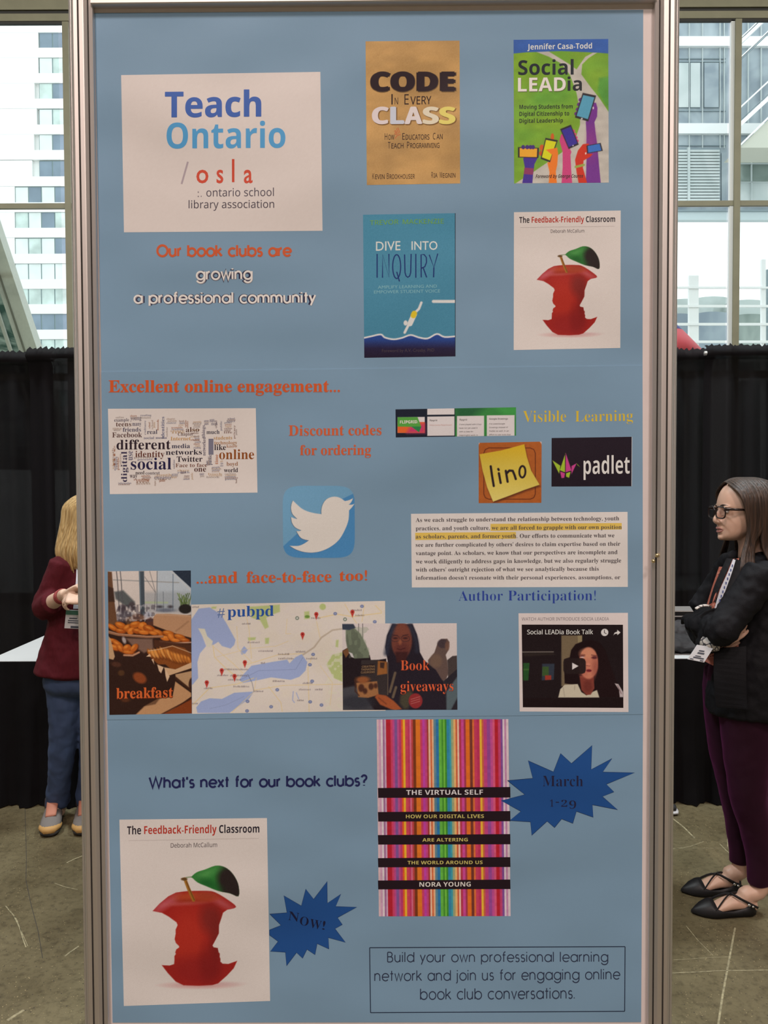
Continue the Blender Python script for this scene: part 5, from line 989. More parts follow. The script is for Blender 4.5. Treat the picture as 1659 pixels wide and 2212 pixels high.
# ================================================================ BOTTOM SHEET
for w, c, l in ((.175, (84, 96, 122), 1), (.135, (34, 34, 72), 2)): txt(S3, S3, 'O', "What's next for our book clubs?", (236, 180), (1612, 166), 78, c, 'geo', layer=l, w=w, name='lettering_shadow' if l == 1 else 'lettering')
p = Pic('N', [(38, 40), (838, 38), (852, 1234), (52, 1236)], 1.5, (190, 70, 90))
ST = [(0, (198, 160, 162)), (1.5, (190, 140, 160)), (3, (206, 184, 186)), (4.5, (150, 96, 130)), (5.8, (188, 150, 170)), (7, (168, 32, 44)), (10.5, (190, 60, 90)), (12, (176, 66, 120)), (13.5, (120, 76, 130)), (15.5, (176, 72, 120)), (17, (170, 52, 96)), (18.5, (210, 80, 40)), (20, (232, 160, 44)), (21.6, (190, 62, 80)), (23.5, (176, 50, 84)), (25, (196, 96, 120)), (26, (176, 60, 60)), (27.5, (112, 50, 26)), (29.5, (206, 104, 34)), (33, (186, 56, 90)), (34.5, (176, 60, 140)), (36.5, (180, 60, 110)), (38, (150, 50, 40)), (39.2, (220, 168, 140)), (40.5, (196, 90, 50)), (41.8, (222, 160, 120)), (43, (90, 120, 130)), (45, (44, 104, 150)), (47, (96, 160, 60)), (49, (70, 130, 44)), (50.5, (110, 170, 60)), (51.6, (60, 124, 40)), (53, (50, 120, 150)), (55, (60, 140, 150)), (56.5, (150, 150, 110)), (58.3, (224, 160, 100)), (60, (190, 80, 50)), (61, (220, 176, 150)), (62.3, (170, 50, 70)), (64, (190, 66, 130)), (66, (150, 50, 70)), (67.5, (214, 100, 34)), (70.5, (110, 50, 40)), (72.5, (206, 100, 50)), (74, (186, 56, 84)), (76, (176, 46, 80)), (78, (232, 164, 50)), (79.6, (188, 90, 60)), (81, (180, 60, 110)), (83.5, (140, 66, 130)), (86, (180, 70, 126)), (88, (200, 80, 110)), (89.5, (172, 32, 44)), (92, (180, 60, 100)), (94, (120, 70, 130)), (95.5, (206, 180, 186)), (97, (180, 120, 150)), (98.3, (204, 176, 178)), (100, (198, 160, 162))]
uu = p.u * 100
cx = np.array([s[0] for s in ST]); cols = np.array([s[1] for s in ST], float); ii = np.clip(np.searchsorted(cx, uu, 'right') - 1, 0, len(ST) - 1); p.I = cols[ii]
r = np.random.RandomState(3); jx = r.rand(len(ST), 60); vv = np.clip((p.v * 59).astype(int), 0, 59); p.I *= (1 + .07 * (jx[ii, vv] - .5))[..., None]
fine = np.sin(uu * 6.3) * .05; p.I *= (1 + fine)[..., None]
K_ = (p.I[:, :-2] + p.I[:, 1:-1] * 2 + p.I[:, 2:]) / 4; p.I[:, 1:-1] = K_; K_ = (p.I[:-2] + p.I[1:-1] * 2 + p.I[2:]) / 4; p.I[1:-1] = K_
cv = p.build('book_cover', S3, S3, 1, 'book cover with bright vertical woven stripes and black title bands')
for y0, y1 in ((452, 516), (598, 660), (738, 800), (878, 938), (1014, 1072)): flat('title_band', S3, cv, 'N', [(46, y0 + 4), (850, y0 - 2), (851, y1 - 2), (48, y1)], (34, 20, 26), 2)
for s, x0, x1, y, h, c in (('THE VIRTUAL SELF', 218, 684, 498, 30, (206, 190, 192)), ('HOW OUR DIGITAL LIVES', 216, 690, 640, 22, (188, 166, 92)), ('ARE ALTERING', 316, 592, 782, 21, (188, 166, 92)), ('THE WORLD AROUND US', 226, 682, 920, 21, (188, 166, 92)), ('NORA YOUNG', 298, 610, 1056, 28, (206, 190, 180))):
    txt(S3, cv, 'N', ' '.join(s) if False else s, (x0, y), (x1, y - 2), h, c, 'sansb', layer=3, off=-.004)
st1 = [(833, 411), (987, 397), (958, 290), (1112, 358), (1156, 246), (1222, 307), (1347, 197), (1341, 344), (1468, 277), (1412, 359), (1605, 363), (1434, 433), (1480, 480), (1410, 508), (1502, 588), (1349, 558), (1354, 634), (1252, 598), (1230, 671), (1162, 644), (1119, 697), (1074, 658), (980, 744), (973, 662), (846, 654), (914, 598), (795, 533), (938, 496)]
sb1 = flat('starburst', S3, S3, 'N', st1, (32, 68, 120), 2); line(S3, sb1, 'N', st1 + [st1[0]], 2.6, (26, 34, 60), 3, 'outline')
for s, p0, p1, h in (('March', (1046, 446), (1292, 446), 64), ('1', (1092, 570), (1112, 570), 44), ('-', (1126, 560), (1146, 560), 20), ('2', (1160, 570), (1196, 570), 42), ('9', (1208, 582), (1250, 582), 50)): txt(S3, sb1, 'N', s, p0, p1, h, (34, 30, 52), 'serif', layer=3, off=-.010)
st2 = [(998, 974), (1106, 965), (1086, 858), (1196, 922), (1224, 816), (1274, 880), (1359, 768), (1360, 905), (1446, 848), (1412, 926), (1546, 930), (1424, 996), (1454, 1040), (1408, 1066), (1474, 1152), (1366, 1122), (1370, 1194), (1296, 1160), (1282, 1230), (1232, 1196), (1204, 1252), (1166, 1216), (1103, 1300), (1096, 1214), (1002, 1208), (1050, 1146), (996, 1106), (996, 1074), (1068, 1044)]
sb2 = flat('starburst', S3, S3, 'O', st2, (32, 68, 120), 2); line(S3, sb2, 'O', st2 + [st2[0]], 2.6, (26, 38, 66), 3, 'outline')
for ch, x, y in (('N', 1112, 1010), ('O', 1184, 1040), ('W', 1246, 1058), ('!', 1326, 1070)):
    wd = {'N': 66, 'O': 54, 'W': 72, '!': 16}[ch]; txt(S3, sb2, 'O', ch, (x, y), (x + wd, y + wd * .20), 56, (24, 24, 48), 'serif', layer=3, off=-.006, slant=.15)
q = [(48, 226), (1478, 220), (1476, 582), (53, 590)]; [line(S3, S3, 'Q', [q[i], q[(i + 1) % 4]], 5, (34, 40, 58), 1, 'text_border') for i in range(4)]
for s, p0, p1, h in (('Build your own professional learning', (146, 306), (1384, 304), 58), ('network and join us for engaging online', (74, 412), (1452, 402), 60), ('book club conversations.', (330, 516), (1196, 510), 60)):
    txt(S3, S3, 'Q', s, p0, p1, h, (44, 48, 66), 'geo', layer=1, w=.082)
flush()

# ================================================================ PEOPLE
def cat(ctrl, n=5):                      # smooth path through control rows
    P = np.array(ctrl, float); m = len(P); out = []
    if m < 3: return [tuple(P[0] * (1 - t) + P[-1] * t) for t in np.linspace(0, 1, n + 1)]
    for i in range(m - 1):
        a, b, c, d = P[max(i - 1, 0)], P[i], P[i + 1], P[min(i + 2, m - 1)]
        for k in range(n):
            t = k / n; out.append(.5 * (2 * b + (c - a) * t + (2 * a - 5 * b + 4 * c - d) * t * t + (3 * b - 3 * c + d - a) * t ** 3))
    out.append(P[-1]); return [tuple(q) for q in out]
def tube(bm, ctrl, axis=(0, 1, 0), seg=20, n=5, cap=True, open_=False):
    ctrl = [tuple(r) if len(r) > 4 else (*r, r[3]) for r in ctrl]     # rows (x, y, z, r along axis, r across)
    rows = cat(ctrl, n); prev = None; rings = []; ax = Vector(axis)
    P = [Vector(r[:3]) for r in rows]
    for i, r in enumerate(rows):
        t = (P[min(i + 1, len(P) - 1)] - P[max(i - 1, 0)]).normalized()
        a = (ax - t * ax.dot(t))
        a = a.normalized() if a.length > 1e-4 else t.orthogonal().normalized()
        b = t.cross(a); ra, rb = max(r[3], .0004), max(r[4] if len(r) > 4 else r[3], .0004)
        rings.append([bm.verts.new(P[i] + a * ra * math.cos(2 * PI * k / seg) + b * rb * math.sin(2 * PI * k / seg)) for k in range(seg)])
        if i:
            for k in range(seg): bm.faces.new((rings[i - 1][k], rings[i - 1][(k + 1) % seg], rings[i][(k + 1) % seg], rings[i][k]))
    if cap and not open_:
        for ring_, p, sgn in ((rings[0], P[0], -1), (rings[-1], P[-1], 1)):
            i = 0 if sgn < 0 else -1; t = (P[1] - P[0]).normalized() if sgn < 0 else (P[-1] - P[-2]).normalized()
            r = min(rows[i][3], rows[i][4] if len(rows[i]) > 4 else rows[i][3])
            v = bm.verts.new(p + t * sgn * r * .55)
            for k in range(seg):
                q = (ring_[k], v, ring_[(k + 1) % seg]) if sgn > 0 else (ring_[(k + 1) % seg], v, ring_[k])
                bm.faces.new(q)
    return rings
def ball(bm, c, rx, ry, rz, rot=None, u=16, v=12):
    M = Matrix.Translation(Vector(c)) @ (rot.to_4x4() if rot else Matrix.Identity(4)) @ Matrix.Diagonal((rx, ry, rz, 1))
    bmesh.ops.create_uvsphere(bm, u_segments=u, v_segments=v, radius=1, matrix=M)
def skin_up(name, bm, m, parent, voxel=.006, sm=4, disp=0.0, dscale=.05):  # fuse overlapping pieces into one continuous surface
    bmesh.ops.recalc_face_normals(bm, faces=bm.faces)
    me = bpy.data.meshes.new('tmp'); bm.to_mesh(me); bm.free(); o = bpy.data.objects.new('tmp', me); COL.objects.link(o)
    r = o.modifiers.new('r', 'REMESH'); r.mode = 'VOXEL'; r.voxel_size = voxel
    if sm: s = o.modifiers.new('s', 'SMOOTH'); s.iterations = sm; s.factor = .5
    if disp:
        tx = bpy.data.textures.new('folds', 'CLOUDS'); tx.noise_scale = dscale; tx.noise_depth = 1
        d = o.modifiers.new('d', 'DISPLACE'); d.texture = tx; d.strength = disp; d.mid_level = .5; d.texture_coords = 'GLOBAL'
    out = bpy.data.meshes.new_from_object(o.evaluated_get(bpy.context.evaluated_depsgraph_get()))
    bpy.data.objects.remove(o); bpy.data.meshes.remove(me)
    out.transform(wm(parent).inverted()); out.name = name
    return link(name, out, m, parent, True)
def finish(name, bm, m, parent, smooth=True):
    bmesh.ops.recalc_face_normals(bm, faces=bm.faces)
    me = bpy.data.meshes.new(name); bm.to_mesh(me); bm.free(); me.transform(wm(parent).inverted())
    return link(name, me, m, parent, smooth)
def strip(name, L, R, m, parent, th=.0015, n=None, k=4):        # ribbon or panel between two edges, with thickness
    A = cat([tuple(p) for p in L], k); B = cat([tuple(p) for p in R], k); bm = bmesh.new(); n = Vector(n or (0, 1, 0)) * th
    rows = [[bm.verts.new(Vector(p)) for p in (a, b)] + [bm.verts.new(Vector(b) + n), bm.verts.new(Vector(a) + n)] for a, b in zip(A, B)]
    for a, b in zip(rows[:-1], rows[1:]):
        for i in range(4): bm.faces.new((a[i], a[(i + 1) % 4], b[(i + 1) % 4], b[i]))
    bm.faces.new(rows[0][::-1]); bm.faces.new(rows[-1])
    return finish(name, bm, m, parent, False)
def skin_mat(name, col, red=.12):
    m = mat(name, col, .48, noise=.05, scale=30); b = bsdf(m); b.inputs['Subsurface Weight'].default_value = .12
    b.inputs['Subsurface Radius'].default_value = (.02, .008, .004); b.inputs['Subsurface Scale'].default_value = .3
    return m
def hair_mat(name, c1, c2, st=(60, 60, 3), rough=.38):
    m = bpy.data.materials.new(name); m.use_nodes = True; nt = m.node_tree; b = bsdf(m); b.inputs['Roughness'].default_value = rough
    tc = nt.nodes.new('ShaderNodeTexCoord'); mp = nt.nodes.new('ShaderNodeMapping'); mp.inputs['Scale'].default_value = st
    n = nt.nodes.new('ShaderNodeTexNoise'); n.inputs['Scale'].default_value = 2.2; n.inputs['Detail'].default_value = 4
    r = nt.nodes.new('ShaderNodeValToRGB'); r.color_ramp.elements[0].position = .35; r.color_ramp.elements[1].position = .65
    r.color_ramp.elements[0].color = (*c1, 1); r.color_ramp.elements[1].color = (*c2, 1)
    nt.links.new(tc.outputs['Object'], mp.inputs[0]); nt.links.new(mp.outputs[0], n.inputs[0]); nt.links.new(n.outputs[0], r.inputs[0]); nt.links.new(r.outputs[0], b.inputs['Base Color'])
    bp = nt.nodes.new('ShaderNodeBump'); bp.inputs['Strength'].default_value = .5; bp.inputs['Distance'].default_value = .004
    nt.links.new(n.outputs[0], bp.inputs['Height']); nt.links.new(bp.outputs[0], b.inputs['Normal'])
    return m
HEAD = [(.122, -.01, .03, .012), (.116, .035, .055, .036), (.100, .060, .078, .054), (.075, .080, .090, .066), (.045, .091, .096, .073), (.018, .0945, .098, .075), (.002, .088, .098, .075), (-.012, .087, .096, .073),
        (-.030, .091, .088, .070), (-.048, .093, .070, .066), (-.064, .0915, .045, .060), (-.080, .090, .020, .053), (-.094, .0905, .000, .043), (-.104, .086, -.012, .032), (-.110, .074, -.025, .020)]
def head(bm, C, fwd, up=(0, 0, 1), nose=1.0, mouth=0.0):   # C = centre of the skull at eye height
    f = Vector(fwd).normalized(); u = Vector(up).normalized(); l = u.cross(f).normalized(); f = l.cross(u).normalized(); seg = 36; rings = []
    pt = lambda s, w, h: C + f * s + l * w + u * h
    for h, fr, bk, hw in cat(HEAD, 3):
        ring_ = []
        mid = (fr - bk) / 2; half = (fr + bk) / 2
        for k in range(seg):
            a = 2 * PI * k / seg; ca, sa = math.cos(a), math.sin(a)
            s = mid + half * math.copysign(abs(ca) ** .88, ca); w = hw * math.copysign(abs(sa) ** .92, sa)
            if ca > 0: w *= 1 - .10 * ca * ca
            ring_.append(bm.verts.new(pt(s, w, h)))
        rings.append(ring_)
    for a, b in zip(rings[:-1], rings[1:]):
        for k in range(seg): bm.faces.new((a[k], a[(k + 1) % seg], b[(k + 1) % seg], b[k]))
    bm.faces.new(rings[0][::-1]); bm.faces.new(rings[-1])
    tube(bm, [(*pt(.088, 0, .008), .007, .006), (*pt(.0965, 0, -.012), .008, .009), (*pt(.108 * nose, 0, -.030), .0092, .0085), (*pt(.107 * nose, 0, -.039), .0115, .0065), (*pt(.094, 0, -.047), .010, .006)], axis=l, seg=14)
    for s in (-1, 1):
        ball(bm, pt(.098, s * .010, -.040), .0075, .0075, .006)
        ball(bm, pt(.004, s * .077, -.012), .014, .008, .028, Matrix((f, l, u)).transposed())            # ear
        ball(bm, pt(.082, s * .030, .017), .012, .020, .006, Matrix((f, l, u)).transposed())              # brow
    ball(bm, pt(.082, 0, -.098), .014, .017, .012)
    ball(bm, pt(.090, 0, -.0625), .008, .022, .0055, Matrix((f, l, u)).transposed()); ball(bm, pt(.088, 0, -.0765), .008, .019, .006, Matrix((f, l, u)).transposed())
    return pt, f, l, u
def face_parts(pt, f, l, u, parent, lip, iris=(.05, .03, .02), brow=(.03, .02, .015), white=(.72, .68, .66)):
    R3 = Matrix((f, l, u)).transposed()
    for s in (-1, 1):
        bm = bmesh.new(); ball(bm, pt(.0790, s * .0295, -.001), .0070, .0110, .0058, R3); e = finish('eye', bm, mat('eye_white', white, .2), parent)
        bm = bmesh.new(); ball(bm, pt(.0822, s * .0305, -.0005), .0046, .0052, .0052, R3); ir = finish('iris', bm, mat('iris', iris, .15), e)
        bm = bmesh.new(); tube(bm, [(*pt(.083, s * .018, .001), .0015), (*pt(.0875, s * .031, .0058), .0020), (*pt(.078, s * .045, .002), .0015)], seg=8); finish('eyelash', bm, mat('lash', (.02, .015, .012), .6), e)
        bm = bmesh.new(); tube(bm, [(*pt(.0955, s * .013, .0195), .0028, .0012), (*pt(.0930, s * .028, .0235), .0028, .0014), (*pt(.082, s * .044, .0205), .0018, .001)], axis=u, seg=8); finish('eyebrow', bm, mat('brow', brow, .7), parent)
    bm = bmesh.new()
    for h, fr in ((-.0635, .0965), (-.0760, .0945)):
        tube(bm, [(*pt(fr - .011, -.022, -.0695), .0012), (*pt(fr - .001, -.010, h), .0040, .0036), (*pt(fr + .0012, 0, h - .0008), .0042, .0038), (*pt(fr - .001, .010, h), .0040, .0036), (*pt(fr - .011, .022, -.0695), .0012)], axis=u, seg=10)
    finish('lips', bm, mat('lips', lip, .4), parent)
def hand(bm, w, d, n, size=.175, curl=(.35, .45, .3), spread=.10, thumb=1, side=1):
    # w wrist, d direction of the fingers, n palm normal (fingers curl towards it), side = which side the thumb leaves
    d = Vector(d).normalized(); n = Vector(n); n = (n - d * n.dot(d)).normalized(); s = d.cross(n) * side; w = Vector(w); k = size / .175
    tube(bm, [(*(w - d * .01 * k), .025 * k, .018 * k), (*(w + d * .02 * k), .029 * k, .016 * k), (*(w + d * .05 * k), .038 * k, .015 * k), (*(w + d * .078 * k), .039 * k, .013 * k), (*(w + d * .090 * k), .034 * k, .010 * k)], axis=s, seg=16)
    for i, (L_, off, r) in enumerate(((.072, .029, .0082), (.080, .010, .0086), (.074, -.009, .0082), (.058, -.027, .0074))):
        base = w + d * (.076 if i < 3 else .070) * k + s * off * k; dd = (d + s * spread * (1.2 - i) * .5).normalized(); nn = n; pts = [(*(base - dd * .01), r * k * 1.05)]; p = base.copy(); a = 0
        pts.append((*p, r * k))
        for j, fr in enumerate((.45, .31, .24)):
            a += curl[j] * (1 + .12 * i); q = dd * math.cos(a) + nn * math.sin(a); p = p + q * L_ * fr * k; pts.append((*p, r * k * (1 - .10 * (j + 1))))
        tube(bm, pts, axis=s, seg=10, n=3)
    b = w + d * .028 * k + s * .022 * k + n * .004
    t1 = (d * .55 + s * .75 + n * .25).normalized(); t2 = (d * .85 + s * .35 + n * .40).normalized()
    p1 = b + t1 * .038 * k * thumb; p2 = p1 + t2 * .030 * k; p3 = p2 + (t2 + n * .3).normalized() * .022 * k
    tube(bm, [(*(b - t1 * .015), .013 * k), (*b, .0135 * k), (*p1, .0105 * k), (*p2, .0095 * k), (*p3, .0075 * k)], axis=s, seg=10, n=3)
def badge(parent, q, header, lines, cols, n=(0, 1, 0)):
    b = quadbox('badge', q, .002, mat('badge_card', (.66, .68, .72), .35), parent, n=Vector(n)); tl, tr, br, bl = q[3], q[2], q[1], q[0]; P = lambda u, v, o=-.0012: (Vector(tl) * (1 - u) + Vector(tr) * u) * (1 - v) + (Vector(bl) * (1 - u) + Vector(br) * u) * v + Vector(n) * o
    if header: quadbox('badge_header', [P(0, .26), P(1, .26), P(1, .03), P(0, .03)], .0008, mat('badge_green', (.05, .17, .12), .5), b, n=Vector(n))
    for u0, u1, v0, v1 in lines: quadbox('badge_print', [P(u0, v1), P(u1, v1), P(u1, v0), P(u0, v0)], .0006, cols, b, n=Vector(n))
    return b

# ---------------------------------------------------------------- woman in the black blazer (right)
RW = empty('person', (W(1632, 1990, 2.89).x, 2.89, 0)); tag(RW, 'woman with long brown hair, glasses and black blazer standing with folded arms at the right', 'person')
SK1 = skin_mat('fair_skin', (.62, .40, .30))
YR_ = 2.90
HC = W(1612, 1104, YR_); HC = Vector((W(1550, 1104, YR_).x + .094, YR_, W(1550, 1104, YR_).z)); FD = Vector((-1, -.10, -.02))
R = lambda px, py, Y, *r: (*W(px, py, Y), *r)
bm = bmesh.new(); pt, hf, hl, hu = head(bm, HC, FD)
tube(bm, [(*pt(-.025, 0, -.06), .050, .052), (*pt(-.040, 0, -.12), .047, .050), (*pt(-.050, 0, -.17), .056, .060), R(1642, 1225, 2.90, .10, .07)], axis=hl, seg=24)
# trunk, hips
tube(bm, [R(1640, 1215, 2.9, .10, .055), R(1640, 1245, 2.9, .155, .085), R(1632, 1300, 2.9, .145, .105), R(1628, 1370, 2.9, .125, .095), R(1628, 1440, 2.9, .15, .105), R(1622, 1500, 2.9, .155, .11), R(1620, 1530, 2.9, .14, .10)], axis=(0, 1, 0), seg=28)
# legs and feet
def foot(bm, ftip, heel):
    tube(bm, [(*heel, .022, .020), (*(heel * .65 + ftip * .35 + Vector((0, 0, .018))), .030, .026), (*(heel * .35 + ftip * .65 + Vector((0, 0, .002))), .030, .015), (*(ftip + (heel - ftip) * .20), .018, .008)], axis=(0, 1, 0), seg=16)
nT, nH = F(1524, 1998, .022), F(1668, 1998, .030); fT, fH = F(1494, 1942, .022), F(1628, 1944, .030)
nT.y = 2.83; nH.y = 2.84; fT.y = 2.98; fH.y = 3.0
tube(bm, [R(1618, 1500, 2.83, .085, .095), R(1618, 1600, 2.83, .068, .082), R(1618, 1720, 2.83, .052, .058), R(1630, 1790, 2.84, .045, .052), R(1638, 1860, 2.84, .034, .036), R(1641, 1920, 2.84, .030, .030), (nH.x - .035, 2.84, .07, .030, .030), (nH.x - .03, 2.84, .035, .030, .03)], seg=24)
tube(bm, [R(1572, 1500, 2.97, .085, .085), R(1575, 1600, 2.98, .066, .070), R(1584, 1690, 2.99, .050, .054), R(1595, 1760, 3.0, .044, .048), R(1599, 1850, 3.0, .032, .034), R(1601, 1880, 3.0, .030, .030), (fH.x - .035, 3.0, .07, .030, .030), (fH.x - .03, 3.0, .035, .030, .03)], seg=24)
foot(bm, nT, nH); foot(bm, fT, fH)
# arms: left (near) over, right (far) hand coming out under the near elbow
LS, LE, LWr = W(1640, 1245, 2.73), W(1562, 1362, 2.70), W(1522, 1322, 2.98)
RS, RE, RWr = W(1590, 1240, 3.09), W(1520, 1356, 3.03), W(1541, 1389, 2.76)
tube(bm, [(*LS, .046, .05), (*((LS + LE) / 2), .040, .042), (*LE, .036, .036), (*((LE + LWr) / 2), .034, .034), (*LWr, .022, .026)], seg=18)
tube(bm, [(*RS, .046, .05), (*((RS + RE) / 2), .040, .042), (*RE, .036, .036), (*((RE + RWr) / 2), .033, .033), (*RWr, .021, .026)], seg=18)
hand(bm, RWr + Vector((.01, 0, 0)), W(1600, 1358, 2.745) - RWr, (.1, 1, .15), .155, (.22, .30, .22), spread=.02, thumb=.7, side=-1)
hand(bm, LWr, Vector((-.02, .5, -.25)), (0.9, .2, -.4), .165, (.5, .5, .4), side=-1)
skin_up('body', bm, SK1, RW, .0042, 3)
face_parts(pt, hf, hl, hu, RW, (.36, .15, .13))
# glasses
MG_ = mat('dark_tortoise', (.018, .010, .009), .2); bm = bmesh.new(); gz = .004
for s in (-1, 1):
    ring_ = [pt(.1085 - .007 * (1 + math.cos(a) * s) / 2, s * .033 + .0265 * math.copysign(abs(math.cos(a)) ** .6, math.cos(a)), gz - .008 + .0215 * math.copysign(abs(math.sin(a)) ** .6, math.sin(a))) for a in [2 * PI * i / 28 for i in range(29)]]
    tube(bm, [(*p, .0027) for p in ring_], axis=hf, seg=8, n=2, cap=False)
    tube(bm, [(*pt(.102, s * .060, gz + .006), .0050, .0022), (*pt(.07, s * .077, gz + .004), .0046, .002), (*pt(.010, s * .083, gz), .0040, .002), (*pt(-.01, s * .080, gz - .016), .003, .002)], axis=hu, seg=8)
tube(bm, [(*pt(.108, -.008, gz - .001), .0022), (*pt(.112, 0, gz + .002), .0022), (*pt(.108, .008, gz - .001), .0022)], axis=hu, seg=8)
gl = finish('glasses', bm, MG_, RW)
for s in (-1, 1):
    bm = bmesh.new(); c = bm.verts.new(pt(.106, s * .033, gz - .006)); vs = [bm.verts.new(pt(.1045, s * .033 + .025 * math.cos(a), gz - .008 + .020 * math.sin(a))) for a in [2 * PI * i / 20 for i in range(20)]]
    for i in range(20): bm.faces.new((c, vs[i], vs[(i + 1) % 20]))
    finish('lens', bm, glass_mat('lens_glass', (.93, .90, .92), .08), gl)
# hair
HB = hair_mat('dark_brown_hair', (.016, .009, .006), (.060, .032, .020), rough=.5)
bm = bmesh.new()
ball(bm, pt(-.022, 0, .040), .112, .091, .098, Matrix((hf, hl, hu)).transposed(), 28, 20)
bmesh.ops.delete(bm, geom=[v for v in bm.verts if (v.co - HC).dot(hf) > .050 and (v.co - HC).dot(hu) < .075], context='VERTS')
tube(bm, [(*pt(-.045, 0, .05), .088, .070), (*pt(-.065, 0, -.03), .088, .055), (*pt(-.085, 0, -.12), .092, .045), (*pt(-.10, 0, -.22), .10, .038), (*pt(-.105, 0, -.32), .08, .022)], axis=hl, seg=24)
skin_up('hair_mass', bm, HB, RW, .007, 3)
bm = bmesh.new(); rh = random.Random(3)
for i in range(230):
    s = 1 if i % 4 else -1; q = (i * .618) % 1; g = rh.random(); s0 = .066 - .15 * q; hz = .121 - 2.4 * max(0, s0 - .02) ** 2 * 3 - 3.0 * max(0, -s0 - .03) ** 2
    sa = .052 - .16 * q; sb = .030 - .125 * q; j = .004 * g
    P = [(*pt(s0, s * .004, hz + .004), .007, .003), (*pt(sa + .010, s * .046, hz - .016 + j), .010, .004), (*pt(sa, s * (.082 + j), .062), .011, .004), (*pt(sb + .006, s * (.090 + j), .01), .011, .004), (*pt(sb - .004, s * (.089 + j), -.05), .010, .004)]
    ff = 1 if s > 0 else .35
    if q < .42: P += [(*pt((.032 - .06 * q) * ff, s * (.088 + j), -.105), .010, .004), (*pt((.054 - .08 * q) * ff, s * (.100 + j), -.155), .009, .0035), (*pt((.078 - .10 * q - .01 * g) * ff, s * (.118 + j), -.205), .007, .003), (*pt((.094 - .11 * q - .02 * g) * ff, s * .124, -.228 - .02 * g), .0015, .001)]
    else: P += [(*pt(sb * .8 - .012, s * (.088 + j), -.13), .010, .004), (*pt(sb * .7 - .04, s * (.108 + .01 * g), -.21), .009, .0035), (*pt(sb * .6 - .055, s * (.112 + .01 * g), -.30), .006, .003), (*pt(sb * .6 - .06, s * .112, -.345 - .04 * g), .0015, .001)]
    tube(bm, P, axis=hf, seg=7, n=3)
tag(finish('hair', bm, HB, RW), kind='stuff')
# blouse, blazer, trousers
CORAL = mat('coral_eyelet_fabric', (.42, .13, .085), .75); cnt = CORAL.node_tree
v_ = cnt.nodes.new('ShaderNodeTexVoronoi'); v_.inputs['Scale'].default_value = 62; tcn = cnt.nodes.new('ShaderNodeTexCoord'); cnt.links.new(tcn.outputs['Object'], v_.inputs['Vector'])
rp_ = cnt.nodes.new('ShaderNodeValToRGB'); rp_.color_ramp.elements[0].color = (.20, .04, .03, 1); rp_.color_ramp.elements[1].color = (.40, .115, .075, 1); rp_.color_ramp.elements[0].position = .28; rp_.color_ramp.elements[1].position = .42
e_ = rp_.color_ramp.elements.new(.34); e_.color = (.68, .30, .22, 1); cnt.links.new(v_.outputs[0], rp_.inputs[0]); cnt.links.new(rp_.outputs[0], bsdf(CORAL).inputs['Base Color'])
bm = bmesh.new(); tube(bm, [R(1610, 1240, 2.89, .06, .10), R(1596, 1300, 2.88, .07, .11), R(1588, 1370, 2.88, .09, .13), R(1578, 1420, 2.88, .125, .115), R(1566, 1448, 2.88, .140, .120)], axis=(0, 1, 0), seg=36, cap=False)
bl = finish('blouse', bm, CORAL, RW)
BLZ = mat('black_blazer_cloth', (.0055, .0056, .008), .75, spec=.22, bump=.12, scale=260, noise=.15)
bm = bmesh.new()
tube(bm, [R(1640, 1196, 2.90, .060, .050), R(1637, 1216, 2.90, .150, .078), R(1634, 1245, 2.90, .185, .105), R(1630, 1300, 2.9, .178, .122), R(1632, 1370, 2.89, .170, .128), R(1636, 1440, 2.87, .172, .160), R(1636, 1500, 2.87, .168, .182), R(1638, 1526, 2.87, .168, .186)], axis=(0, 1, 0), seg=36, cap=True)
for S_, E_, W_2 in ((LS, LE, LWr), (RS, RE, RWr)):
    e2 = E_ + (W_2 - E_) * .5; e3 = E_ + (W_2 - E_) * .86
    tube(bm, [(*(S_ + Vector((.012, 0, .012))), .062, .066), (*((S_ * .6 + E_ * .4)), .060, .062), (*((S_ * .25 + E_ * .75) + Vector((-.004, 0, 0))), .056, .056), (*(E_ + Vector((-.012, 0, -.006))), .054, .056), (*e2, .051, .052), (*e3, .047, .048)], seg=24)
# bulky folded sleeve ends in front of the chest
tube(bm, [R(1560, 1340, 2.80, .045, .05), R(1525, 1352, 2.82, .05, .052), R(1503, 1346, 2.90, .042, .036), R(1484, 1338, 2.98, .030, .014), R(1474, 1336, 3.02, .016, .006)], seg=18)
tube(bm, [R(1548, 1372, 2.76, .042, .046), R(1523, 1386, 2.77, .040, .036), R(1508, 1398, 2.78, .028, .016)], seg=18)
tube(bm, [R(1586, 1200, 2.86, .030, .02), R(1566, 1212, 2.90, .03, .02), R(1556, 1250, 2.98, .05, .04), R(1530, 1290, 3.02, .055, .05), R(1512, 1318, 3.02, .05, .05)], seg=18)
blz = skin_up('blazer', bm, BLZ, RW, .0065, 3, .012, .035)
strip('blazer_front', [W(1545, 1402, 2.74), W(1543, 1425, 2.735), W(1543, 1470, 2.73), W(1547, 1522, 2.735), W(1553, 1528, 2.735)], [W(1612, 1396, 2.715), W(1612, 1425, 2.70), W(1612, 1470, 2.685), W(1614, 1524, 2.68), W(1614, 1532, 2.68)], BLZ, RW, .006)
lap = mat('lapel_cloth', (.0065, .0066, .009), .7, spec=.22)
strip('lapel', [W(1589, 1206, 2.75), W(1562, 1262, 2.735), W(1545, 1300, 2.735)], [W(1600, 1212, 2.745), W(1592, 1262, 2.72), W(1552, 1316, 2.72)], lap, RW, .004)
strip('blouse_front', [W(1581, 1208, 2.79), W(1557, 1260, 2.775), W(1542, 1292, 2.77), W(1538, 1314, 2.77)], [W(1597, 1206, 2.76), W(1588, 1252, 2.742), W(1572, 1282, 2.738), W(1550, 1312, 2.735)], CORAL, RW, .003)
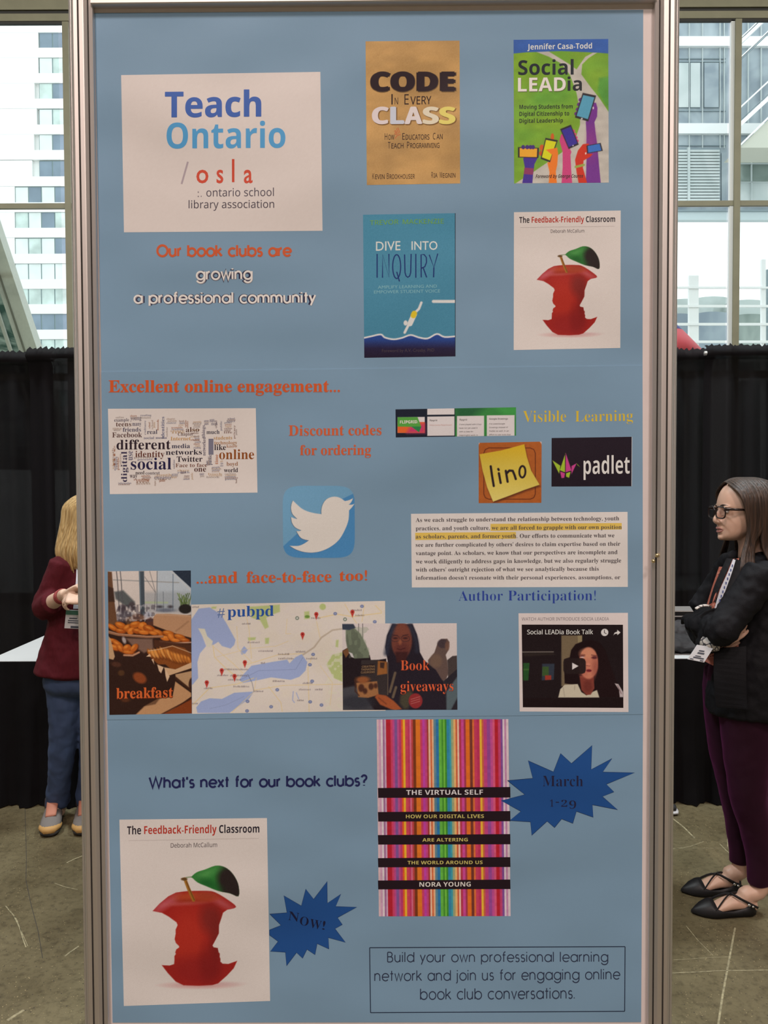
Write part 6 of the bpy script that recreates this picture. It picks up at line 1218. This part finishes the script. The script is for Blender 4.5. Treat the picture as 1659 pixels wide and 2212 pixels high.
strip('lapel', [W(1570, 1206, 2.80), W(1545, 1262, 2.79), W(1532, 1306, 2.79)], [W(1583, 1207, 2.785), W(1560, 1258, 2.768), W(1543, 1300, 2.762)], lap, RW, .004)
# the white lanyard with its small blue print, and the badge
LAN = mat('white_lanyard', (.62, .66, .74), .6, noise=.05)
ly = strip('lanyard', [W(1584, 1208, 2.745), W(1572, 1238, 2.735), W(1556, 1274, 2.73), W(1544, 1314, 2.728)], [W(1589, 1210, 2.742), W(1580, 1240, 2.732), W(1567, 1276, 2.727), W(1553, 1312, 2.725)], LAN, RW, .002)
for i in range(9):
    t = .12 + i * .09; a = Vector(W(1586.5, 1209, 2.74)).lerp(W(1548.5, 1313, 2.7235), t) + Vector((-.002 + .004 * math.sin(t * PI) * 0, -.004, 0)); box('lanyard_print', a.x - .0015, a.x + .0025, a.y - .0004, a.y, a.z - .005, a.z + .004, mat('lanyard_ink', (.10, .14, .38), .6), ly)
INKM = mat('badge_ink', (.06, .07, .10), .6)
badge(RW, [W(1485.5, 1424, 2.72), W(1521, 1431, 2.70), W(1542, 1398, 2.70), W(1506, 1393, 2.72)], False, [(.3, .62, .30, .38), (.30, .7, .44, .54), (.28, .62, .66, .72), (.22, .85, .76, .84), (.1, .3, .90, .95), (.7, .9, .90, .96)], INKM)
# rolled cuffs: pale patterned lining
CUF = mat('patterned_lining', (.55, .52, .48), .7); v2_ = CUF.node_tree.nodes.new('ShaderNodeTexVoronoi'); v2_.feature = 'DISTANCE_TO_EDGE'; v2_.inputs['Scale'].default_value = 45
r2_ = CUF.node_tree.nodes.new('ShaderNodeValToRGB'); r2_.color_ramp.elements[0].position = .04; r2_.color_ramp.elements[1].position = .09; r2_.color_ramp.elements[0].color = (.03, .03, .04, 1); r2_.color_ramp.elements[1].color = (.58, .54, .50, 1)
CUF.node_tree.links.new(tcn.outputs['Object'], v2_.inputs['Vector']) if False else CUF.node_tree.links.new(CUF.node_tree.nodes['Texture Coordinate'].outputs['Object'], v2_.inputs['Vector'])
CUF.node_tree.links.new(v2_.outputs[0], r2_.inputs[0]); CUF.node_tree.links.new(r2_.outputs[0], bsdf(CUF).inputs['Base Color'])
bm = bmesh.new(); tube(bm, [R(1524, 1386, 2.75, .033, .026), R(1534, 1391, 2.735, .036, .027), R(1549, 1391, 2.73, .034, .024)], axis=(0, 1, 0), seg=20); finish('cuff', bm, CUF, RW)
bm = bmesh.new(); tube(bm, [R(1503, 1315, 2.80, .010, .004), R(1512, 1310, 2.80, .010, .0045), R(1526, 1308, 2.80, .010, .0045), R(1540, 1313, 2.80, .009, .004)], axis=(0, 1, 0), seg=12); finish('cuff', bm, CUF, RW)
TRO = mat('burgundy_velvet', (.017, .0024, .0095), .8, spec=.2, sheen=.22, noise=.15, scale=12, bump=.05); bsdf(TRO).inputs['Sheen Tint'].default_value = (.5, .06, .35, 1)
bm = bmesh.new()
tube(bm, [R(1606, 1440, 2.89, .11, .12), R(1600, 1480, 2.89, .125, .118), R(1600, 1535, 2.89, .10, .10)], seg=28)
tube(bm, [R(1606, 1455, 2.84, .10, .105), R(1612, 1500, 2.83, .094, .104), R(1614, 1600, 2.83, .078, .092), R(1616, 1720, 2.83, .061, .066), R(1630, 1780, 2.84, .054, .058), R(1638, 1850, 2.84, .043, .044), R(1640, 1907, 2.84, .041, .043)], seg=28)
tube(bm, [R(1578, 1450, 2.96, .098, .095), R(1572, 1500, 2.97, .094, .092), R(1576, 1600, 2.98, .074, .083), R(1585, 1690, 2.99, .058, .064), R(1595, 1760, 3.0, .051, .055), R(1598, 1830, 3.0, .041, .042), R(1599, 1860, 3.0, .039, .041)], seg=28)
skin_up('trousers', bm, TRO, RW, .007, 2, .006, .06)
SHO = mat('black_leather', (.010, .010, .012), .5, spec=.4)
def flat_shoe(ftip, heel, yc):
    bm = bmesh.new(); L_ = heel.x - ftip.x; X0 = ftip.x - .006
    # sole and pointed vamp as a low loft, topline scooped open in the middle
    rows = [(0, .003, .006, .016), (.06, .016, .005, .026), (.16, .032, .004, .042), (.27, .041, .004, .054), (.34, .043, .004, .056), (.45, .040, .004, .026), (.62, .034, .004, .026), (.80, .031, .004, .034), (.93, .030, .005, .052), (1.0, .022, .008, .056), (1.035, .010, .012, .050)]
    seg = 18; rings = []
    for u, hw, z0, z1 in rows:
        x = X0 + u * L_; ring_ = []
        for k in range(seg):
            a = PI * k / (seg - 1); ring_.append(bm.verts.new((x, yc + hw * math.cos(a), z0 + (z1 - z0) * math.sin(a) ** .7 if u < .35 or u > .99 else z0 + (z1 - z0) * (1 - abs(math.cos(a)) ** 12 * 0) * min(1, math.sin(a) * 6) * (1 if abs(math.cos(a)) > .80 else .12))))
        rings.append(ring_)
    for a, b in zip(rings[:-1], rings[1:]):
        for k in range(seg - 1): bm.faces.new((a[k], a[k + 1], b[k + 1], b[k]))
        bm.faces.new((a[-1], a[0], b[0], b[-1]))
    bm.faces.new(rings[0]); bm.faces.new(rings[-1][::-1])
    bmesh.ops.recalc_face_normals(bm, faces=bm.faces); sh = finish('shoe', bm, SHO, RW)
    ax = heel.x - .035
    for a, mid, b in (((X0 + .33 * L_, yc - .038, .030), (ax - .055, yc, .078), (ax + .02, yc + .036, .045)), ((X0 + .33 * L_, yc + .038, .030), (ax - .060, yc, .075), (ax + .015, yc - .037, .040)), ((ax - .062, yc - .01, .082), (ax - .036, yc - .034, .074), (ax + .030, yc - .036, .040))):
        bm = bmesh.new(); tube(bm, [(*a, .0045, .0018), (*mid, .0045, .0018), (*b, .0045, .0018)], axis=(0, 0, 1), seg=8); finish('strap', bm, SHO, sh)
    bm = bmesh.new(); ball(bm, (ax - .004, yc - .039, .052), .006, .003, .005); ball(bm, (ax + .010, yc - .039, .046), .005, .003, .004); finish('buckle', bm, mat('buckle_steel', (.8, .8, .8), .2, 1.0), sh)
flat_shoe(nT, nH, 2.84); flat_shoe(fT, fH, 2.99)

# ---------------------------------------------------------------- woman in the maroon sweater (left, half behind the board)
YL_ = 3.62
LWm = empty('person', (W(160, 1790, YL_).x, YL_, 0)); tag(LWm, 'blonde woman in maroon sweater and jeans, half hidden behind the left post', 'person')
SK2 = skin_mat('light_skin', (.64, .45, .34))
HC2 = W(197, 1122, YL_); FD2 = Vector((.80, -.55, -.22))
bm = bmesh.new(); pt, hf, hl, hu = head(bm, HC2, FD2)
tube(bm, [(*pt(-.025, 0, -.06), .048, .050), (*pt(-.040, 0, -.12), .046, .048), R(183, 1185, YL_, .055, .055), R(183, 1205, YL_, .10, .06)], axis=hl, seg=24)
sd = Vector((.86, .50, 0))       # shoulder line
def L(px, py, ox=0, *r, Y=YL_): return (*(W(px, py, Y)), *r)
tube(bm, [L(183, 1195, 0, .10, .055), L(183, 1225, 0, .155, .085), L(183, 1290, 0, .145, .10), L(182, 1370, 0, .125, .09), L(178, 1430, 0, .155, .105), L(177, 1480, 0, .15, .10)], axis=sd, seg=28)
SR, ER, WR_ = W(136, 1222, YL_ - .08), W(95, 1312, YL_ - .10), W(141, 1284, 3.36)
SL_, EL_, WL_ = W(236, 1222, YL_ + .10), W(268, 1315, YL_ - .05), W(190, 1297, 3.32)
for a, b, c in ((SR, ER, WR_), (SL_, EL_, WL_)): tube(bm, [(*a, .046, .05), (*((a + b) / 2), .041, .043), (*b, .037, .037), (*((b + c) / 2), .033, .034), (*c, .024, .027)], seg=18)
hand(bm, WR_, Vector((.8, -.1, .42)), (.35, -.2, -.75), .17, (.45, .75, .5), side=1)
hand(bm, WL_, Vector((-.75, -.15, .12)), (-.25, .4, -.8), .17, (.6, .8, .5), side=-1)
def leg(cs): tube(bm, cs, axis=(1, 0, 0), seg=24)
leg([L(143, 1470, 0, .085, .09, Y=3.62), L(139, 1560, 0, .064, .07, Y=3.61), L(132, 1640, 0, .050, .055, Y=3.62), L(128, 1700, 0, .040, .045, Y=3.65), L(125, 1755, 0, .034, .038, Y=3.69)])
leg([L(212, 1470, 0, .085, .09, Y=3.66), L(206, 1560, 0, .064, .07, Y=3.65), L(198, 1640, 0, .050, .055, Y=3.66), L(193, 1700, 0, .040, .045, Y=3.68), L(190, 1750, 0, .034, .038, Y=3.71)])
for hx, hy, tx, ty in ((122, 3.74, 107, 3.52), (188, 3.76, 180, 3.53)):
    h = W(hx, 1765, hy); t = W(tx, 1800, ty); h.z = .04; t.z = .035; tube(bm, [(*h, .030, .028), (*(h.lerp(t, .4) + Vector((0, 0, .02))), .034, .034), (*h.lerp(t, .75), .040, .024), (*t, .034, .018)], axis=(1, 0, 0), seg=16)
skin_up('body', bm, SK2, LWm, .0048, 3)
face_parts(pt, hf, hl, hu, LWm, (.45, .20, .18), brow=(.25, .16, .08))
HBL = hair_mat('blonde_hair', (.30, .185, .065), (.62, .44, .20))
bm = bmesh.new(); ball(bm, pt(-.020, 0, .040), .110, .090, .098, Matrix((hf, hl, hu)).transposed(), 28, 20)
bmesh.ops.delete(bm, geom=[v for v in bm.verts if (v.co - HC2).dot(hf) > .055 and (v.co - HC2).dot(hu) < .07], context='VERTS')
tube(bm, [(*pt(-.04, 0, .05), .086, .072), (*pt(-.05, 0, -.04), .100, .062), (*pt(-.05, 0, -.13), .105, .055), (*pt(-.05, 0, -.20), .085, .035)], axis=hl, seg=24)
skin_up('hair_mass', bm, HBL, LWm, .007, 3)
bm = bmesh.new()
for i in range(230):
    s = -1 if i % 4 else 1; q = (i * .618) % 1; g = rh.random(); s0 = .072 - .16 * q; hz = .121 - 2.4 * max(0, s0 - .02) ** 2 * 3 - 3.0 * max(0, -s0 - .03) ** 2; j = .004 * g
    end = -.205 - .03 * g + .02 * math.sin(q * 9); cu = .014 * math.sin(i * 1.3)
    P = [(*pt(s0, s * .004, hz + .004), .007, .003), (*pt(s0 + .006, s * .046, hz - .016 + j), .010, .004), (*pt(s0 + .004, s * (.084 + j), .060), .012, .004), (*pt(s0 * 1.05 + .006, s * (.094 + j), -.01), .012, .004),
         (*pt(s0 * 1.08 + .008, s * (.108 + .010 * g), -.09), .013, .004), (*pt(s0 * 1.05 + .008 + cu * .3, s * (.120 + .012 * g), -.155), .011, .004), (*pt(s0 + .01 + cu, s * (.112 + .006 * g), end), .003, .002)]
    tube(bm, P, axis=hf, seg=7, n=3)
tag(finish('hair', bm, HBL, LWm), kind='stuff')
SWM = mat('maroon_knit', (.080, .008, .014), .85, spec=.2, noise=.10, scale=14, bump=.25, stretch=(1, 1, .4)); SWM.node_tree.nodes['Noise Texture'].inputs['Scale'].default_value = 90
bm = bmesh.new()
tube(bm, [L(183, 1186, 0, .060, .055), L(183, 1200, 0, .125, .075), L(183, 1228, 0, .165, .10), L(182, 1290, 0, .158, .115), L(181, 1345, 0, .160, .115), L(178, 1400, 0, .185, .13), L(175, 1450, 0, .208, .145)], axis=sd, seg=32)
for a, b, c in ((SR, ER, WR_), (SL_, EL_, WL_)): tube(bm, [(*(a + Vector((0, 0, .012))), .060, .062), (*((a + b) / 2), .056, .056), (*b, .056, .056), (*(b.lerp(c, .25)), .052, .055), (*(b.lerp(c, .42)), .050, .054)], seg=22)
skin_up('sweater', bm, SWM, LWm, .007, 3, .010, .05)
JN = mat('blue_denim', (.030, .055, .125), .8, noise=.22, scale=9, bump=.1)
bm = bmesh.new()
tube(bm, [L(177, 1440, 0, .165, .12), L(177, 1475, 0, .17, .12), L(177, 1490, 0, .14, .10)], axis=sd, seg=28)
leg([L(143, 1470, 0, .095, .10, Y=3.62), L(140, 1560, 0, .072, .08, Y=3.61), L(132, 1640, 0, .058, .064, Y=3.62), L(128, 1690, 0, .052, .058, Y=3.65), L(125, 1720, 0, .056, .062, Y=3.68), L(125, 1734, 0, .056, .062, Y=3.69)])
leg([L(212, 1470, 0, .095, .10, Y=3.66), L(206, 1560, 0, .072, .08, Y=3.65), L(198, 1640, 0, .058, .064, Y=3.66), L(193, 1690, 0, .052, .058, Y=3.68), L(190, 1716, 0, .056, .062, Y=3.70), L(190, 1730, 0, .056, .062, Y=3.71)])
skin_up('jeans', bm, JN, LWm, .007, 2, .010, .05)
TONG, GREYM, CAPM, SOLE, DK_ = mat('salmon_tongue', (.42, .17, .11), .7), mat('grey_mesh', (.16, .145, .135), .8), mat('tan_front_cap', (.46, .27, .09), .6), mat('dark_sole', (.02, .018, .016), .7), mat('brown_collar', (.05, .03, .028), .7)
for hx, hy, tx, ty in ((122, 3.76, 106, 3.50), (188, 3.78, 178, 3.51)):
    h = W(hx, 1765, hy); t = W(tx, 1800, ty); h.z = t.z = 0; Z = lambda u, z: h.lerp(t, u) + Vector((0, 0, z))
    bm = bmesh.new(); tube(bm, [(*Z(-.06, .014), .030, .013), (*Z(.3, .014), .038, .013), (*Z(.7, .014), .049, .013), (*Z(.97, .015), .040, .014), (*Z(1.03, .018), .018, .010)], axis=(1, 0, 0), seg=20); sh = finish('shoe', bm, SOLE, LWm)
    bm = bmesh.new(); tube(bm, [(*Z(-.03, .052), .030, .040), (*Z(.25, .055), .036, .045), (*Z(.55, .045), .044, .036), (*Z(.85, .036), .046, .028), (*Z(1.0, .030), .030, .018)], axis=(1, 0, 0), seg=20); finish('upper', bm, GREYM, sh)
    bm = bmesh.new(); tube(bm, [(*Z(.74, .030), .050, .020), (*Z(.90, .032), .049, .022), (*Z(1.03, .028), .028, .018)], axis=(1, 0, 0), seg=20); finish('front_cap', bm, CAPM, sh)
    bm = bmesh.new(); tube(bm, [(*Z(.76, .070), .024, .009), (*Z(.58, .092), .026, .011), (*Z(.42, .115), .027, .012), (*Z(.30, .142), .028, .012)], axis=(1, 0, 0), seg=16); finish('tongue', bm, TONG, sh)
    bm = bmesh.new(); tube(bm, [(*Z(.16, .060), .046, .058), (*Z(.17, .095), .045, .048)], axis=(1, 0, 0), seg=20); finish('collar', bm, DK_, sh)
# bracelet, lanyard and badge
bm = bmesh.new(); c = ER.lerp(WR_, .80); t = (WR_ - ER).normalized(); a_ = t.orthogonal().normalized(); b_ = t.cross(a_)
for k, o_ in enumerate((0, .012, .022)):
    tube(bm, [(*(c + t * o_ + (a_ * math.cos(x) + b_ * math.sin(x)) * .031), .003) for x in [2 * PI * i / 16 for i in range(17)]], axis=t, seg=6, n=1, cap=False)
finish('bracelet', bm, mat('red_bracelet', (.30, .05, .05), .4, .3), LWm)
strip('lanyard', [W(165, 1222, 3.50), W(164, 1255, 3.47), W(158, 1315, 3.45)], [W(172, 1222, 3.50), W(172, 1255, 3.47), W(172, 1315, 3.45)], LAN, LWm, .002)
badge(LWm, [W(139, 1357, 3.43), W(184, 1359, 3.43), W(184, 1319, 3.43), W(143, 1317, 3.43)], True, [(.2, .6, .42, .48), (.15, .8, .55, .60), (.15, .85, .66, .71), (.3, .8, .86, .97)], INKM)

# ================================================================ THINGS ON AND UNDER THE RIGHT TABLE
M_BAG = mat('dark_grey_fabric', (.022, .022, .025), .8, noise=.3, scale=14, bump=.15)
TZ = .735
def cloth_pile(name, lab, rows, m, seed):
    Bx = W(1478, 1400, rows[0][2]).x
    r = empty(name, (Bx, rows[0][2], TZ)); tag(r, lab, 'coat', None); bm = bmesh.new()
    for px0, px1, Y, z, rz, ry in rows:
        a, b = W(px0, 1400, Y), W(px1, 1400, Y); a.z = b.z = z; mid = (a + b) / 2 + Vector((0, 0, .006))
        tube(bm, [(*a, ry * .8, rz * .7), (*mid, ry, rz), (*b, ry * .7, rz * .6)], axis=(0, 1, 0), seg=18)
    o = skin_up('cloth', bm, m, r, .007, 2, .022, .03); zmin = min((r.matrix_world @ v.co).z for v in o.data.vertices)
    for v in o.data.vertices:
        z = v.co.z + TZ
        if z < TZ + .012: v.co.z = max(v.co.z, .001)
    return r
cloth_pile('folded_coat', 'crumpled dark grey coat lying on the white tabletop beside the right post', [(1400, 1492, 4.02, TZ + .035, .034, .09), (1420, 1510, 4.05, TZ + .05, .03, .08), (1440, 1528, 4.0, TZ + .03, .028, .07)], M_BAG, 1)
cloth_pile('folded_jacket', 'charcoal jacket heaped behind the crumpled coat on the right table', [(1400, 1500, 4.26, TZ + .05, .05, .08), (1430, 1530, 4.28, TZ + .07, .045, .07)], mat('charcoal_fabric', (.032, .032, .036), .8, noise=.3, scale=16, bump=.15), 2)
cs = empty('equipment_case', (W(1490, 1340, 4.46).x, 4.46, TZ)); tag(cs, 'black case with silver edging on the table behind the coats', 'case')
x0, x1 = W(1380, 1340, 4.38).x, W(1560, 1340, 4.38).x; zt_ = W(1480, 1320, 4.38).z
box('case_body', x0, x1, 4.385, 4.54, TZ, zt_ - .03, mat('case_black', (.012, .012, .014), .4), cs, bevel=.004)
box('case_lid', x0, x1, 4.385, 4.54, zt_ - .028, zt_ - .004, mat('case_black', (.012, .012, .014), .35), cs, bevel=.004)
for z, h in ((zt_ - .004, .006), (zt_ - .034, .006)): box('edge_trim', x0 - .002, x1 + .002, 4.380, 4.545, z, z + h, M_ALU, cs)
# shoe tip under the skirt
sn = empty('shoe', F(1446, 1754)); tag(sn, 'dark shoe with a white sole rim peeking out beside the right post on the floor', 'shoe')
c = F(1437, 1756); bm = bmesh.new(); tube(bm, [(c.x - .10, c.y + .02, .012, .035, .012), (c.x, c.y, .012, .042, .012), (c.x + .055, c.y - .01, .014, .03, .012)], axis=(0, 1, 0), seg=18); finish('sole', bm, mat('sole_white', (.55, .55, .57), .5), sn)
bm = bmesh.new(); tube(bm, [(c.x - .10, c.y + .02, .050, .030, .034), (c.x - .02, c.y, .042, .036, .026), (c.x + .045, c.y - .01, .030, .024, .014)], axis=(0, 1, 0), seg=18); finish('upper', bm, mat('shoe_dark', (.02, .02, .022), .7), sn)
